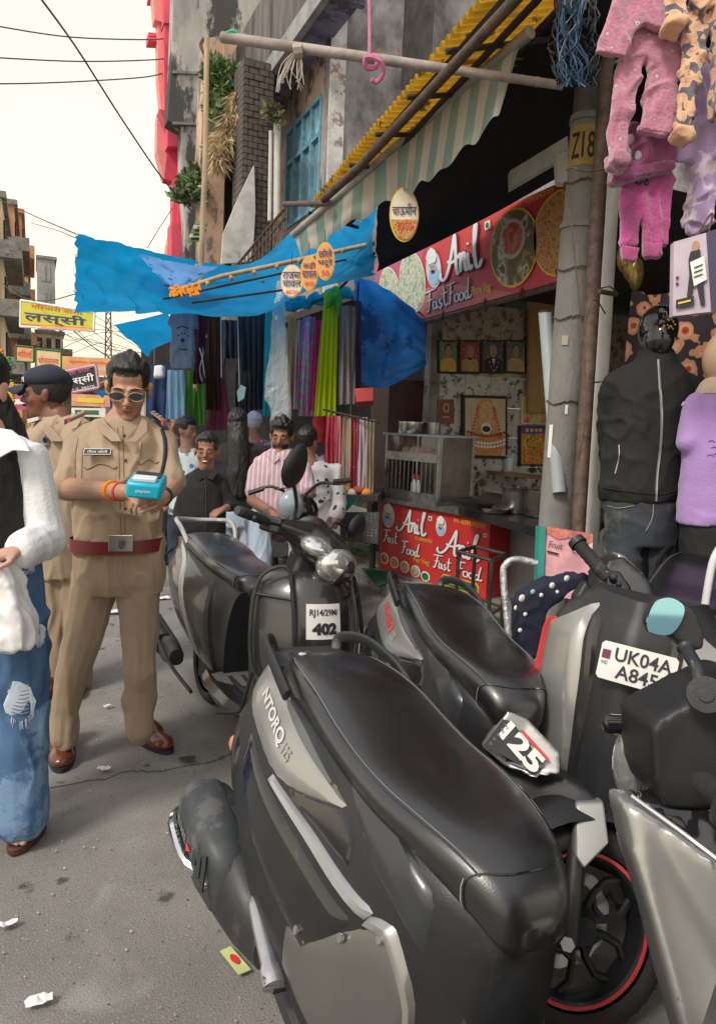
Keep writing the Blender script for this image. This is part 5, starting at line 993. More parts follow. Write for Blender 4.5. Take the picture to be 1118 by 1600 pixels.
MB().poly([at(503,775,5.9),at(560,778,5.8),at(540,800,5.8),at(528,812,5.8)],cf*.01).out('teal_cover',M('teal_cloth',(.01,.16,.15),.9,v=.2),t2b,sm=False)
MB().poly([at(530,800,5.95),at(592,800,5.8),at(590,850,5.8),at(532,845,5.95)],cf*.3).out('basket_front',printed('wire_basket_print',[(0,(.25,.23,.22)),(.25,(.06,.06,.06))],40,rand=0.),t2b,sm=False)
for i in range(7):
    o=remesh('folded_cloth',MB().ell(at(505+i*11,770-(i%2)*4,6.0),.06,.06,.04),[M('heap_orange',(.6,.25,.05),.8),M('heap_white2',(.6,.55,.5),.8),M('heap_rust',(.35,.08,.04),.8)][i%3],None,.02,2); tag(o,['orange','white','rust'][i%3]+' cloth roll under the stoles, '+['leftmost','second','third','middle','fifth','sixth','rightmost'][i]+' in the row','cloth','cloth rolls under the stoles')
o=MB(); 
for i in range(60): p=atz(random.uniform(535,575),random.uniform(838,868),.12+random.uniform(0,.05)); o.poly([p,p+V((.05,0,.01)),p+V((.06,.04,.02)),p+V((.01,.05,0))],(0,0,.002))
tag(o.out('green_leaves',M('cabbage_leaf',(.08,.22,.04),.6,v=.3)),'loose green leaves dumped below the stole table','leaves',kind='stuff')
# ================================================================ SCOOTERS
m_gun=M('gunmetal_paint',(.065,.063,.062),.3,m=.65,v=.1,s=3,coat=.6,rv=.06,c3=(.09,.085,.08),s3=30,t3=.66)
m_sgrey=M('satin_grey_paint',(.36,.355,.345),.34,m=.6,v=.08,s=3,coat=.5,rv=.06,c3=(.2,.19,.18),s3=25,t3=.65)
m_gl=M('gloss_black_plastic',(.012,.012,.014),.14,v=.3,coat=.5,rv=.08,c3=(.04,.038,.036),s3=8,t3=.6)
m_mt=M('matte_black_plastic',(.015,.016,.018),.45,v=.25,s=4,b=.12,bs=400,rv=.1,c3=(.032,.031,.029),s3=4,t3=.6)
m_dust=M('dusty_black_plastic',(.022,.024,.027),.5,v=.25,s=5,b=.1,bs=300,c3=(.05,.05,.048),s3=6,t3=.54,rv=.1)
m_seat=M('black_seat_vinyl',(.007,.007,.008),.28,v=.25,s=5,b=.12,bs=500,rv=.08,spec=.9,c3=(.014,.014,.013),s3=9,t3=.6)
m_seat.node_tree.nodes['Principled BSDF'].inputs['Coat Weight'].default_value=.45; m_seat.node_tree.nodes['Principled BSDF'].inputs['Coat Roughness'].default_value=.17
m_silv=M('silver_stripe_paint',(.42,.43,.44),.35,m=.5,v=.06,s=5,coat=.3)
m_chr=M('chrome',(.75,.75,.75),.1,m=1,v=.08,s=8); m_rub=M('tyre_rubber',(.018,.018,.019),.8,v=.25,s=12,b=.3,bs=90,c3=(.06,.055,.05),s3=10,t3=.6)
m_alloy=M('black_alloy',(.03,.034,.038),.4,m=.5,v=.25,s=8,rv=.1,c3=(.08,.08,.08),s3=14,t3=.62)
m_rimr=M('red_rim_tape',(.62,.05,.05),.45,v=.1); m_disc=M('brake_disc',(.62,.61,.6),.3,m=.8,v=.15,s=20); m_seam=M('grey_seam_thread',(.2,.2,.2),.8)
m_lens=M('headlamp_glass',(.70,.70,.69),.12,m=.7,v=.22,s=14,coat=1.,b=.25,bs=16); m_amb=M('amber_lens',(.75,.28,.02),.2,v=.1,coat=.5); m_redl=M('red_lens',(.5,.01,.01),.15,v=.1,coat=.6)
m_plate=M('white_plate',(.72,.71,.68),.4,v=.06,s=6,c3=(.5,.48,.44),s3=9,t3=.64); m_mir=M('mirror_glass',(.85,.87,.9),.02,m=1,v=.01); m_floor=M('grey_floor_rubber',(.13,.13,.13),.7,v=.2,s=10,b=.5,bs=60,c3=(.2,.19,.18),s3=5)
m_decal=M('silver_decal',(.62,.62,.60),.4,m=.2,v=.05); m_stc=M('red_decal',(.6,.06,.05),.5)
def tf(mb,mx): mb.v=[mx@V(p) for p in mb.v]; return mb
def patch(fn,A,B,off,name,m,par,na=16,nb=6,skirt=True,**k):
    """panel lying proud of the surface fn(u,v), between two edge polylines A and B in (u,v)"""
    def ev(L,t):
        P=cat([V((a,b_,0)) for a,b_ in L],8); x=t*(len(P)-1); i=min(int(x),len(P)-2); q=P[i].lerp(P[i+1],x-i); return q.x,q.y
    g=[]
    for i in range(na+1):
        a=ev(A,i/na); c=ev(B,i/na)
        for j in range(nb+1):
            u=a[0]+(c[0]-a[0])*j/nb; v=a[1]+(c[1]-a[1])*j/nb; p=fn(u,v); e=1e-3
            n=(fn(u+e,v)-p).cross(fn(u,v+e)-p)
            n=n.normalized() if n.length>1e-12 else V((0,0,1))
            ctr=V((p.x,0,.55)); 
            if n.dot(p-ctr)<0: n=-n
            edge=skirt and (i in (0,na) or j in (0,nb)); g.append(p+n*(off if not edge else -.004))
            if skirt and ((i in (1,na-1)) or (j in (1,nb-1))) and not edge: pass
    mb=MB(); mb.add(g,[(i*(nb+1)+j,(i+1)*(nb+1)+j,(i+1)*(nb+1)+j+1,i*(nb+1)+j+1) for i in range(na) for j in range(nb)])
    return mb.out(name,m,par,W=False,ang=50,**k)
def decal(fn,txt,u0,v0,du,dv,m,par,off=.005,shear=0.,bold=.02,name='lettering'):
    """letters wrapped on a surface: text runs along the (du) vector, rises along (dv), both in (u,v)"""
    vs,fs,_=textmesh(txt,bold,shear); o=[]
    for x,y in vs:
        u=u0+du[0]*x+dv[0]*y; v=v0+du[1]*x+dv[1]*y; p=fn(u,v); e=1e-3; n=(fn(u+e,v)-p).cross(fn(u,v+e)-p).normalized()
        if n.dot(p-V((p.x,0,.55)))<0: n=-n
        o.append(p+n*off)
    return mesh(name,o,fs,m,par,W=False,sm=False)
BODY={'n':[(-.47,.03,.05,.03,.80,.72,.66),(-.42,.07,.125,.05,.82,.69,.6),(-.3,.12,.215,.09,.825,.63,.5),(-.15,.14,.25,.13,.81,.56,.40),(0,.148,.265,.16,.795,.50,.35),(.2,.148,.25,.18,.77,.45,.30),(.37,.138,.22,.17,.75,.41,.28),(.46,.12,.16,.13,.735,.44,.36),(.53,.095,.105,.09,.72,.5,.44),(.58,.06,.065,.05,.69,.56,.5)],
      'a':[(-.45,.04,.06,.04,.76,.70,.62),(-.38,.09,.14,.07,.78,.68,.54),(-.2,.12,.21,.12,.77,.63,.44),(0,.13,.235,.16,.755,.60,.38),(.2,.13,.225,.16,.74,.57,.34),(.4,.12,.19,.14,.72,.55,.30),(.52,.10,.14,.12,.68,.5,.28)]}
def bodyfn(st,s):
    tab=BODY[st]
    def f(x,v):
        wt,wm,wb,zt,zm,zb=interp(tab,x); P=[(0,zt+.005),(wt,zt),(wm,zm),(wb,zb),(0,zb)]
        # smooth curve through the half section
        pts=[(-wt,zt)]+P+[(-wb,zb)]; t=v*4; i=min(int(t),3); a,b_,c,d=[pts[i+k] for k in range(4)]; t-=i
        r=[.5*((2*b_[k])+(c[k]-a[k])*t+(2*a[k]-5*b_[k]+4*c[k]-d[k])*t*t+(3*b_[k]-a[k]-3*c[k]+d[k])*t**3) for k in (0,1)]
        return V((x,s*r[0],r[1]))
    return f
SEAT={'n':[(-.30,.03,.83,.81),(-.285,.075,.855,.80),(-.24,.115,.877,.79),(-.15,.137,.882,.785),(-.02,.148,.872,.78),(.1,.152,.845,.77),(.2,.152,.828,.757),(.32,.150,.822,.745),(.42,.135,.818,.735),(.5,.112,.808,.715),(.56,.088,.788,.69),(.6,.062,.755,.67),(.612,.03,.72,.68)],
      'a':[(-.34,.03,.80,.78),(-.32,.09,.83,.77),(-.24,.13,.85,.76),(-.1,.14,.84,.755),(.05,.145,.82,.745),(.16,.142,.795,.735),(.3,.14,.79,.725),(.42,.115,.78,.70),(.5,.08,.765,.67),(.535,.04,.73,.66)]}
def seatfn(st):
    tab=SEAT[st]
    def f(x,a):
        w_,zt,zb=interp(tab,x); c=math.cos(a); s_=math.sin(a); zm=(zt+zb)/2; h=(zt-zb)/2
        e=.62; yy=w_*math.copysign(abs(c)**e,c); zz=zm+h*math.copysign(abs(s_)**(.72 if s_>0 else .5),s_)
        if s_>0: zz-=.006*(1-abs(c))*0
        return V((x,yy,zz))
    return f
def wheel(par,cx,mx,r=.228,tw=.05,style='n',red=False,name='wheel'):
    """wheel about the y axis at (cx,0,r), mx applied afterwards"""
    B=Matrix.Translation((cx,0,.228))@Matrix.Rotation(PI/2,4,'X'); M_=mx@B
    rim=MB()
    prof=[(.150,-.03),(.158,-.034),(.162,-.03),(.152,-.018),(.146,0),(.152,.018),(.162,.03),(.158,.034),(.150,.03),(.142,.0),(.150,-.03)]
    n=48; rings=[[M_@V((p[0]*math.cos(2*PI*k/n),p[0]*math.sin(2*PI*k/n),p[1])) for k in range(n)] for p in prof]; rim.loft(rings,cap=False)
    hub=MB().lathe([(0,-.05),(.03,-.05),(.035,-.03),(.045,-.02),(.045,.02),(.035,.03),(.03,.05),(0,.05)],24,M_); rim.add(hub.v,hub.f)
    w=rim.out(name,m_alloy,par,W=False)
    for k in range(5):
        a=2*PI*k/5+.3; sp=MB()
        def pt(rr,aa,z=0): return M_@V((rr*math.cos(aa),rr*math.sin(aa),z))
        if style=='n':
            for s_ in (-1,1): sp.tube([pt(.035,a+s_*.25),pt(.075,a+s_*.42),pt(.118,a+s_*.36),pt(.15,a+s_*.16)],[.011,.0095,.009,.009],6,up=tuple((M_.to_3x3()@V((0,0,1)))))
            sp.tube([pt(.075,a-.42),pt(.06,a),pt(.075,a+.42)],.008,6)
        else: sp.tube([pt(.03,a),pt(.15,a)],[.016,.011],6)
        sp.out('spoke',m_alloy,w,W=False)
    tp=[]
    for k in range(17): a=-2.2+4.4*k/16; tp.append((.190+.036*math.cos(a)+.004*math.cos(2*a),.050*math.sin(a)*1.05))
    rings=[[M_@V((p[0]*math.cos(2*PI*k/n),p[0]*math.sin(2*PI*k/n),p[1])) for k in range(n)] for p in tp]
    MB().loft(rings,cap=False).out('tyre',m_rub,w,W=False)
    tr=MB()
    for k in range(44):
        a=2*PI*k/44
        for s_ in (-1,1): tr.tube([M_@V((.2262*math.cos(a),.2262*math.sin(a),.004*s_)),M_@V((.2205*math.cos(a+.07),.2205*math.sin(a+.07),.03*s_))],.0028,4)
    tr.out('tread',m_rub,w,W=False); w.children[-1]['kind']='stuff'
    if red:
        for z in (-.0345,.0345):
            rings=[[M_@V((p[0]*math.cos(2*PI*k/64),p[0]*math.sin(2*PI*k/64),p[1])) for k in range(64)] for p in ((.156,z-.0015),(.164,z-.0015),(.164,z+.0015),(.156,z+.0015),(.156,z-.0015))]
            MB().loft(rings,cap=False).out('red_rim_stripe',m_rimr,w,W=False)
    rings=[[M_@V((p[0]*(1+(.03*math.cos(10*2*PI*k/80)))*math.cos(2*PI*k/80),p[0]*(1+(.03*math.cos(10*2*PI*k/80)))*math.sin(2*PI*k/80),p[1])) for k in range(80)] for p in ((.082,.042),(.11,.042),(.11,.046),(.082,.046),(.082,.042))]
    dd=[[q.copy() for q in r_] for r_ in rings]
    zz=-1 if red else 1
    if False: 
        inv=M_.inverted(); dd=[[M_@V(((inv@q).x,(inv@q).y,-(inv@q).z*-.0-.0+ (inv@q).z*.0 -.012-( (inv@q).z-.042))) for q in r_] for r_ in rings]
    MB().loft(dd,cap=False).out('brake_disc',m_disc,w,W=False)
    return w
AX0=V((1.115,0,.60)); AXD=V((-math.sin(R(25)),0,math.cos(R(25))))
def scooter(name,label,st,X,Y,yaw,lean,steer,o):
    """o: colour and detail choices"""
    t=thing(name,label,'scooter',(X,Y,0),Matrix.Rotation(R(yaw),4,'Z')@Matrix.Rotation(R(lean),4,'X')@Matrix.Scale(o.get('scale',1.),4),group='scooters parked in the street')
    W=False; sd=Matrix.Translation(AX0)@Matrix.Rotation(R(steer),4,AXD)@Matrix.Translation(-AX0); I=Matrix()
    tab=BODY[st]; x0,x1=tab[0][0],tab[-1][0]
    f={s:bodyfn(st,s) for s in (-1,1)}
    # body shell
    rings=[]; NX=34
    for i in range(NX+1):
        x=x0+(x1-x0)*i/NX; rings.append([f[1](x,k/14) for k in range(15)]+[f[-1](x,1-k/14) for k in range(1,14)])
    MB().loft(rings).out('rear_body',o['body'],t,W=W,ang=60)
    # seat
    sf=seatfn(st); s0,s1=SEAT[st][0][0],SEAT[st][-1][0]; rings=[]
    for i in range(45):
        x=s0+(s1-s0)*(.5-.5*math.cos(PI*i/44)); rings.append([sf(x,2*PI*k/28) for k in range(28)])
    seat=MB().loft(rings).out('seat',m_seat,t,W=W,ang=80)
    for s_ in (-1,1):
        P=[]
        for i in range(30):
            x=s0+.03+(s1-s0-.09)*i/29; a=(.62 if s_>0 else PI-.62); p=sf(x,a); P.append(p+(p-V((x,0,.76))).normalized()*.0012)
        MB().tube(P,.0022,5).out('seam',m_gl,seat,W=W)
        P2=[p+V((0,-s_*.005,.0015)) for p in P]; MB().tube(P2,.0009,4).out('stitching',m_seam,seat,W=W)
    xs=s1-.075; P=[sf(xs+.035*math.sin(a)**2,a)*1.0 for a in [PI*(-.12+1.24*k/20) for k in range(21)]]; P=[p+(p-V((p.x,0,.74))).normalized()*.0012 for p in P]
    MB().tube(P,.002,5).out('seam',m_gl,seat,W=W); MB().tube([p-V((.005,0,0)) for p in P],.0011,4).out('stitching',M('pale_stitching',(.5,.48,.42),.8),seat,W=W)
    for s in (-1,1):
        fn=f[s]
        if st=='n':
            patch(fn,[(-.44,.28),(-.33,.265),(-.131,.253),(.077,.271),(.254,.278)],[(-.44,.37),(-.3,.374),(-.177,.370),(-.016,.363),(.12,.33),(.25,.285)],.006,'upper_panel',o['paint'],t)
            patch(fn,[(-.13,.245),(.0,.25),(.1,.262),(.2,.272)],[(-.11,.275),(.0,.287),(.1,.288),(.19,.28)],.010,'satin_panel',M('slate_satin',(.12,.125,.13),.4,m=.4,v=.1,coat=.3),t,nb=4)
            patch(fn,[(-.2,.38),(-.016,.374),(.207,.371),(.377,.366)],[(-.19,.42),(.0,.45),(.161,.462),(.27,.46)],.006,'side_panel',m_gl,t,nb=8)
            patch(fn,[(-.02,.358),(.12,.349),(.238,.344),(.41,.343)],[(-.03,.370),(.1,.366),(.22,.363),(.39,.361)],.011,'silver_stripe',m_silv,t,nb=4)
            patch(fn,[(.046,.347),(.15,.315),(.246,.285),(.3,.305)],[(.09,.351),(.18,.343),(.26,.339),(.315,.333)],.004,'gloss_panel',m_gl,t)
            patch(fn,[(.20,.465),(.3,.41),(.408,.352),(.45,.356),(.49,.42)],[(.21,.52),(.3,.54),(.36,.56),(.43,.57),(.48,.58)],.006,'lower_panel',o['low'],t,nb=8)
            patch(fn,[(.395,.350),(.425,.345),(.455,.354),(.497,.43),(.495,.56)],[(.382,.368),(.412,.368),(.437,.378),(.475,.44),(.475,.56)],.011,'lower_panel_edge',m_sgrey,t,nb=3)
            patch(fn,[(.10,.17),(.24,.19),(.38,.22),(.50,.28)],[(.26,.262),(.34,.30),(.42,.325),(.50,.37)],.007,'under_seat_panel',M('charcoal_satin_plastic',(.03,.033,.038),.35,v=.15,s=4,coat=.25,rv=.08),t,nb=6)
            patch(fn,[(-.42,.40),(-.3,.40),(-.21,.41)],[(-.40,.60),(-.28,.62),(-.19,.60)],.004,'rear_lower_panel',m_gl,t,nb=5)
            for x,v in ((.25,.44),(.36,.39),(.43,.365)):
                p=fn(x,v); n=V((0,s,0.35)).normalized(); MB().tube([p+n*.006,p+n*.012],.008,12).out('bolt',m_chr,t,W=W)
            if o.get('name_decal') and s==-1:
                decal(fn,o['name_decal'],-.135,.312,(.20,.006),(.0,-.028),m_decal if not o.get('red_name') else m_stc,t,.0085,0,.035); decal(fn,'125',-.002,.318,(.04,.0),(.0,-.02),M('grey_decal',(.3,.3,.3),.5),t,.0085,0,.03)
        else:
            patch(fn,[(-.42,.25),(-.3,.24),(-.1,.25),(.12,.28),(.36,.34)],[(-.41,.74),(-.25,.82),(-.05,.86),(.2,.86),(.42,.86)],.006,'side_panel',o['paint'],t,nb=10)
            patch(fn,[(-.43,.235),(-.1,.285),(.08,.40),(.25,.62),(.34,.88)],[(-.43,.29),(-.12,.34),(.04,.45),(.21,.66),(.31,.88)],.012,'silver_stripe',m_silv,t,nb=4)
            patch(fn,[(.36,.3),(.42,.4),(.45,.6),(.47,.88)],[(.30,.30),(.36,.45),(.39,.6),(.42,.88)],.010,'panel_edge',m_mt,t,nb=3)
    # grab rail
    if st=='n':
        for s in (-1,1):
            MB().tube(cat([(-.40,s*.09,.83),(-.405,s*.105,.865),(-.33,s*.145,.878),(-.2,s*.163,.86),(-.1,s*.165,.825)],4),[.016]*17,8,flat=.6).out('grab_rail',m_mt if s<0 else m_dust,t,W=W)
        MB().loft([[V((-.43,-.09,.835)),V((-.43,.09,.835)),V((-.43,.09,.81)),V((-.43,-.09,.81))],[V((-.27,-.13,.84)),V((-.27,.13,.84)),V((-.27,.13,.80)),V((-.27,-.13,.80))]]).out('tail_top',m_dust,t,W=W,bev=.006)
        MB().ell((-.335,-.03,.842),.02,.02,.008).out('lock_cap',m_chr,t,W=W)
        MB().ell((-.46,0,.76),.03,.07,.035).out('tail_lamp',m_redl,t,W=W)
        for s in (-1,1): MB().ell((-.44,s*.165,.56),.022,.020,.026).tube([(-.40,s*.05,.60),(-.44,s*.155,.56)],.010,6).out('rear_indicator',M('orange_pink_lens',(.6,.22,.12),.25,coat=.4),t,W=W)
        MB().tube([(-.36,0,.60),(-.46,0,.48)],.03,8,flat=.5).out('plate_holder',m_mt,t,W=W)
        MB().box((-.50,-.10,.42),(-.49,.10,.58)).out('rear_plate',m_plate,t,W=W,bev=.004)
    else:
        MB().tube(cat([(-.18,-.13,.80),(-.26,-.15,.87),(-.36,-.15,.90),(-.43,-.10,.895),(-.45,0,.89),(-.43,.10,.895),(-.36,.15,.90),(-.26,.15,.87),(-.18,.13,.80)],4),.013,8).out('grab_rail',M('silver_rail',(.5,.5,.51),.3,m=.6,v=.1,s=9),t,W=W)
        MB().ell((-.46,0,.69),.03,.08,.05).out('tail_lamp',m_redl,t,W=W)
        MB().box((-.49,-.1,.42),(-.48,.1,.56)).out('rear_plate',m_plate,t,W=W,bev=.004)
        cgm=M('guard_steel',(.3,.3,.29),.3,m=.8,v=.2)
        for s in (-1,1): MB().tube(cat([(-.36,s*.16,.74),(-.42,s*.24,.62),(-.34,s*.285,.48),(-.1,s*.29,.36),(.2,s*.285,.28),(.5,s*.27,.25)],5),.009,6).out('side_guard',m_mt,t,W=W)
    # engine, swing arm, exhaust
    MB().loft([[V((x,.10+a*.05,z)) for a,z in ((0,.16),(1,.18),(1,.32),(0,.36),(-1,.32),(-1,.18))] for x in (-.05,.15,.38)]).out('engine_case',M('engine_alloy',(.14,.14,.14),.5,m=.6,v=.3,s=9),t,W=W,bev=.01)
    MB().box((.1,-.12,.18),(.45,.12,.34)).out('engine_block',M('dirty_engine',(.03,.03,.03),.8,v=.4,s=12),t,W=W,bev=.02)
    wheel(t,0,I,name='rear_wheel',style=st)
    MB().grid(lambda u,v:V((.252*math.cos(-.3+2.6*u),-.075+.15*v,.24+.252*math.sin(-.3+2.6*u)-.02*(2*v-1)**2)),20,6).out('rear_fender',m_mt,t,W=W)
    ex=MB()
    def ering(x,y,z,ry,rz,n=16,pw=.8): return [V((x,y+ry*math.copysign(abs(math.cos(2*PI*k/n))**pw,math.cos(2*PI*k/n)),z+rz*math.copysign(abs(math.sin(2*PI*k/n))**pw,math.sin(2*PI*k/n)))) for k in range(n)]
    if st=='n':
        ex.loft([ering(-.42,-.225,.40,.04,.05),ering(-.40,-.23,.395,.062,.082),ering(-.30,-.232,.385,.074,.10),ering(-.14,-.225,.36,.074,.10),ering(-.05,-.215,.335,.06,.08),ering(.04,-.20,.31,.04,.05)])
        ms=ex.out('muffler',m_dust,t,W=W,ang=60)
        MB().loft([ering(-.405,-.255,.42,.056,.066,16,.6),ering(-.36,-.268,.42,.062,.082,16,.6),ering(-.2,-.265,.395,.062,.086,16,.6),ering(-.12,-.255,.375,.052,.078,16,.6),ering(-.09,-.24,.36,.04,.06,16,.6)]).out('heat_shield',M('dusty_shield',(.045,.05,.055),.5,v=.25,s=7,c3=(.10,.10,.098),s3=7,t3=.55,rv=.1),ms,W=W,ang=60)
        for k in range(3): MB().tube([(-.22+.04*k,-.312,.45-.008*k),(-.18+.04*k,-.327,.39-.008*k)],.006,6).out('vent_slot',m_gl,ms,W=W)
        for x,z in ((-.37,.43),(-.13,.37)): MB().tube([(x,-.305,z),(x,-.322,z)],.009,10).out('bolt',m_chr,ms,W=W)
        MB().tube(cat([(-.41,-.315,.40),(-.36,-.342,.40),(-.24,-.340,.375),(-.2,-.315,.36)],4),.012,8,flat=1.4).out('chrome_guard',m_chr,ms,W=W)
        mesh('lettering',[V((-.30+x*.085,-.3315+.0*y,.415-x*.012+y*.022)) for x,y in textmesh('EVARE',.01)[0]],textmesh('EVARE',.01)[1],M('grey_decal',(.3,.3,.3),.5),ms,W=W,sm=False); MB().poly([(-.245,-.332,.41),(-.21,-.332,.408),(-.245,-.332,.39)],(0,.002,0)).out('emblem',m_stc,ms,W=W)
        MB().tube(cat([(.08,-.215,.32),(.2,-.2,.27),(.33,-.16,.2),(.45,-.1,.18)],4),.02,8).out('exhaust_pipe',m_dust,ms,W=W)
        MB().loft([[V((x,-.13,z0_)),V((x,-.2,z0_)),V((x,-.2,z0_+h_)),V((x,-.13,z0_+h_))] for x,z0_,h_ in ((-.02,.30,.1),(.12,.26,.1),(.35,.2,.08),(.62,.18,.06))]).out('swing_bracket',m_dust,t,W=W,bev=.008)
    else:
        ex.loft([ering(-.38,.235-.47,.33,.03,.04),ering(-.36,-.235,.33,.05,.06),ering(0,-.23,.28,.05,.06),ering(.08,-.22,.27,.035,.04)]); ms=ex.out('muffler',m_dust,t,W=W,ang=60)
        MB().loft([ering(-.3,-.258,.335,.035,.055,16,.6),ering(-.05,-.252,.30,.035,.055,16,.6)]).out('heat_shield',m_mt,ms,W=W,ang=60)
        for k in range(3): MB().tube([(-.42+.02*k,-.24,.37-.05*k),(-.46+.02*k,-.25,.38-.05*k)],.012,6).ell((-.465+.02*k,-.25,.38-.05*k),.014,.014,.014).out('guard_knob',m_rub,t,W=W)
    for s in (-1,1):
        # folding footrests
        pb=V((.2,s*.20,.37)); 
        if st=='n': 
            MB().tube([pb,pb+V((.0,s*.06,.0))],.018,8).out('footrest_bracket',m_mt,t,W=W)
            MB().tube(cat([(.02,s*.238,.43),(.05,s*.248,.435),(.12,s*.255,.415),(.18,s*.258,.395),(.22,s*.260,.38)],4),[.013]*4+[.019]*9+[.025]*4,14,flat=.8).out('footrest',M('cast_aluminium',(.45,.45,.46),.3,m=.85,v=.1,s=10),t,W=W); MB().tube([(.21,s*.260,.385),(.21,s*.282,.385)],.012,10).out('pivot_bolt',m_chr,t,W=W)
    MB().tube([(.42,.1,.28),(.5,.2,.02)],.012,6).out('side_stand',m_iron,t,W=W)
    if o.get('hidden_front'): 
        MB().loft([[V((x,-w_,z)),V((x,w_,z)),V((x,w_,zb)),V((x,-w_,zb))] for x,w_,z,zb in ((.48,.10,.66,.34),(.55,.085,.60,.33),(.58,.07,.50,.33),(.60,.065,.38,.33))]).out('seat_front_box',m_dust,t,W=W,bev=.02)
        return t
    # floorboard
    def flo(u,v): 
        x=.50+.52*u; y=(v-.5)*2; wd=.20-.02*u; z=.335-.02*math.sin(PI*u)+.05*max(0,u-.75)/.25*.9; return V((x,y*wd,z-.012*abs(y)**4))
    MB().grid(flo,14,10).out('floorboard',m_floor,t,W=W); 
    MB().loft([[V((x,-w_,.33)),V((x,-w_-.02,.30)),V((x,-w_+.02,.235)),V((x,w_-.02,.235)),V((x,w_+.02,.30)),V((x,w_,.33)),V((x,w_-.03,.318)),V((x,-w_+.03,.318))] for x,w_ in ((.44,.19),(.6,.215),(.8,.215),(.98,.19),(1.06,.15))]).out('floor_pan',m_mt if st=='n' else m_gun,t,W=W,ang=50)
    for k in range(5): MB().box((.56,-.12+.06*k-.008,.321),(.92,-.12+.06*k+.008,.332)).out('rubber_strip',m_rub,t,W=W)
    if st=='n': MB().loft([[V((x,-w_,z)),V((x,w_,z)),V((x,w_,zb)),V((x,-w_,zb))] for x,w_,z,zb in ((.48,.10,.66,.34),(.55,.085,.60,.33),(.58,.07,.50,.33),(.60,.065,.38,.33))]).out('seat_front_box',m_dust,t,W=W,bev=.02)
    # leg shield / apron: surface over (y across -1..1, height)
    if st=='n': APR=[(.36,.10,1.115,.06),(.46,.165,1.105,.10),(.58,.205,1.075,.12),(.70,.225,1.045,.13),(.80,.225,1.02,.13),(.88,.19,1.0,.12),(.94,.13,.985,.09)]
    else: APR=[(.30,.20,1.02,.05),(.42,.215,1.045,.11),(.55,.22,1.04,.15),(.68,.225,1.02,.165),(.78,.22,.995,.165),(.86,.20,.975,.15),(.905,.15,.965,.12)]
    def ap(yy,z,back=0.):
        w_,xe,bul=interp(APR,z); w_*=o.get('apw',1.); k=1-min(1,abs(yy))**2.2
        if st=='n': k=max(0,1-abs(yy))**.9*.55+k*.45
        return V((xe+bul*k*(1 if not back else .25)-back*.035,yy*w_,z-.03*abs(yy)**3*(1 if st!='n' else 0)))
    zs=[APR[0][0]+(APR[-1][0]-APR[0][0])*i/20 for i in range(21)]
    fr=MB(); fr.loft([[ap(-1+2*j/22,z) for j in range(23)]+[ap(1-2*j/22,z,1.) for j in range(23)] for z in zs]); fr.out('leg_shield',o['apron'],t,W=W,ang=55)
    if st=='n':
        for s in (-1,1):
            fn=lambda u,v,s=s: ap(s*u,v)
            patch(fn,[(.98,.83),(.985,.72),(.98,.58),(.86,.43)],[(.60,.925),(.46,.78),(.42,.62),(.5,.42)],.014,'front_panel',m_sgrey,t,nb=8)
            patch(fn,[(.56,.90),(.43,.78),(.39,.62),(.44,.44)],[(.40,.88),(.30,.78),(.28,.64),(.34,.5)],.010,'inner_strip',m_gun,t,nb=4)
            patch(fn,[(1.0,.84),(1.0,.72),(1.0,.60)],[(.95,.845),(.955,.72),(.95,.59)],.018,'red_edge' if o.get('red') and s==-1 else 'edge_strip',m_rimr if o.get('red') and s==-1 else m_sgrey,t,nb=3)
            if o.get('red') and s==-1: p=ap(-.97,.585); MB().box((p.x-.015,p.y-.03,p.z-.02),(p.x+.03,p.y+.01,p.z+.015)).out('red_reflector',m_redl,t,W=W,bev=.006)
            MB().ell(ap(s*.72,.50)+V((.02,0,0)),.02,.03,.05).out('front_indicator',m_lens,t,W=W)
        pc=ap(0,.80)+V((.02,.03,0.012)); Rp=Matrix.Translation(pc)@Matrix.Rotation(R(-16),4,'Y')
        if o.get('plate'):
            q=lambda x,y,h=0: Rp@V((.004+h,-x*.0+x*1.0*.2,y*.105)) if False else Rp@V((.004+h,x*.165,y*.086))
            rr=[(-.5,-.42),(-.46,-.5),(.46,-.5),(.5,-.42),(.5,.42),(.46,.5),(-.46,.5),(-.5,.42)]
            pl_=MB().poly([q(x,y) for x,y in rr],Rp.to_3x3()@V((-.004,0,0))).out('number_plate',m_plate,t,W=W,sm=False)
            for tx,cx_,cy_,w_,h_ in (('UK04A',.07,.22,.74,.36),('A8450',.09,-.22,.68,.36)):
                vs,fs,_=textmesh(tx,.015); mesh('lettering',[q(cx_+x*w_,cy_+y*h_,.0022) for x,y in vs],fs,m_ink,pl_,W=W,sm=False)
            vs,fs,_=textmesh('IND'); mesh('lettering',[q(-.42+x*.08,-.06+y*.09,.0022) for x,y in vs],fs,m_navy,pl_,W=W,sm=False); mesh('emblem',[q(x,y,.0022) for x,y in ((-.47,.05),(-.36,.05),(-.36,.28),(-.47,.28))],[(0,1,2,3)],m_out,pl_,W=W,sm=False)
    else:
        fn=lambda u,v: ap(u,v)
        for s in (-1,1): # inner knee panels framed by black tube guards
            P=[ap(s*1.02,.86)+V((.02,0,.03)),ap(s*.80,.90)+V((.03,0,.03)),ap(s*.62,.85)+V((.045,0,0)),ap(s*.58,.70)+V((.05,0,0)),ap(s*.60,.56)+V((.05,0,0)),ap(s*.8,.52)+V((.05,0,0)),ap(s*1.02,.55)+V((.04,0,0)),ap(s*1.06,.7)+V((.02,0,0))]
            MB().tube(cat(P,5,True)+[P[0]],.008,7).out('crash_guard',m_mt,t,W=W); MB().tube([ap(s*1.04,.84)+V((.03,0,0)),ap(s*.62,.82)+V((.05,0,0))],.006,6).out('guard_bar',m_mt,t,W=W)
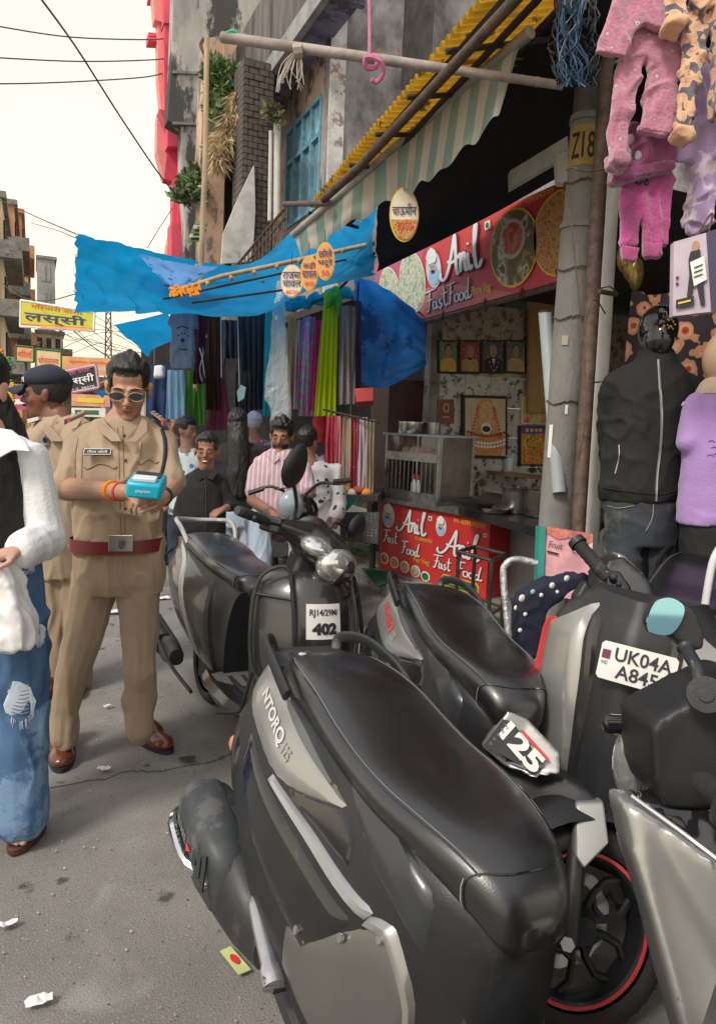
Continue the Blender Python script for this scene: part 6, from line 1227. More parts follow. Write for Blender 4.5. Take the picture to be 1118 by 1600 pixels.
            MB().tube(cat([ap(s*1.03,.56)+V((.04,s*.01,0)),ap(s*1.08,.45)+V((.02,s*.02,0)),V((.98,s*.235,.34)),V((.8,s*.25,.27))],4),.008,7).out('crash_guard_leg',m_mt,t,W=W)
        vs=[(-.5,-.5),(.5,-.5),(.5,.5),(-.5,.5)]
        pu,pv=-.03,.735; pw,ph_=.62,.125
        g=MB().grid(lambda a,b_: ap(pu+(a-.5)*pw,pv+(b_-.5)*ph_)+V((.004,0,.0)),10,4); st_=g.out('number_sticker',m_plate,t,W=W)
        for tx,cv,w_,h_,bo in ((o['stick'][0],.24,.84,.24,.02),(o['stick'][1],-.2,.72,.34,.06)):
            a_,b_,_=textmesh(tx,bo); mesh('lettering',[ap(pu+x*w_*pw,pv+(cv+y*h_)*ph_)+V((.0065,0,0)) for x,y in a_],b_,m_ink,st_,W=W,sm=False)
        MB().grid(lambda a,b_: ap(-.93+.34*a,.36+.10*b_)+V((.004,0,0)),6,4).out('side_grille',m_mt,t,W=W)
    # steered front: fork, wheel, fender, bar, cowl
    for s in ((-1,) if o.get('nofender') else (-1,1)):
        MB2=MB().tube([V((1.285,s*.085,.24)),V((1.235,s*.085,.36)),V((1.10,s*.07,.62))],[.021,.019,.015],12); tf(MB2,sd).out('fork_leg',m_mt,t,W=W)
        tf(MB().tube([V((1.285,s*.06,.228)),V((1.285,s*.112,.228))],.014,10).box((1.262,s*.095-.008,.20),(1.308,s*.095+.008,.26)),sd).out('axle_nut',M('cast_aluminium'),t,W=W)
    wheel(t,1.285,sd,style=st,red=o.get('redrim'),name='front_wheel')
    if st=='n':
        fe=tf(MB().grid(lambda u,v:V((1.285+.262*math.cos(.15+2.3*u),(-.5+v)*(.19-.05*u),.25+.262*math.sin(.15+2.3*u)-.045*abs(2*v-1)**2)),20,8),sd).out('front_fender',m_mt,t,W=W)
        for s in (() if o.get('nofender') else (-1,1)):
            pts=[(1.50,.40),(1.40,.515),(1.22,.575),(1.06,.53),(1.03,.43),(1.12,.44),(1.24,.49),(1.36,.46)]
            fs_=tf(MB().poly([V((x,s*.098,z)) for x,z in pts],V((0,s*.012,0))),sd).out('fender_side',m_sgrey,fe,W=W,bev=.004)
            pts=[(1.385,.50),(1.22,.56),(1.15,.545),(1.2,.50),(1.34,.47)]
            tf(MB().poly([V((x,s*.111,z)) for x,z in pts],V((0,s*.003,0))),sd).out('fender_inset',m_gl,fe,W=W)
            vs,fs,_=textmesh('125',.03); k=-1 if s>0 else 1
            m_=mesh('lettering',[sd@V((1.265-s*x*.13*1.0*(1),s*.116,.518+y*.045+(s*x)*.02)) for x,y in vs],fs,m_white,fe,W=W,sm=False)
            tf(MB().poly([V((1.40,s*.1125,.508)),V((1.22,s*.1125,.568)),V((1.22,s*.1125,.562)),V((1.40,s*.1125,.50))],V((0,s*.002,0))),sd).out('red_line',m_stc,fe,W=W)
            tf(MB().poly([V((x,s*.10,z)) for x,z in ((1.26,.46),(1.14,.44),(1.16,.33),(1.24,.25),(1.31,.36))],V((0,s*.014,0))),sd).out('fork_cover',m_gun,fe,W=W,bev=.004)
    else:
        tf(MB().grid(lambda u,v:V((1.285+.26*math.cos(-.1+2.6*u),(-.5+v)*.2,.24+.265*math.sin(-.1+2.6*u)-.06*abs(2*v-1)**2)),20,8),sd).out('front_fender',o['paint'],t,W=W)
    if o.get('bar_steer') is not None: sd=Matrix.Translation(AX0)@Matrix.Rotation(R(o['bar_steer']),4,AXD)@Matrix.Translation(-AX0)
    if o.get('bar_shift'): sd=Matrix.Translation(o['bar_shift'])@sd
    if o.get('nobar'):
        return t
    hx,hz=(.955,1.02) if st=='n' else (.93,1.0)
    bar=tf(MB().tube(cat([(hx-.06,-.33,hz+.02),(hx-.03,-.22,hz+.02),(hx,-.1,hz-.01),(hx,.1,hz-.01),(hx-.03,.22,hz+.02),(hx-.06,.33,hz+.02)],4),.011,8),sd).out('handlebar',m_mt,t,W=W)
    for s in (-1,1):
        d=V((-.025,s*.11,.002)); g0=V((hx-.043,s*.25,hz+.02)); P=[g0+d*k/8*1.05 for k in range(9)]; rr=[.020 if k%2 else .018 for k in range(9)]
        tf(MB().tube(P,rr,12),sd).out('grip',m_rub,bar,W=W); tf(MB().tube([P[-1],P[-1]+d*.16],[.019,.017],12),sd).out('bar_end',m_dust,bar,W=W)
        tf(MB().tube(cat([g0+V((.045,-s*.05,0)),g0+V((.075,s*.02,-.005)),g0+V((.06,s*.09,-.01)),g0+V((.05,s*.125,-.01))],4),.006,6).ell(g0+V((.05,s*.13,-.01)),.010,.010,.010),sd).out('brake_lever',M('black_lever',(.04,.04,.04),.35,m=.6),bar,W=W)
        tf(MB().box((hx-.07,min(s*.165,s*.235),hz-.015),(hx+.02,max(s*.165,s*.235),hz+.045)),sd).out('switch_box',m_mt,bar,W=W,bev=.008)
        # mirrors
        mo=o.get('mirror',{}).get(s)
        if mo is not None:
            b0=V((hx+.01,s*.15,hz+.05)); top=V(mo[0]); k=V(mo[1]).normalized(); side=k.cross(V((0,0,1))).normalized(); upv=side.cross(k)
            bn=tf(MB().tube([b0-V((0,0,.02)),b0+V((0,0,.02))],[.022,.015],10).tube(cat([b0,b0+V((.01,s*.015,.06)),top-upv*.03],5),.007,8),sd).out('mirror',m_mt,t,W=W)
            Rm=Matrix((side,upv,k)).transposed()
            sx,sy=mo[2]
            hd=MB().ell((0,0,0),sx,sy,.028,None,20,12)
            hd.v=[sd@(top+Rm@V((p.x*(1-.18*p.y/sy),p.y,p.z if p.z<0 else p.z*.2))) for p in hd.v]; hd.out('mirror_head',mo[3],bn,W=W)
            gl=MB(); ring=[sd@(top+Rm@V((sx*.9*math.cos(a)*(1-.18*math.sin(a)),sy*.9*math.sin(a),.0085))) for a in [2*PI*i/24 for i in range(24)]]; gl.add(ring,[tuple(range(24))]); gl.out('mirror_glass',o.get('mglass',m_mir),bn,W=W,sm=False)
    cw=MB()
    if st=='n':
        cw.ell((hx+.05,0,hz-.01),.11,.10,.06).cap((hx+.0,-.2,hz+.0),.024,(hx+.03,0,hz),.05).cap((hx+.0,.2,hz),.024,(hx+.03,0,hz),.05).cap((hx+.16,0,hz-.05),.045,(hx+.04,0,hz+.04),.06)
    else:
        cw.ell((hx+.07,0,hz-.01),.145,.125,.085,Matrix.Rotation(R(18),3,'Y')).cap((hx+.0,-.21,hz+.02),.028,(hx+.05,-.05,hz+.01),.07).cap((hx+.0,.21,hz+.02),.028,(hx+.05,.05,hz+.01),.07).cap((hx+.02,0,hz+.03),.075,(hx+.18,0,hz-.07),.065)
    tf(cw,sd); cwo=remesh('handlebar_cowl',cw,o['cowl'],t,.009,8,W=W)
    if st=='n':
        if not o.get('nolamp'): tf(MB().loft([[V((hx+.10+a,y*w_,hz+.075+a*.2)) for y in (-1,-.5,0,.5,1)]+[V((hx+.10+a,y*w_,hz+.068+a*.2)) for y in (1,.5,0,-.5,-1)] for a,w_ in ((-.08,.10),(0.0,.085),(.06,.05))]),sd).out('visor',m_gl,cwo,W=W)
        if not o.get('nolamp'): tf(MB().ell((hx+.165,0,hz-.03),.035,.075,.045),sd).out('headlamp',m_lens,cwo,W=W)
        if not o.get('name_decal'): tf(MB().tube([(hx-.07,.02,hz-.03),(hx-.1,.02,hz-.03)],.022,14),sd).out('key_switch',m_mt,cwo,W=W)
    else:
        tf(MB().ell((hx+.165,0,hz-.065),.066,.112,.074,Matrix.Rotation(R(25),3,'Y'),24,14),sd).out('headlamp',m_lens,cwo,W=W)
        for s in (-1,1): tf(MB().ell((hx+.118,s*.098,hz-.018),.058,.07,.036,Matrix.Rotation(R(s*35),3,'Z')@Matrix.Rotation(R(20),3,'Y'),20,12),sd).out('front_indicator',m_lens,cwo,W=W)
        tf(MB().ell((hx+.14,0,hz+.0),.075,.05,.03,Matrix.Rotation(R(35),3,'Y')),sd).out('cowl_ridge',o['cowl'],cwo,W=W)
    # inner column between floor and bars
    MB().loft([[V((x-.05,-w_,z)),V((x+.05,-w_,z)),V((x+.05,w_,z)),V((x-.05,w_,z))] for x,w_,z in ((1.02,.13,.36),(1.0,.12,.6),(.99,.10,.85),(.975,.06,.97))]).out('inner_cover',m_mt,t,W=W,bev=.02)
    return t
SCA=dict(body=m_mt,paint=m_sgrey,low=M('mid_grey_paint',(.17,.165,.16),.36,m=.6,v=.1,s=3,coat=.4),apron=m_mt,cowl=m_mt,name_decal='NTORQ')
A_=scooter('scooter','dark grey scooter nearest the camera with white lettered tail and long black seat','n',.628,1.375,-89,-4,44,dict(SCA,apw=.72))
B_=scooter('scooter','dark grey scooter with red tail decal parked behind the nearest one','n',1.213,2.03,-102.8,-6,42,dict(SCA,name_decal='NTORQ',red_name=True,hidden_front=True))
C_=scooter('scooter','dark scooter with white RJ14/29M 402 sticker and silver rear rail','a',.815,3.50,-85,-4,36,dict(body=m_mt,paint=m_gun,apron=m_gun,cowl=m_gun,stick=('RJ14/29M/','402'),mirror={-1:((.96,-.27,1.24),(-1,0,.1),(.066,.086),m_mt),1:((.98,.30,1.13),(-1,0,.1),(.066,.06),m_dust)}))
D_=scooter('scooter','grey scooter with red rimmed front wheel and UK04A A8450 plate','n',2.39,1.99,-148,-3.5,-50,dict(SCA,red=True,redrim=True,plate=True,name_decal=None,scale=1.1,nobar=True,nofender=True))
dc=puff('handlebar_cowl',[[(942,872,2.35),(964,868,2.35),(1001,902,2.3),(1017,953,2.25),(1006,1002,2.2),(972,990,2.2),(934,960,2.25),(922,930,2.3),(926,892,2.35)]],.13,m_mt,D_,.009,5)
puff('cowl_edge',[[(958,862,2.34),(970,866,2.34),(1004,900,2.28),(1021,952,2.22),(1012,978,2.2),(1005,950,2.22),(992,910,2.27),(966,880,2.32)]],.05,m_sgrey,dc,.007,3)
puff('switch_recess',[[(944,890,2.27),(966,892,2.27),(986,920,2.24),(984,938,2.22),(962,934,2.24),(946,915,2.26)]],.02,m_gl,dc,.006,4)
for k,(x,y,r_) in enumerate([(958,902,.012),(966,912,.010),(972,924,.012),(956,918,.009)]): MB().ell(at(x,y,2.24),r_,r_,r_,None,12,8).out('switch',m_dust,dc)
a_,b_=at(904,851,2.36),at(950,905,2.27); gp=MB(); n=12; gp.tube([a_.lerp(b_,k/n) for k in range(n+1)],[.0235 if k%2 else .0215 for k in range(n+1)],14); gr=gp.out('grip',m_rub,dc); d_=(a_-b_).normalized(); MB().tube([a_,a_+d_*.022],[.030,.028],18).out('bar_end',m_dust,gr); MB().tube([a_+d_*.022,a_+d_*.024],.012,14).out('bar_cap',m_silv,gr)
MB().tube(cat([at(938,930,2.2),at(926,938,2.2),at(918,952,2.18),at(908,966,2.18)],4),.008,8).out('brake_lever',m_mt,dc)
puff('bracket',[[(893,930,2.3),(912,905,2.3),(924,922,2.3),(918,962,2.28),(892,962,2.28)]],.05,m_mt,dc,.008,4)
puff('indicator_stem',[[(1012,958,2.0),(1030,952,2.0),(1034,966,2.0),(1016,974,2.0)]],.03,m_redl,dc,.006,3)
fc=puff('front_fender',[[(752,1165,1.92),(784,1192,1.9),(831,1212,1.88),(870,1200,1.86),(900,1216,1.84),(944,1254,1.8),(899,1258,1.8),(860,1250,1.82),(811,1248,1.84),(770,1222,1.88),(740,1200,1.92)]],.14,m_mt,D_,.009,4)
fs_=puff('fender_side',[[(752,1165,1.84),(791,1108,1.86),(822,1122,1.85),(871,1174,1.8),(872,1206,1.78),(832,1212,1.78),(786,1194,1.82)]],.035,m_sgrey,fc,.005,3)
MB().poly([at(x,y,d-.022) for x,y,d in ((756,1165,1.84),(786,1124,1.855),(800,1128,1.85),(850,1196,1.79),(832,1207,1.79),(790,1190,1.82))],cf*.004).out('fender_inset',m_gl,fs_,sm=False)
t0_,t1_=at(785,1137,1.83),at(840,1200,1.765); X_=(t1_-t0_); Y_=at(800,1120,1.835)-at(785,1137,1.83); vs,fs,_=textmesh('125',.045); mesh('lettering',[t0_+X_*(x+.5)+Y_*(y*1.35+.1)-cf*.008 for x,y in vs],fs,m_white,fs_,sm=False)
MB().poly([at(812,1142,1.80),at(816,1140,1.80),at(858,1186,1.765),at(853,1189,1.765)],cf*.003).out('red_line',m_stc,fs_,sm=False)
for k in range(5): p=at(764+k*6,1160-k*7,1.81); MB().poly([p,p+cr*.006,p+cr*.006-cu*.006,p-cu*.006],cf*.002).out('dash_print',m_silv,fs_,sm=False)
MB().poly([at(899,1256,1.74),at(943,1252,1.74),at(952,1318,1.68),at(912,1360,1.66),at(897,1338,1.68)],cf*.03).out('fork_cover',m_sgrey,D_,bev=.006)
MB().tube([at(906,1255,1.78),at(893,1400,1.66),at(886,1474,1.62)],[.019,.022,.026],14).out('fork_leg',m_mt,D_); MB().tube([at(886,1476,1.60),at(886,1476,1.56)],.016,6).out('axle_nut',m_silv,D_)
E_=scooter('scooter','grey scooter cut off by the lower right corner with bare black cowl','n',2.16,1.08,-150,-3,42,dict(SCA,name_decal=None,nobar=True))
cwe=puff('handlebar_cowl',[[(990,1122,1.3),(1000,1106,1.3),(1040,1082,1.3),(1130,1040,1.25),(1180,1060,1.25),(1180,1240,1.25),(1010,1236,1.3),(996,1200,1.3)]],.16,m_mt,E_,.009,5)
def onp(px,py,d): return at(px,py,d)
MB().tube([onp(1100,1086,1.2),onp(1102,1085,1.17)],.030,24).out('mirror_socket',m_mt,cwe); MB().tube([onp(1102,1085,1.17),onp(1102,1085,1.165)],.012,16).out('socket_hole',m_gl,cwe)
MB().tube(cat([onp(1092,1070,1.2),onp(1088,1045,1.22),onp(1080,1030,1.25),onp(1070,1012,1.28)],5),[.012]*15+[.016],10).out('mirror_stalk',m_dust,cwe)
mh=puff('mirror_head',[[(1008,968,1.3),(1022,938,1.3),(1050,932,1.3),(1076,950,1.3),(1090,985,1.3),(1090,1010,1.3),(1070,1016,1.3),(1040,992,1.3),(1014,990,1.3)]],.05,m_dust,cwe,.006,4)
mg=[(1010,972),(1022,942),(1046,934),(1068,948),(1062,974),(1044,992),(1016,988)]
MB().poly([at(q.x,q.y,1.266) for q in cat([V((x,y,0)) for x,y in mg],4,True)],cf*.004).out('mirror_glass',M('tarp_reflection_tint',(.35,.72,.92),.04,m=1,v=.01),mh,sm=False)  # glass tinted blue in place of the tarpaulin's reflection
MB().tube([onp(958,1132,1.42),onp(992,1132,1.36)],[.021,.019],14).ell(onp(956,1132,1.42),.021,.021,.021).out('lever_end',m_gl,cwe)
puff('front_panel',[[(957,1238,1.25),(985,1242,1.24),(1060,1296,1.2),(1118,1340,1.16),(1190,1400,1.1),(1190,1640,1.1),(1062,1640,1.12),(1035,1540,1.14),(1003,1420,1.18),(972,1320,1.22)]],.09,m_sgrey,E_,.010,8)
puff('gloss_panel',[[(985,1240,1.27),(1060,1238,1.27),(1190,1240,1.22),(1190,1420,1.15),(1118,1362,1.2),(1060,1310,1.24)]],.08,m_gl,E_,.010,6)
MB().tube([at(985,1243,1.19),at(1060,1297,1.15),at(1118,1341,1.11),at(1180,1392,1.06)],.004,6).out('edge_highlight',m_silv,E_)  # silver line laid along the panel edge as its highlight
MB().ell(onp(984,1190,1.42),.03,.04,.075,None,18,12).out('front_lamp',m_lens,E_)
# ================================================================ PEOPLE
HV=V((cf.x,cf.y,0)).normalized(); HR=V((cr.x,cr.y,0)).normalized(); UZ=V((0,0,1))
def headframe(c,yaw,pitch,roll=0):
    B=Matrix((HR,HV,UZ)).transposed()
    Rm=B@Matrix.Rotation(R(yaw),3,'Z')@Matrix.Rotation(R(pitch),3,'X')@Matrix.Rotation(R(roll),3,'Y')
    return Matrix.Translation(c)@Rm.to_4x4()
def add_head(b,Mx,s,neck,nr=.055,jaw=1.,nose=1.):
    n0=len(b.v); q=MB(); X=lambda *p: V(p)
    q.ell((0,.018,.045),.074,.094,.085).ell((0,-.022,-.015),.063*jaw,.064,.083).ell((0,-.032,-.068),.047*jaw,.046,.042).ell((0,-.064,-.094),.022,.018,.017)
    for k in (-1,1):
        q.ell((k*.038,-.056,-.026),.023,.02,.023).ell((k*.0785,.012,-.008),.009,.02,.031).ell((k*.083,.020,.008),.008,.014,.015)
        q.cap((k*.012,-.082,.022),.008,(k*.048,-.070,.020),.008).ell((k*.011,-.098,-.032),.009,.010,.007)
        q.ell((k*.03,-.074,.003),.015,.010,.011)
    q.cap((0,-.082,.012),.008,(0,-.108*nose,-.026),.0105).ell((0,-.087,-.055),.024,.010,.006).ell((0,-.085,-.066),.020,.010,.007)
    q.v=[Mx@(p*s) for p in q.v]; b.add(q.v,q.f)
    b.cap(Mx@V((0,.022,-.06))*1.0 if False else Mx@(V((0,.022,-.06))*s),.052*s,neck,nr)
def hair_cap(Mx,s,m,par,front=.062,back=-.07,side=.01,bulk=1.,nz=.004,name='hair',long_=False,seed=0):
    q=MB(); n=84;k=46
    def fn(u,v):
        th=PI*v*.86; a=2*PI*u; p=V((.083*bulk*math.sin(th)*math.cos(a),.104*bulk*math.sin(th)*math.sin(a),.096*bulk*math.cos(th)))
        y=p.y; t=min(1,max(0,(y+.085)/.12)); lim=front+(back-front)*(t*t*(3-2*t)); 
        if abs(p.x)>.06: lim=min(lim,side)
        c=p+V((0,.018,.045)); 
        kk=min(1,max(0,(c.z-lim+.004)/.016)); kk=kk*kk*(3-2*kk)
        if kk<1: c=V((c.x*(.86+.10*kk),c.y*(.86+.10*kk),max(c.z,lim-.015)))
        elif c.z<.05 and not long_: c=V((c.x*.955,c.y*.97,c.z))
        else:
            w=noise.noise(V((c.x*60+seed,c.y*18,c.z*30)))*nz*2+noise.noise(V((c.x*22+seed,c.y*22,c.z*22)))*nz*1.6; c=c*(1+w*6)
        return Mx@(c*s)
    q.grid(fn,n,k); return q.out(name,m,par,ang=180)
def eyes(Mx,s,par,open_=1.):
    mw=M('eye_white',(.6,.57,.54),.2); mi=M('dark_iris',(.03,.018,.012),.15)
    for k in (-1,1):
        e=MB().ell((0,0,0),.0095,.007,.0036*open_,None,12,8); e.v=[Mx@((p+V((k*.030,-.0805,.002)))*s) for p in e.v]; eo=e.out('eye',mw,par)
        e=MB().ell((0,0,0),.0050,.003,.0036*open_,None,10,8); e.v=[Mx@((p+V((k*.030,-.0858,.002)))*s) for p in e.v]; e.out('iris',mi,eo)
        MB().tube([Mx@(V(p)*s) for p in ((k*.014,-.087,.022),(k*.030,-.089,.0265),(k*.048,-.077,.022))],[.0026*s,.0036*s,.0018*s],6).out('eyebrow',M('black_brow',(.015,.01,.008),.9),par)
def hand(b,w,d,n,side=1,s=1.,curl=.5,thumb=.5,r=.0085):
    d=V(d).normalized(); n=V(n); n=(n-d*n.dot(d)).normalized(); a=d.cross(n)*side
    b.cap(w,.024*s,w+d*.04*s,.022*s)
    L=(.072,.080,.074,.058)
    for f_ in range(4):
        K=w+(d*(.082-.004*abs(f_-1))+a*(.032-.0215*f_))*s; b.cap(w+(d*.02+a*(.018-.012*f_))*s,.015*s,K,.0115*s)
        p=K; ang=curl*.5; 
        for j,fr in enumerate((.44,.31,.25)):
            dd=d*math.cos(ang)+n*math.sin(ang)+a*(.06-.04*f_); dd.normalize(); e=p+dd*L[f_]*fr*s; b.cap(p,(r-.0006*j)*s,e,(r-.0012-.0006*j)*s,8); p=e; ang+=curl*(.75,.6,.4)[j]
    p=w+(d*.022+a*.028)*s; dd=(d*.62+a*.72+n*.25).normalized(); e=p+dd*.042*s; b.cap(p,.0125*s,e,.0105*s,8); dd=(d*.9+a*.2*(1-thumb)+n*.5*thumb).normalized(); e2=e+dd*.032*s; b.cap(e,.0105*s,e2,.009*s,8); b.cap(e2,.009*s,e2+(dd+n*.3*thumb).normalized()*.02*s,.0075*s,8)
def E3(px0,px1,py,d,th,n=22): return sec(px0,px1,py,d,th,n)
SK=vcol('skin',.5,.12,b=.15,bs=260)
def skinf(base,Mx=None,s=1.,stub=0.,lips=(.33,.12,.10)):
    inv=Mx.inverted() if Mx else None
    def f(p):
        c=V(base)*(1+.10*noise.noise(p*26)); 
        if inv:
            q=(inv@p)/s
            if abs(q.x)<.09 and -.13<q.z<.15 and q.y<.06:
                if q.y<-.075 and abs(q.x)<.024 and -.074<q.z<-.049: c=V(lips) if abs(q.z+.0605)>.0016 else V(lips)*.35
                elif stub and q.z<-.035 and q.y<.03: c=c.lerp(V((.05,.035,.03)),stub)
                if abs(q.x)<.035 and q.y<-.09 and q.z>-.045: c=c*1.06
                if .012<abs(q.x)<.05 and abs(q.z)<.012 and q.y<-.05: c=c*.80  # eye sockets darkened in the skin colour, in place of hollow shade
        return tuple(max(0,min(1,x)) for x in c)
    return f
def figure(label,o):
    """o: head, neck, torso rings, legs, arms as points in the place; one skin, clothes over it"""
    d0=o['d']; bp=atz(*o['foot'],0.); t=thing('person',label,'person',tuple(bp),group=o.get('group'))
    vox=o.get('vox',.008); b=MB(); Mx=None
    if o.get('head'):
        hx_,hy_,hd,yaw,pit,s=o['head'][:6]; Mx=headframe(at(hx_,hy_,hd),yaw,pit,o['head'][6] if len(o['head'])>6 else 0); add_head(b,Mx,s,at(*o['neck']),o.get('nr',.056),o.get('jaw',1.))
    tr=o['torso']; mid=[(at((a+c)/2,y,d),(c-a)*d/CF/2) for a,c,y,d,th in tr]
    for (p,w_),(q,w2) in zip(mid,mid[1:]): b.cap(p,min(w_*.5,.10),q,min(w2*.5,.10))
    if o.get('neck'): b.cap(at(*o['neck']),.05,mid[-1][0],.06); 
    b.chain([p for p,_ in mid[:1]]+[at(*o['pelvis'])] if o.get('pelvis') else [mid[0][0],mid[0][0]+V((0,0,-.05))],[.1,.1])
    for lg in o['legs']:
        P=[at(*q[:3]) for q in lg]; b.cap(mid[0][0],.08,P[0],.07); b.chain(P,[q[3]*.72 for q in lg])
    for ar in o['arms']:
        P=[at(*q) for q in ar['pts']]; rr=ar.get('r',[.045,.038,.026]); b.chain(P,rr); b.cap(mid[-2][0],rr[0],P[0],rr[0]*.8)
        if ar.get('hand') is not None: h=ar['hand']; hand(b,P[-1],h[0],h[1],h[2],h[3],h[4],h[5] if len(h)>5 else .5)
    bd=remesh('body',b,SK,t,vox,o.get('ssm',3),colf=skinf(o['skin'],Mx,(o['head'][5] if o.get('head') else 1),o.get('stub',0)))
    # shirt
    b=MB(); b.loft([E3(*q) for q in tr]); 
    for ar in o['arms']:
        P=[at(*q) for q in ar['pts']]; fr=ar.get('sleeve',.8); rs=ar.get('rs',[.066,.072]); 
        b.cap(mid[-2][0].lerp(P[0],.5),rs[0],P[0],rs[0])
        if fr<=1: b.cap(P[0],rs[0],P[0].lerp(P[1],fr),rs[1])
        else: b.cap(P[0],rs[0],P[1],rs[1]); b.cap(P[1],rs[1],P[1].lerp(P[2],fr-1),rs[2] if len(rs)>2 else rs[1]*.8)
    sh=remesh('shirt',b,o['shirt'],t,vox,o.get('csm',4),disp=folds(o.get('fold',.006),o.get('fs',(9,9,5)),o.get('seed',1)))
    # trousers
    b=MB(); lo=o.get('hip'); 
    if lo: b.loft([E3(*q) for q in lo])
    for lg in o['legs']: b.chain([at(*q[:3]) for q in lg],[q[3] for q in lg])
    tro=remesh(o.get('lowname','trousers'),b,o['trousers'],t,vox,o.get('csm',4),disp=folds(o.get('fold2',.008),(11,11,3.8),o.get('seed',1)+5))
    if Mx and o.get('hair'): hair_cap(Mx,o['head'][5],o['hair'],t,**o.get('hairk',{}))
    if Mx and o.get('eyes',1): eyes(Mx,o['head'][5],bd,o.get('eyeopen',1.))
    return t,Mx,bd,sh,tro
def shoe(t,px,py,dirv,m,s=1.,sole=m_ink,z0=0.):
    p=atz(px,py,z0); d=V((dirv[0],dirv[1],0)).normalized(); l=V((-d.y,d.x,0)); fn=lambda x,y,z: p+d*x*s+l*y*s+UZ*(z*s+.0)
    b=MB()
    for c,r_ in (((-.02,0,.06),(.055,.045,.06)),((.06,0,.045),(.08,.048,.045)),((.14,0,.03),(.075,.047,.032)),((-.06,0,.05),(.04,.038,.05)),((-.03,0,.11),(.045,.042,.05))):
        e=MB().ell((0,0,0),*r_); e.v=[fn(c[0]+q.x,c[1]+q.y,max(.012,c[2]+q.z)) for q in e.v]; b.add(e.v,e.f)
    so=remesh('shoe',b,m,t,.006,4); q=MB(); rn=[(-.1+.16*(1-math.cos(a)),.048*math.sin(a)*(1-.15*math.cos(a))) for a in [2*PI*k/22 for k in range(22)]]
    q.loft([[fn(x*1.0,y,.0) for x,y in rn],[fn(x,y,.018) for x,y in rn]]).out('sole',sole,so)
    for k in range(4): MB().tube([fn(.03+.018*k,-.018,.098-.009*k),fn(.035+.018*k,0,.106-.009*k),fn(.03+.018*k,.018,.098-.009*k)],.0028,5).out('lace',M('brown_lace',(.07,.03,.02),.7),so)
    return so
K=1/CF
m_khaki=M('khaki_twill',(.40,.295,.20),.85,v=.07,s=6,b=.25,bs=260,sh=.15); m_khaki2=M('khaki_trouser_twill',(.32,.235,.155),.85,v=.08,s=5,b=.25,bs=260,sh=.15)
m_bsh=M('brown_polished_leather',(.13,.035,.014),.28,v=.3,s=16,coat=.4); m_hair=M('black_hair',(.012,.010,.009),.5,v=.4,s=40,b=.6,bs=90,st=(1,1,.3)); m_maroon=M('maroon_belt',(.16,.012,.015),.5,v=.15)
# ---- the officer with the card machine
D=2.95
O1=dict(d=D,foot=(165,1190),head=(201,607,2.9,14,20,1.07),neck=(190,668,2.97),nr=.062,
 torso=[(118,254,842,D,.115),(117,254,800,D,.12),(116,256,750,D,.125),(115,260,710,D,.125),(118,258,685,D,.105),(128,250,670,D,.09),(146,236,660,D,.075),(160,220,656,D,.062)],
 hip=[(119,253,838,D,.112),(116,255,870,D,.118),(113,256,905,D,.12),(114,255,925,D,.10)],
 legs=[[(147,920,D,.094),(133,985,D,.080),(113,1050,D-.02,.068),(102,1110,D,.060),(99,1150,D,.056)],[(215,920,D,.094),(219,985,D,.077),(217,1045,D-.02,.066),(219,1100,D,.059),(221,1140,D,.056)]],
 arms=[dict(pts=[(126,690,D),(103,762,D-.05),(196,769,D-.35)],r=[.05,.047,.031],sleeve=.92,rs=[.058,.063],hand=((.9,-.35,.05),(.2,.3,-.9),-1,1.12,1.1,.8)),
       dict(pts=[(252,692,D),(268,760,D-.05),(252,778,D-.32)],r=[.05,.046,.031],sleeve=.82,rs=[.058,.064],hand=((-.85,-.3,.1),(0,.3,-.9),1,1.05,1.2,.8))],
 shirt=m_khaki,trousers=m_khaki2,skin=(.46,.25,.165),stub=.12,hair=m_hair,hairk=dict(front=.083,back=-.05,side=.012,bulk=.985,nz=.006),vox=.0055,fold=.010,fold2=.010,fs=(9,9,5),seed=3,eyes=1,eyeopen=.5)
t,Mx,bd,sh,tro=figure('police officer in khaki uniform and sunglasses looking down at a blue card machine',O1); O1t=t
bs1=bvh(sh); bt1=bvh(tro)
shoe(t,98,1168,(-.05,-1),m_bsh,1.12); shoe(t,222,1150,(.35,-.9),m_bsh,1.12)
m_gold=M('gold_wire',(.5,.42,.30),.25,m=1); s=1.07
for k in (-1,1):
    c=V((k*.034,-.100,.0)); ring=[Mx@((c+V((.0265*math.cos(a)*(1-.12*math.sin(a)*-1),0,.0168*math.sin(a))))*s) for a in [2*PI*i/24 for i in range(25)]]
    if k==-1: gls=MB().tube(ring,.0016*s,6).out('sunglasses',m_gold,t)
    else: MB().tube(ring,.0016*s,6).out('rim',m_gold,gls)
    MB().add(ring[:-1],[tuple(range(24))]).out('lens',M('smoke_lens',(.015,.02,.035),.08,v=.1,coat=1.,alpha=.93),gls,sm=False)
    MB().tube([Mx@(V(p)*s) for p in ((k*.061,-.096,.006),(k*.079,-.05,.005),(k*.084,.01,.0))],.0015*s,5).out('temple',m_gold,gls)
MB().tube([Mx@(V(p)*s) for p in ((-.010,-.103,.006),(0,-.106,.009),(.010,-.103,.006))],.0014*s,5).out('bridge',m_gold,gls)
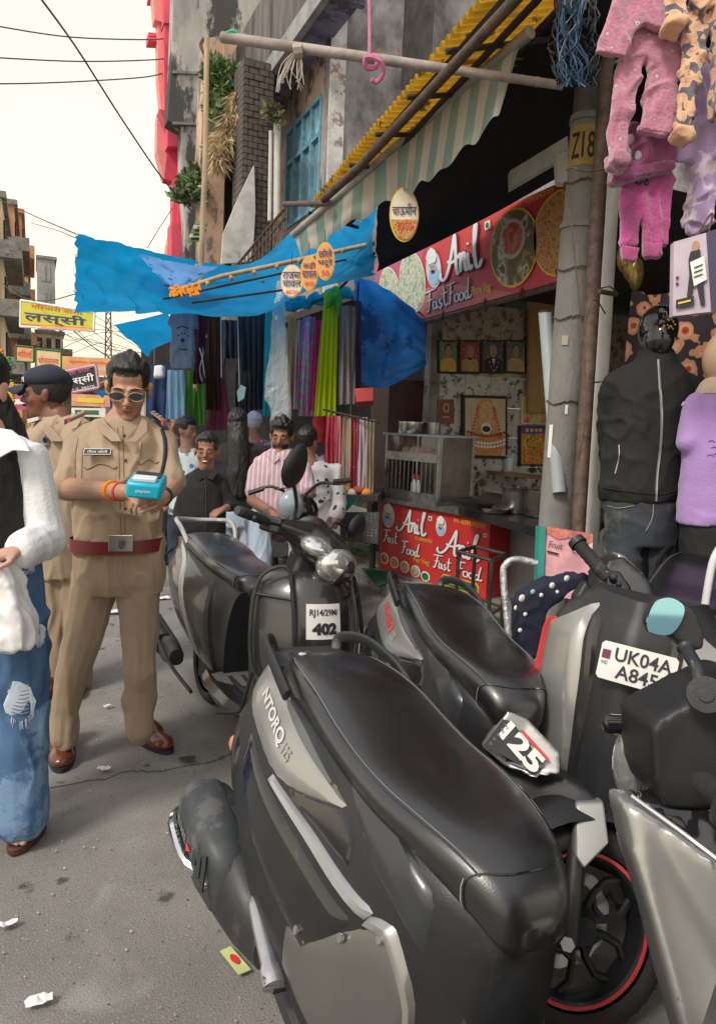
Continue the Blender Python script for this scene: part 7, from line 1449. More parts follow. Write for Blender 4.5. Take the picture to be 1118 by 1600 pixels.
def stick(bv,px,py,w,h,m,par,name,depth=.004,lift=.002,rot=0.):
    """flat badge lying on the cloth"""
    c=on(bv,px,py,lift)
    if not c: return None
    p1_=on(bv,px+w*.4,py,lift) or c+HR*.01; p2_=on(bv,px,py-h*.4,lift) or c+UZ*.01
    x=(p1_-c).normalized(); z=(p2_-c); z=(z-x*z.dot(x)).normalized(); n=x.cross(z); n=-n if n.dot(cf)>0 else n; d=(c-CC).dot(cf); X=x*w*d*K/2; Z=z*h*d*K/2
    MB().poly([c-X+Z,c+X+Z,c+X-Z,c-X-Z],n*depth).out(name,m,par,sm=False); return Face(c-X+Z+n*depth,c+X+Z+n*depth,c+X-Z+n*depth,c-X-Z+n*depth,n=n)
m_seamk=M('khaki_seam',(.22,.15,.09),.9)
F1=stick(bs1,153,707,41,11,m_ink,t,'name_plate'); 
if F1: F1.shape([(0,0),(1,0),(1,.08),(0,.08)],m_white,t,1,'border'); F1.shape([(0,.92),(1,.92),(1,1),(0,1)],m_white,t,1,'border'); F1.shape([(0,0),(.02,0),(.02,1),(0,1)],m_white,t,1,'border'); F1.shape([(.98,0),(1,0),(1,1),(.98,1)],m_white,t,1,'border'); F1.text('गौरव जोशी',.5,.5,.75,.5,m_white,t,1)
for pts in ([(131,729),(137,733),(146,729),(156,725),(168,727),(178,732),(183,729)],[(214,721),(220,725),(228,720),(236,719),(243,724),(248,721)]): ribbon(bs1,pts,.0022,'pocket_flap_seam',m_seamk,t)
for pts in ([(192,665),(193,700),(194,760),(196,842)],[(184,668),(186,710),(187,760),(190,842)],[(130,700),(128,735),(128,770)],[(123,684),(118,710),(118,745)]): ribbon(bs1,pts,.0017,'seam',m_seamk,t,lift=.001)
for x,y in ((194,680),(196,719),(196,795)):
    p=on(bs1,x,y,.003); 
    if p: MB().ell(p,.006,.006,.006).out('button',M('brown_button',(.12,.05,.03),.4),t)
ribbon(bs1,[(250,662),(258,690),(257,720),(250,748)],.008,'navy_lanyard',M('navy_cord',(.012,.014,.04),.7),t); ribbon(bs1,[(220,692),(219,712)],.003,'pen',m_gold,t)
# collar
def collar(Mn,m,par,pts1,pts2,th=.004):
    for pts in (pts1,pts2): MB().poly([at(*p) for p in pts],HV*.012).out('collar',m,par,bev=.003)
collar(None,m_khaki,t,[(160,652,2.87),(168,664,2.82),(184,678,2.80),(190,690,2.80),(174,690,2.80),(157,676,2.83),(150,659,2.88)],[(222,653,2.87),(217,664,2.83),(204,677,2.80),(195,690,2.80),(212,692,2.80),(230,674,2.83),(230,658,2.88)])
for x0,y0,x1,y1 in ((136,650,106,664),(238,650,262,668)):
    a=at(x0,y0,2.92); c=at(x1,y1,2.92); u=(c-a).normalized(); w_=HV*.032
    ep=MB().add([a+w_+UZ*.012,a-w_+UZ*.012,c-w_+UZ*.012,c+w_+UZ*.012,a+w_+UZ*.02,a-w_+UZ*.02,c-w_+UZ*.02,c+w_+UZ*.02],[(0,1,2,3),(4,5,6,7),(0,1,5,4),(1,2,6,5),(2,3,7,6),(3,0,4,7)]).out('epaulette',m_khaki,t,bev=.002)
    MB().add([a.lerp(c,.72)+w_*.95+UZ*.0215,a.lerp(c,.72)-w_*1.03+UZ*.0215,a.lerp(c,.86)-w_*1.03+UZ*.0215,a.lerp(c,.86)+w_*.95+UZ*.0215,a.lerp(c,.72)-w_*1.03+UZ*.0,a.lerp(c,.86)-w_*1.03+UZ*.0],[(0,1,2,3),(1,4,5,2)]).out('red_tab',m_redp,ep,sm=False)
    MB().add([a.lerp(c,.86)+w_*.95+UZ*.0215,a.lerp(c,.86)-w_*1.03+UZ*.0215,c-w_*1.03+UZ*.0215,c+w_*.95+UZ*.0215,a.lerp(c,.86)-w_*1.03,c-w_*1.03],[(0,1,2,3),(1,4,5,2)]).out('navy_tab',m_navy,ep,sm=False)
    for k in (.15,.35,.55): p=a.lerp(c,k)-w_*.3+UZ*.024; MB().ell(p,.009,.009,.005,None,8,5).out('star',m_silv,ep)
# belt with steel buckle
rings=[[p for p in E3(112,258,858,D,.142,40)],[p for p in E3(112,258,838,D,.142,40)]]
bl_=MB().loft(rings,cap=False).out('belt',m_maroon,t)
Fb=Face(at(170,836,D-.162),at(208,836,D-.162),at(207,862,D-.162),at(169,862,D-.162)); MB().poly(Fb.c,HV*.01).out('buckle',M('brushed_buckle',(.32,.32,.30),.35,m=.9,v=.15),bl_,sm=False,bev=.002)
Fb.disc(.56,.5,.15,.34,m_chr,bl_,1,'emblem'); Fb.disc(.56,.52,.08,.2,M('dark_steel'),bl_,2,'emblem')
# wrist bands, watch, device
def band(par,a,b_,f,r,w_,m,name):
    p=a.lerp(b_,f); u=(b_-a).normalized(); MB().tube([p-u*w_/2,p+u*w_/2],r,14).out(name,m,par)
P=[at(*q) for q in O1['arms'][0]['pts']]; band(t,P[1],P[2],.80,.041,.022,M('orange_thread',(.75,.22,.02),.9,v=.2,b=.5,bs=150),'wrist_thread'); band(t,P[1],P[2],.93,.037,.010,m_redp,'wrist_thread')
P=[at(*q) for q in O1['arms'][1]['pts']]; band(t,P[1],P[2],.88,.038,.03,m_ink,'watch')
pc=at(231,757,D-.42); cm=thing('card_machine','sky blue card machine held in the officer\'s hands','card machine',tuple(pc))
B3=Matrix((HR,HV,UZ)).transposed()@Matrix.Rotation(R(6),3,'Z')@Matrix.Rotation(R(12),3,'X')@Matrix.Rotation(R(4),3,'Y')
MB().box((pc.x-.060,pc.y-.085,pc.z-.030),(pc.x+.060,pc.y+.055,pc.z+.030),B3,pc).out('case',M('cyan_plastic',(.01,.42,.60),.35,v=.06),cm,bev=.012)
q=[pc+B3@V(v) for v in ((-.035,-.0865,.008),(.035,-.0865,.008),(.035,-.0865,-.008),(-.035,-.0865,-.008))]; Fq=Face(*q); Fq.text('paytm',.5,.5,.7,.8,m_white,cm,.5,.01)
MB().box((pc.x-.045,pc.y-.02,pc.z+.030),(pc.x+.045,pc.y+.045,pc.z+.034),B3,pc).out('screen',m_ink,cm)
MB().box((pc.x-.04,pc.y-.075,pc.z+.030),(pc.x+.04,pc.y-.03,pc.z+.045),B3,pc).out('paper_slot',M('white_plastic',(.6,.66,.7),.4),cm,bev=.004)
# ---- second officer in profile with cap
D=3.75
O2=dict(d=D,foot=(76,1088),head=(72,617,D,-78,2,1.13),neck=(88,665,D),nr=.062,
 torso=[(50,140,850,D,.13),(44,145,790,D,.14),(38,150,730,D,.13),(38,152,700,D,.12),(44,150,672,D,.10),(64,130,655,D,.08),(74,112,650,D,.065)],hip=[(60,140,845,D,.13),(62,140,900,D,.13)],
 legs=[[(85,900,D,.10),(86,980,D,.085),(84,1062,D,.07)],[(125,900,D,.10),(125,980,D,.085),(122,1062,D,.07)]],
 arms=[dict(pts=[(52,700,D-.1),(44,770,D-.1),(70,830,D-.2)],sleeve=.9,rs=[.07,.075],hand=None),dict(pts=[(146,690,D),(160,760,D),(150,830,D-.1)],sleeve=.9,rs=[.07,.075],hand=None)],
 shirt=m_khaki,trousers=m_khaki2,skin=(.19,.075,.045),hair=M('grey_cropped_hair',(.035,.03,.028),.8,v=.3,s=40),hairk=dict(front=.08,back=-.055,side=-.03,bulk=1.0,nz=.002),vox=.009,seed=9)
t,Mx,bd,sh,tro=figure('older police officer in navy cap seen in profile behind the first officer',O2)
shoe(t,78,1072,(-.2,-1),m_bsh,1.1); shoe(t,118,1072,(-.1,-1),m_bsh,1.1)
m_nv=M('navy_cap_cloth',(.018,.022,.045),.8,v=.2,s=12,b=.3,bs=200); s=1.13; q=MB(); q.ell((0,.012,.07),.092,.110,.068); cp=MB(); 
q.v=[Mx@(V((p.x,p.y,max(p.z,.045)))*s) for p in q.v]; cap=q.out('cap',m_nv,t,ang=180)
MB().grid(lambda u,v: Mx@(V(((u-.5)*.14*(1-.3*v**2),-.085-.085*v*(1-.5*(2*u-1)**2),.052-.022*v-.03*(2*u-1)**2))*s),14,6).grid(lambda u,v: Mx@(V(((u-.5)*.14*(1-.3*v**2),-.085-.085*v*(1-.5*(2*u-1)**2),.046-.022*v-.03*(2*u-1)**2))*s),14,6).out('peak',m_nv,cap,ang=180)
vs,fs,_=textmesh('POLICE',.02); mesh('lettering',[Mx@(V((.096*math.sin(-x*1.25),-.0+.012-.113*math.cos(x*1.25),.068+y*.024))*s) for x,y in vs],fs,m_white,cap,sm=False)
q=MB().ell((0,-.096,-.048),.026,.010,.006); q.v=[Mx@(p*s) for p in q.v]; q.out('moustache',m_hair,t)
collar(None,m_khaki,t,[(70,660,3.62),(84,672,3.6),(100,690,3.6),(80,690,3.6),(66,672,3.62)],[(112,645,3.66),(128,655,3.64),(120,668,3.6),(98,692,3.6),(92,680,3.62)])
a=at(58,652,3.7); MB().poly([at(42,655,3.66),at(60,651,3.66),at(60,656,3.66),at(44,661,3.66)],HV*.06).out('epaulette',M('white_epaulette',(.6,.58,.52),.7),t,sm=False)
bs2=bvh(sh); Fp=stick(bs2,70,688,12,16,m_silv,t,'badge'); 
if Fp: Fp.disc(.5,.5,.3,.3,m_ink,t,1,'emblem')
ribbon(bs2,[(70,680),(68,720),(72,760)],.002,'seam',m_seamk,t)
# ---- woman cut by the left edge
D=2.38; m_wh=M('white_shirt_cotton',(.74,.75,.77),.8,v=.05,s=5,b=.3,bs=90); m_vest=M('black_rib_knit',(.012,.012,.014),.9,v=.3,s=5,b=.5,bs=70,st=(3,3,.2)); m_jn=M('light_denim',(.07,.15,.30),.85,v=.35,s=2.2,b=.35,bs=240,c3=(.16,.26,.42),s3=2.6,t3=.55)
WO=dict(d=D,foot=(20,1320),head=(-38,608,D,-4,8,1.12),neck=(-32,668,D+.02),nr=.048,
 torso=[(-95,52,872,D,.11),(-95,48,830,D,.11),(-92,46,780,D,.115),(-95,50,730,D,.12),(-90,46,705,D,.09),(-72,34,688,D,.08),(-50,8,672,D,.06)],hip=[(-100,62,865,D,.12),(-105,68,920,D,.13),(-105,70,960,D,.12)],
 legs=[[(28,960,D,.095),(32,1080,D,.088),(34,1180,D,.086),(34,1275,D,.088)],[(-70,960,D,.095),(-72,1100,D,.088),(-75,1275,D,.085)]],
 arms=[dict(pts=[(48,715,D),(72,840,D),(28,862,D-.18)],r=[.042,.036,.024],sleeve=1.75,rs=[.056,.064,.062],hand=((-.9,-.35,-.1),(0,.1,-1),1,.95,.9,.5)),dict(pts=[(-95,715,D),(-120,840,D),(-90,880,D-.2)],r=[.042,.036,.024],sleeve=1.7,rs=[.06,.07,.06],hand=((.8,-.3,-.1),(0,.1,-1),-1,.95,.9))],
 shirt=m_wh,trousers=m_jn,lowname='jeans',skin=(.55,.32,.24),hair=m_hair,hairk=dict(front=.06,back=-.1,side=-.02,bulk=1.05),vox=.006,fold=.008,fold2=.008,seed=14,fs=(10,10,4))
t,Mx,bd,sh,tro=figure('woman at the left edge in white shirt, black vest and ripped blue jeans',WO); Wt=t
b=MB(); b.loft([E3(-98,52,868,D,.14),E3(-100,52,830,D,.145),E3(-98,52,780,D,.155),E3(-95,50,735,D,.165),E3(-84,44,708,D,.145),E3(-60,34,696,D,.125)]); remesh('vest',b,m_vest,t,.007,4,disp=folds(.003,(8,8,8),2))
MB().poly([at(-6,668,D-.09),at(18,672,D-.085),at(40,690,D-.08),at(48,706,D-.085),at(20,704,D-.125),at(-2,716,D-.135),at(-4,690,D-.11)],HV*.01).out('collar',m_wh,t,bev=.003)
b=MB(); b.cap(at(-8,620,D+.06),.045,at(14,665,D+.1),.05).cap(at(14,665,D+.1),.05,at(30,712,D+.14),.045).cap(at(30,712,D+.14),.045,at(20,740,D+.14),.03); remesh('hair_lock',b,m_hair,t,.008,3,disp=folds(.006,(40,40,6)))
bj=bvh(tro); m_rip=M('frayed_white_thread',(.55,.62,.70),.9,v=.15)
for (x,y,w_,h_) in ((32,1098,22,34),(62,990,9,16),(42,888,12,5)):
    Z=on(bj,x,y,.001)
    if Z:
        rp_=MB().ell(Z,w_*D*K,.004,h_*D*K,None,26,8); rp_.v=[p+(p-Z)*.35*noise.noise(V((p.x*60,p.z*60,0))) for p in rp_.v]
        rp_.out('rip_patch',m_rip,t)
        for k in range(7 if h_>20 else 4):
            yy=y-h_*.6+k*h_*1.2/7; ribbon(bj,[(x-w_*.6,yy),(x,yy+3),(x+w_*.6,yy)],.0018,'dark_gap',M('dark_gap',(.16,.20,.27),.9),t,lift=.006,k=3)
        fr=MB()
        for k in range(70): a=random.uniform(0,2*PI); p=on(bj,x+w_*math.cos(a)*.85,y+h_*math.sin(a)*.85,.004); q_=on(bj,x+w_*math.cos(a)*random.uniform(.9,1.15),y+h_*math.sin(a)*random.uniform(.9,1.12)+random.uniform(1,7),.004); fr.tube([p,q_],.0011,3) if p and q_ else None
        fe_=fr.out('frayed_edge',m_rip,t); fe_['kind']='stuff'
# sandal and toes
p0=atz(34,1322,0.); sd_=MB(); rn=[(.048*math.cos(a),.115*math.sin(a)*(1 if math.sin(a)<0 else .8)) for a in [2*PI*k/24 for k in range(24)]]
L=lambda x,y,z: p0+HR*x+HV*(y+.05)+UZ*z
so=sd_.loft([[L(x,y,.002) for x,y in rn],[L(x*1.02,y*1.02,.03) for x,y in rn]]).out('sandal',M('brown_foam_sandal',(.09,.035,.02),.7,v=.2),t,bev=.006)
b=MB(); b.cap(L(0,.06,.07),.035,L(0,-.03,.05),.032)
for k,(x,l,r_) in enumerate([(.028,.085,.011),(.009,.09,.009),(-.007,.085,.0085),(-.021,.076,.008),(-.033,.064,.008)]): b.cap(L(x*.9,-.04,.045),.012,L(-x if False else x,-l-.01,.042),r_)
remesh('foot',b,SK,t,.005,2,colf=skinf((.50,.28,.21)))
b=MB(); 
for k in range(26): a=random.random(); b.ell(L(random.uniform(-.045,.045),-.03+random.uniform(-.025,.03),.072+random.uniform(0,.012)),.018,.014,.012,None,8,5)
remesh('fur_strap',b,M('brown_faux_fur',(.07,.025,.012),.95,v=.4,s=60,b=1.,bs=120),so,.005,1,disp=folds(.004,(90,90,90)))
# plastic bag
bag=puff('shopping_bag',[[(-30,880,D-.2),(5,872,D-.2),(20,890,D-.2),(34,930,D-.2),(48,960,D-.2),(50,1012,D-.2),(10,1016,D-.2),(-40,1010,D-.2)]],.12,M('white_carrier_bag',(.78,.77,.78),.3,v=.04,s=5,b=.4,bs=14,c3=(.76,.66,.68),s3=5,t3=.6),None,.008,5,fold=folds(.008,(14,14,7),6)); tag(bag,'thin white and pink carrier bag hanging from the woman\'s hand','bag')
# ---- boy in black shirt
D=4.7; m_blk=M('black_shirt_cotton',(.012,.012,.014),.85,v=.3,s=4,b=.3,bs=100)
BO=dict(d=D,foot=(320,960),head=(323,706,D,6,0,.98),neck=(322,738,D),nr=.045,torso=[(287,352,850,D,.10),(284,354,800,D,.105),(282,350,760,D,.10),(290,345,742,D,.08),(305,338,733,D,.06)],hip=[(292,350,840,D,.10),(292,350,880,D,.1)],
 legs=[[(305,880,D,.075),(305,960,D,.06)],[(336,880,D,.075),(336,960,D,.06)]],
 arms=[dict(pts=[(292,755,D),(280,800,D),(284,838,D-.05)],r=[.035,.03,.022],sleeve=1.85,rs=[.045,.042,.036],hand=((0,-.1,-1),(.6,.2,0),1,.85,.5)),dict(pts=[(345,752,D),(362,790,D),(350,795,D-.12)],r=[.035,.03,.022],sleeve=1.4,rs=[.045,.042,.036],hand=((-.8,-.3,-.3),(0,.2,-1),-1,.85,.8))],
 shirt=m_blk,trousers=M('blue_denim',(.05,.12,.25),.85,v=.2),skin=(.30,.13,.08),hair=m_hair,hairk=dict(front=.078,back=-.05,side=.01,bulk=.98),vox=.008,seed=21,fold=.004)
t,Mx,bd,sh,tro=figure('smiling boy in open collared black shirt standing beside the bamboo post',BO); bb_=bvh(sh)
ribbon(bb_,[(320,742),(322,770),(322,810),(320,848)],.004,'placket',M('black_seam',(.03,.03,.032),.7),t)
MB().poly([at(310,730,D-.07),at(320,746,D-.09),at(311,750,D-.1),at(302,736,D-.08)],HV*.008).out('collar',m_blk,t); MB().poly([at(334,730,D-.07),at(323,746,D-.09),at(332,750,D-.1),at(342,736,D-.08)],HV*.008).out('collar',m_blk,t)
q=MB().ell((0,-.0925,-.060),.017,.004,.0045,None,12,6); q.v=[Mx@(p*.98) for p in q.v]; q.out('smile',m_white,t)
# ---- man leaning on the motorcycle
D=4.9; m_pst=printed('pink_stripe_shirt',[(0,(.62,.58,.60)),(.14,(.50,.32,.38))],9.5,'X',.85); m_pst.node_tree.nodes['Mapping'].inputs['Rotation'].default_value=(0,0,YAW)
MA=dict(d=D,foot=(400,965),head=(440,682,D,-4,8,1.0),neck=(436,712,D),nr=.05,torso=[(396,480,815,D,.115),(394,478,780,D,.12),(392,480,740,D,.12),(396,478,718,D,.10),(412,466,706,D,.08),(424,452,700,D,.06)],hip=[(392,480,800,D,.12),(390,470,830,D,.12)],
 legs=[[(405,815,D-.05,.095),(405,880,D-.2,.08),(408,960,D-.1,.06)],[(462,820,D,.095),(470,850,D-.3,.08),(460,940,D-.2,.06)]],
 arms=[dict(pts=[(402,735,D),(394,782,D-.05),(425,800,D-.3)],r=[.045,.04,.028],sleeve=.7,rs=[.058,.064],hand=((.7,-.4,-.2),(0,0,-1),-1,1.,.8)),dict(pts=[(474,735,D),(482,775,D-.05),(440,802,D-.3)],r=[.045,.04,.028],sleeve=.7,rs=[.058,.064],hand=((-.7,-.4,-.2),(0,0,-1),1,1.,.8))],
 shirt=m_pst,trousers=M('pale_blue_jeans',(.36,.43,.52),.85,v=.12),skin=(.26,.12,.075),stub=.0,hair=m_hair,hairk=dict(front=.07,back=-.06,side=.0,bulk=1.04,nz=.009),vox=.009,seed=31)
t,Mx,bd,sh,tro=figure('bearded man in pink striped shirt leaning on a motorcycle by the stalls',MA)
q=MB(); q.grid(lambda u,v:(lambda a,z: V((.058*math.sin(a),-.030-.064*math.cos(a)*(1-.25*v),-.045-.065*v)))((u-.5)*2.6,v),20,8); q.v=[Mx@p for p in q.v]; q.out('beard',m_hair,t,ang=180)
q=MB().ell((0,-.099,-.047),.028,.007,.005); q.v=[Mx@p for p in q.v]; q.out('moustache',m_hair,t)
MB().poly([at(424,702,D-.1),at(436,716,D-.115),at(428,724,D-.12),at(414,708,D-.1)],HV*.01).out('collar',m_pst,t); MB().poly([at(456,702,D-.1),at(440,716,D-.115),at(452,724,D-.12),at(464,708,D-.1)],HV*.01).out('collar',m_pst,t)
# ---- simpler figures further back
def passer(label,px,py_top,py_foot,d,skin,shirt,low,yaw=0,long_=False,hair=m_hair,wid=1.,vox=.014,group=None,head=1,face=1,k=None):
    hpx=.235*CF/d; hw=.20*CF/d*wid; hy=py_top+hpx*.5; ty=py_top+hpx*1.05; by=ty+.58*CF/d
    o=dict(d=d,foot=(px,py_foot),head=(px,hy,d,yaw,0,.95),neck=(px,ty-hpx*.05,d),torso=[(px-hw*.8,px+hw*.8,by,d,.11),(px-hw*.78,px+hw*.78,(ty+by)/2,d,.12),(px-hw,px+hw,ty+hpx*.35,d,.11),(px-hw*.55,px+hw*.55,ty+hpx*.08,d,.07)],hip=[(px-hw*.8,px+hw*.8,by-3,d,.11),(px-hw*.8,px+hw*.8,by+.12*CF/d,d,.11)],
     legs=[[(px+k_*hw*.42,by+.1*CF/d,d,.085),(px+k_*hw*.45,by+.5*CF/d,d,.07),(px+k_*hw*.45,min(py_foot,by+.86*CF/d),d,.055)] for k_ in (-1,1)],
     arms=[dict(pts=[(px+k_*hw*.95,ty+hpx*.4,d),(px+k_*hw*1.1,ty+hpx*1.5,d),(px+k_*hw*.9,ty+hpx*2.3,d-.1)],sleeve=1.5,rs=[.055,.055,.05],hand=None) for k_ in (-1,1)],
     shirt=shirt,trousers=low,skin=skin,hair=hair,hairk=dict(bulk=1.0,back=-.1 if long_ else -.05,front=.072,long_=long_),vox=vox,eyes=face,seed=px,ssm=2,csm=3,group=group)
    r_=figure(label,o)
    if long_:
        b=MB(); b.loft([E3(px-hpx*.30,px+hpx*.30,hy-hpx*.1,d-.05 if yaw>90 else d+.05,.07),E3(px-hpx*.36,px+hpx*.36,ty,d-.09 if yaw>90 else d+.08,.07),E3(px-hpx*.42,px+hpx*.40,ty+hpx*1.2,d-.10 if yaw>90 else d+.1,.06),E3(px-hpx*.3,px+hpx*.25,ty+hpx*2.0,d-.10 if yaw>90 else d+.1,.04)]); remesh('long_hair',b,hair,r_[0],.012,3,disp=folds(.008,(30,30,3)))
    return r_
m_bpat=printed('blue_leaf_print_cotton',[(0,(.05,.16,.28)),(.3,(.12,.35,.45)),(.42,(.55,.6,.6))],17); m_wpat=printed('black_leaf_print_cotton',[(0,(.03,.03,.05)),(.30,(.48,.46,.48))],15)
passer('woman with long loose black hair and dark top seen from behind at the stall',372,640,930,5.7,(.3,.15,.1),m_blk,M('pale_blue_jeans'),180,True,wid=1.1)
passer('person in blue leaf print shirt between the bamboo post and officer',293,652,930,6.0,(.25,.12,.08),m_bpat,M('dark_navy_cloth',(.02,.03,.06),.9),60,False,wid=1.05)
passer('woman in dark dress looking out behind the blue leaf print shirt',272,644,900,7.0,(.3,.15,.1),M('midnight_cloth'),M('black_cloth'),10,False,wid=.9)
passer('person in black and white leaf print top bending behind the seated man',482,668,930,5.6,(.25,.12,.08),m_wpat,m_blk,150,False,wid=1.15)
passer('woman in teal print scarf looking at goods behind long haired woman',398,645,900,7.0,(.3,.15,.1),printed('teal_pink_print',[(0,(.05,.3,.35)),(.25,(.5,.5,.6)),(.4,(.3,.06,.1))],26),m_blk,160,False,hair=printed('scarf_print',[(0,(.1,.25,.5)),(.2,(.5,.5,.62))],40))
random.seed(5)
crowd=[(18,668,9,(.35,.1,.12),'maroon'),(47,676,8.5,(.13,.09,.08),'brown'),(128,678,13,(.5,.5,.5),'white'),(140,672,16,(.3,.05,.08),'crimson'),(152,682,10,(.45,.4,.3),'cream'),(30,655,15,(.45,.1,.25),'pink'),(60,660,18,(.1,.15,.3),'blue'),(110,664,20,(.2,.2,.2),'grey'),(118,668,24,(.5,.3,.1),'orange'),(245,668,10,(.1,.2,.18),'green'),(100,660,30,(.1,.1,.12),'black'),(134,662,32,(.4,.35,.3),'beige')]
for i,(x,y,d,c_,n_) in enumerate(crowd):
    passer(n_+' clothed shopper far down the street '+['behind the woman','near the left stalls','left of the officer\'s shoulder','in mid street','close behind the officer','by the garlands','past the cap','under the dark banner','under the orange banner','beside the navy dungaree','at the far end left','at the far end right'][i],x,y,655+1.46*CF/d,d,(.25,.13,.09),M('crowd_'+n_,c_,.9),M('crowd_low_%d'%(i%3),[(.05,.06,.1),(.1,.08,.07),(.03,.03,.04)][i%3],.9),random.uniform(-180,180),i%3==0,wid=1.1,vox=.03,group='shoppers far down the street',face=0)
# ================================================================ BANNERS AND GARLANDS DOWN THE STREET
m_yb=M('yellow_green_banner',(.50,.48,.04),.6,v=.08,s=2)
def banner(name,label,cor,m,items,frame=None,n=6):
    t=thing(name,label,'banner',tuple((cor[0]+cor[2])/2)); 
    if frame: 
        for a,c in zip(cor,cor[1:]+cor[:1]): MB().tube([a,c],.02,6).out('frame',frame,t)
    MB().poly(cor,HV*.02).out('cloth',m,t,sm=False); G=Face(*cor); G.n*=3
    for it in items:
        if it[0]=='t': G.text(*it[1:6],it[6],t,it[7] if len(it)>7 else 1,it[8] if len(it)>8 else 0.)
        else: G.shape(it[1],it[2],t,it[3] if len(it)>3 else 1)
    return t
banner('street_banner','yellow lassi banner hung across the street under the blue tarpaulin',[at(33,469,11),at(148,488,10.4),at(147,517,10.4),at(32,510,11)],m_yb,[('t','गिरधारी वाला',.5,.14,.7,.2,m_redp),('t','लस्सी',.48,.6,.84,.58,m_navy,1,.012),('s',[(0,.9),(1,.86),(1,.93),(0,.97)],m_redp),('s',[(.3,.92),(1,.9),(1,1),(.3,1)],m_orp,2)],m_white)
banner('street_banner','dark lassi signboard with white letters between the two officers',[at(96,582,8.6),at(150,571,8.4),at(155,606,8.4),at(99,616,8.6)],m_ink,[('t','मथुरा वाला',.45,.16,.8,.18,M('pink_letters',(.6,.12,.3),.6)),('t','लस्सी',.5,.52,.84,.46,m_white,1,.012),('t','फोन नं. 98370',.5,.87,.8,.12,m_sil)],M('pink_border',(.5,.3,.35),.6))
banner('street_banner','wide orange banner with red letters across the far street',[at(97,556,15),at(172,560,15),at(176,588,15),at(97,584,15)],M('orange_banner',(.72,.36,.14),.6,v=.12,s=3),[('t','स्वागत समारोह',.55,.3,.8,.22,m_redp),('s',[(.1,.6),(.3,.55),(.3,1),(.1,1)],M('pink_print')),('t','भव्य',.85,.7,.25,.3,m_white)])
banner('street_banner','small orange framed sign above the police cap',[at(25,540,14),at(53,543,14),at(53,566,14),at(25,564,14)],M('orange_banner'),[('t','मिठाई',.5,.5,.8,.5,m_redp)],m_grn)
banner('street_banner','cream framed sign second above the police cap',[at(56,545,14),at(96,549,14),at(96,580,14),at(56,578,14)],M('cream_banner',(.65,.48,.25),.6,v=.1),[('t','भोजनालय',.5,.5,.8,.4,m_redp)],m_grn)
banner('street_banner','red and white notice board below the dark lassi sign',[at(112,615,14),at(172,618,14),at(172,636,14),at(112,634,14)],M('pale_red_board',(.65,.3,.2),.6,v=.2),[('s',[(.15,.3),(.85,.3),(.85,.7),(.15,.7)],m_yelp)])
banner('street_banner','pink shop board low behind the second officer',[at(20,617,16),at(45,617,16),at(45,640,16),at(20,640,16)],M('magenta_flex_print'),[('s',[(.15,.3),(.85,.3),(.85,.65),(.15,.65)],m_white)])
banner('street_banner','white shop board beside the officer\'s ear far behind',[at(112,637,18),at(165,638,18),at(165,652,18),at(112,650,18)],m_white,[('s',[(.1,.25),(.8,.25),(.8,.75),(.1,.75)],m_grn)])
fb=MB().poly([at(148,612,9),at(165,612,9),at(161,622,9)],HV*.01).out('blue_pennant',m_blue_tarp); tag(fb,'small blue tarpaulin corner showing behind the officer\'s ear','tarpaulin')
for i,(x,y0,y1,c_,l) in enumerate([(3,548,640,(.75,.25,.02),'orange marigold garland hanging at the left edge'),(14,560,600,(.08,.3,.03),'green leaf garland hanging beside the marigold one'),(18,600,640,(.6,.42,.05),'yellow flower garland below the green one')]):
    b=MB()
    for k in range(int((y1-y0)/2.2)):
        p=at(x+random.uniform(-3,3),y0+k*2.2,7); b.ell(p,.022,.022,.018,None,7,5)
    o=b.out('flower_garland',M('garland_%d'%i,c_,.9,v=.35,s=30)); tag(o,l,'garland',kind='stuff' if False else None)
for i,(px,py,w_,h_,d,c_,l) in enumerate([(5,600,30,60,20,(.5,.3,.12),'tan stall cloth down the left side'),(30,625,22,30,22,(.55,.05,.2),'pink stall cloth down the left side')]):
    o=MB().poly([at(px,py,d),at(px+w_,py,d),at(px+w_,py+h_,d),at(px,py+h_,d)],HV*.3).out('stall_cloth',M('stall_cloth_%d'%i,c_,.9,v=.3,s=3),sm=False); tag(o,l,'stall cloth')
wl=MB().box((-9,9,0),(-2.2,24,.1)).out('left_pavement',m_conc); tag(wl,kind='structure')
# left stalls as small shop fronts
for i in range(6):
    y=14+i*4.2; t=thing('market_stall',['nearest','second','third','fourth','fifth','farthest'][i]+' small awninged market stall along the left side of street','stall',(-2.6,y,0),group='market stalls along the left')
    MB().box((-3.4,y,0),(-2.3,y+3.6,.9)).out('counter',M('stall_c%d'%(i%3),[(.4,.1,.08),(.1,.2,.3),(.4,.3,.1)][i%3],.8),t); MB().poly([(-3.6,y,2.5),(-3.6,y+3.8,2.5),(-2.0,y+3.8,2.15),(-2.0,y,2.15)],(0,0,.03)).out('awning',M('stall_a%d'%(i%3),[(.5,.3,.1),(.55,.5,.4),(.1,.25,.4)][i%3],.8,v=.2),t,sm=False)
    for yy in (y+.1,y+3.6): MB().tube([(-2.1,yy,0),(-2.1,yy,2.2)],.03,6).out('post',m_dark,t)
    for k in range(5): MB().box((-2.35,y+.3+.65*k,1.0),(-2.25,y+.8+.65*k,2.0)).out('hanging_goods',M('goods_%d'%((i+k)%5),[(.5,.08,.1),(.1,.3,.15),(.55,.45,.1),(.5,.48,.45),(.12,.15,.4)][(i+k)%5],.9),t,sm=False)
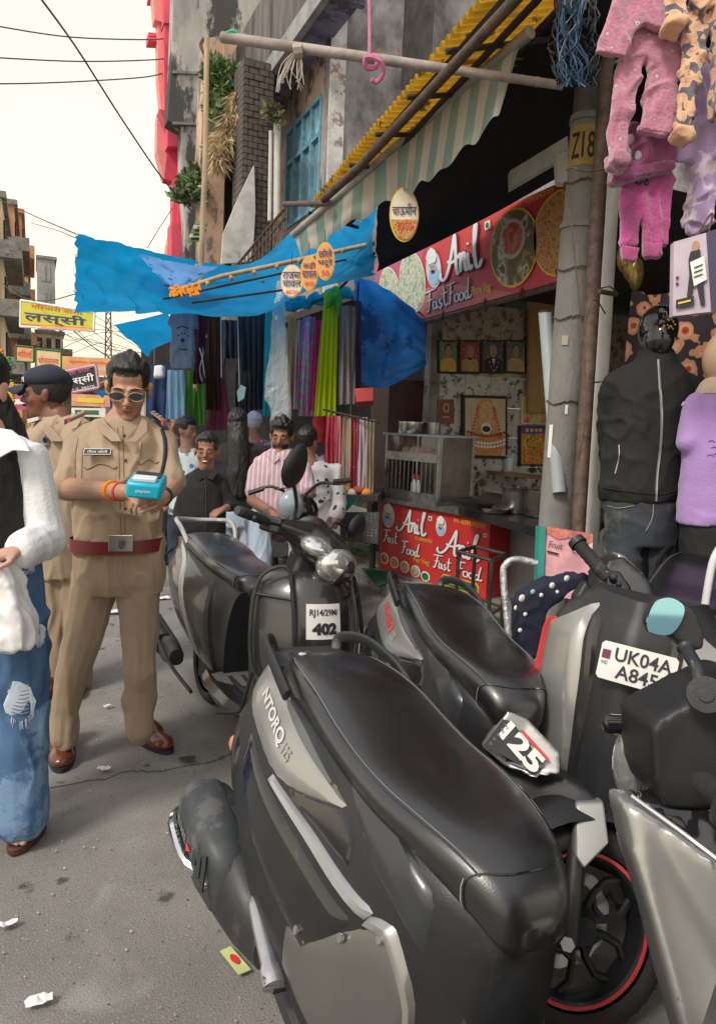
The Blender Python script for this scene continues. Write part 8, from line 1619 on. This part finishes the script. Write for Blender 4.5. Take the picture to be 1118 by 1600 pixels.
for i in range(5):
    y=13+i*3.6; t=thing('market_stall',['nearest','second','third','fourth','farthest'][i]+' small awninged market stall beyond the clothes stalls on the right','stall',(2.6,y,0),group='market stalls along the right')
    MB().box((2.0,y,0),(3.0,y+3.2,.9)).out('counter',M('stall_c%d'%((i+1)%3)),t); MB().poly([(1.5,y,2.2),(1.5,y+3.4,2.2),(3.3,y+3.4,2.6),(3.3,y,2.6)],(0,0,.03)).out('awning',M('stall_a%d'%((i+2)%3)),t,sm=False)
    for k in range(5): MB().box((1.9,y+.3+.6*k,1.0),(2.0,y+.8+.6*k,2.0)).out('hanging_goods',M('goods_%d'%((i+k+2)%5)),t,sm=False)
# ================================================================ WEEDS ON THE OLD WALLS
def weeds(name,label,blobs,col,n,ls,catg='plant',stemc=None,grass=False):
    t=thing(name,label,catg,tuple(at(*blobs[0][:3]))); b=MB(); random.seed(len(label))
    for _ in range(n):
        px,py,d,rx,ry=random.choice(blobs); a=random.uniform(0,2*PI); r_=random.random()**.6; x=px+rx*r_*math.cos(a); y=py+ry*r_*math.sin(a); p=at(x,y,d+random.uniform(-.3,.3))
        dr=V((random.uniform(-1,1),random.uniform(-1,1),random.uniform(-.6,1) if not grass else random.uniform(-1.6,-.3))).normalized(); sd=dr.cross(V((random.uniform(-1,1),random.uniform(-1,1),.3))).normalized(); l=ls*random.uniform(.5,1.4); w_=l*(.22 if not grass else .035)
        b.add([p,p+dr*l*.5+sd*w_,p+dr*l,p+dr*l*.5-sd*w_],[(0,1,2,3)])
    o=b.out('foliage',M(name+'_leaf',col,.8,v=.45,s=3),t,sm=False); o['kind']='stuff'
    s_=MB()
    for px,py,d,rx,ry in blobs:
        for k in range(5): s_.tube([at(px,py+ry*.8,d),at(px+random.uniform(-rx,rx)*.8,py-ry*random.uniform(.2,.9),d+random.uniform(-.2,.2))],[.02,.006],5)
    s_.out('stems',M('weed_stem',(.12,.09,.05),.9),t); return t
weeds('fig_sapling','bushy green fig saplings rooted in the peach wall parapet',[(345,135,11.4,22,26),(338,170,11.4,15,24),(362,125,11.4,18,18),(336,108,11.4,14,12)],(.14,.21,.08),3600,.15)
weeds('dry_grass','long pale dry grass hanging from the broken balcony',[(362,185,11.2,12,20),(350,215,11.2,12,22),(342,240,11.2,9,16),(372,150,11.2,8,10)],(.50,.38,.22),5200,.24,'grass',grass=True)
weeds('wall_shrub','small green shrub growing from the peach pillar foot',[(298,285,12.6,18,14),(310,300,12.6,14,18),(285,305,12.6,20,10),(305,275,12.6,12,14)],(.14,.20,.09),2200,.13)
weeds('corner_weed','little weed tuft in the corner under the balcony',[(430,180,10.4,10,16),(420,172,10.4,8,8)],(.10,.10,.04),260,.12)
sl_=MB(); t=thing('tin_shade','small striped tin shade on the bamboo post','shade',tuple(at(305,365,7)))
for k in range(5): MB().poly([at(292+k*3,378-k*7,7),at(318+k*1.5,376-k*6.5,7),at(319+k*1.5,371-k*6.5,7.1),at(294+k*3,372-k*7,7.1)],HV*.02).out('slat',[M('moss_slat',(.12,.15,.05),.9),M('pale_slat',(.4,.4,.36),.8)][k%2],t,sm=False)
cable([(318,60),(314,70),(320,85),(330,95)],8,8,.02,'rusty hook pipe on top of the peach pillar',m=m_iron,group=None)
# ================================================================ STROLLER, MOTORCYCLE
stt=thing('stroller','folded baby stroller with wrapped chrome tubes and navy polka dot hood','stroller',tuple(atz(800,1130,.1)))
m_wrap=M('plastic_wrapped_tube',(.52,.53,.55),.2,m=.4,v=.35,s=26,b=.8,bs=60,coat=.5)
MB().tube(cat([at(806,1110,2.5),at(796,1010,2.55),at(786,905,2.6),at(790,882,2.6),at(806,874,2.6),at(838,880,2.6)],5),.013,10).out('push_handle',m_wrap,stt)
MB().tube([at(795,1080,2.5),at(775,980,2.7)],.010,8).tube([at(818,1100,2.4),at(800,940,2.6)],.010,8).out('frame_tube',m_wrap,stt); MB().tube([at(813,1038,2.35),at(840,1046,2.35)],.018,10).out('white_bar',M('white_plastic'),stt)
hood=puff('hood',[[(802,940,2.5),(812,925,2.5),(850,905,2.5),(905,895,2.5),(922,905,2.5),(880,925,2.5),(850,950,2.5),(835,1010,2.5),(815,1060,2.5),(804,1000,2.5)]],.12,M('navy_hood_cloth',(.012,.014,.035),.8,v=.2),stt,.009,4,fold=folds(.008,(12,12,12))); bh=bvh(hood)
for x,y,r_ in ((815,935,.014),(832,925,.010),(806,950,.010),(862,915,.012),(885,904,.012),(845,930,.008),(820,960,.008),(812,985,.009),(870,925,.007)):
    p=on(bh,x,y,.0); 
    if p: MB().ell(p,r_,.006,r_,None,12,6).out('dot',m_white if x!=832 else M('light_blue_card'),stt)
wf=thing('trolley_frame','white bent metal tube frame wrapped in clear film at the right edge','frame',tuple(atz(1090,1120,.1)))
MB().tube(cat([at(1128,850,2.2),at(1112,880,2.2),at(1098,960,2.2),at(1094,990,2.2),at(1100,1060,2.1)],5),.012,10).tube(cat([at(1044,1070,2.1),at(1050,1035,2.1),at(1064,1014,2.1),at(1092,1003,2.1)],5),.012,10).out('tube',M('white_tube',(.62,.63,.65),.3,v=.06,coat=.3),wf)
puff('film',[[(1090,1010,2.15),(1120,960,2.15),(1130,1060,2.15),(1085,1060,2.15),(1078,1040,2.15)]],.05,M('clear_plastic_sheet'),wf,.012,2,fold=folds(.01,(20,20,20)))
mt_=thing('motorcycle','black motorcycle with small screen and handlebar behind the dark scooter','motorcycle',tuple(atz(470,960,0)))
MB().tube(cat([at(478,772,4.5),at(500,755,4.6),at(528,756,4.6),(at(545,752,4.6))],4),.011,7).out('handlebar',m_mt,mt_); MB().tube([at(520,753,4.6),at(548,750,4.6)],.018,8).out('grip',m_rub,mt_)
MB().tube(cat([at(392,770,4.5),at(420,760,4.5),at(445,768,4.5)],4),.010,7).tube([at(388,771,4.5),at(412,763,4.5)],.016,8).out('handlebar',m_mt,mt_)
MB().ell(at(455,790,4.45),.085,.06,.10).out('headlamp_screen',M('grey_blue_glass',(.25,.32,.36),.15,v=.2,coat=.5),mt_); MB().ell(at(470,800,4.6),.12,.1,.12).out('cowl',m_gl,mt_)
bk_=MB(); c0=at(470,870,4.9); bk_.cap(at(480,830,4.8),.12,at(440,850,5.2),.11).cap(at(430,850,5.2),.1,at(400,850,5.5),.08); remesh('tank',bk_,m_gl,mt_,.015,4)
for p in (atz(500,975,0.),atz(420,930,0.)):
    B_=Matrix.Translation(p+UZ*.30)@Matrix.Rotation(R(20),4,'Z')@Matrix.Rotation(PI/2,4,'Y')
    MB().loft([[B_@V(((.25+.05*math.cos(a))*math.cos(2*PI*k/28),(.25+.05*math.cos(a))*math.sin(2*PI*k/28),.05*math.sin(a))) for k in range(28)] for a in [2*PI*j/8 for j in range(9)]],cap=False).out('wheel',m_rub,mt_)
MB().tube([at(430,765,4.5),at(462,760,4.45)],.006,6).out('cable',m_mt,mt_)
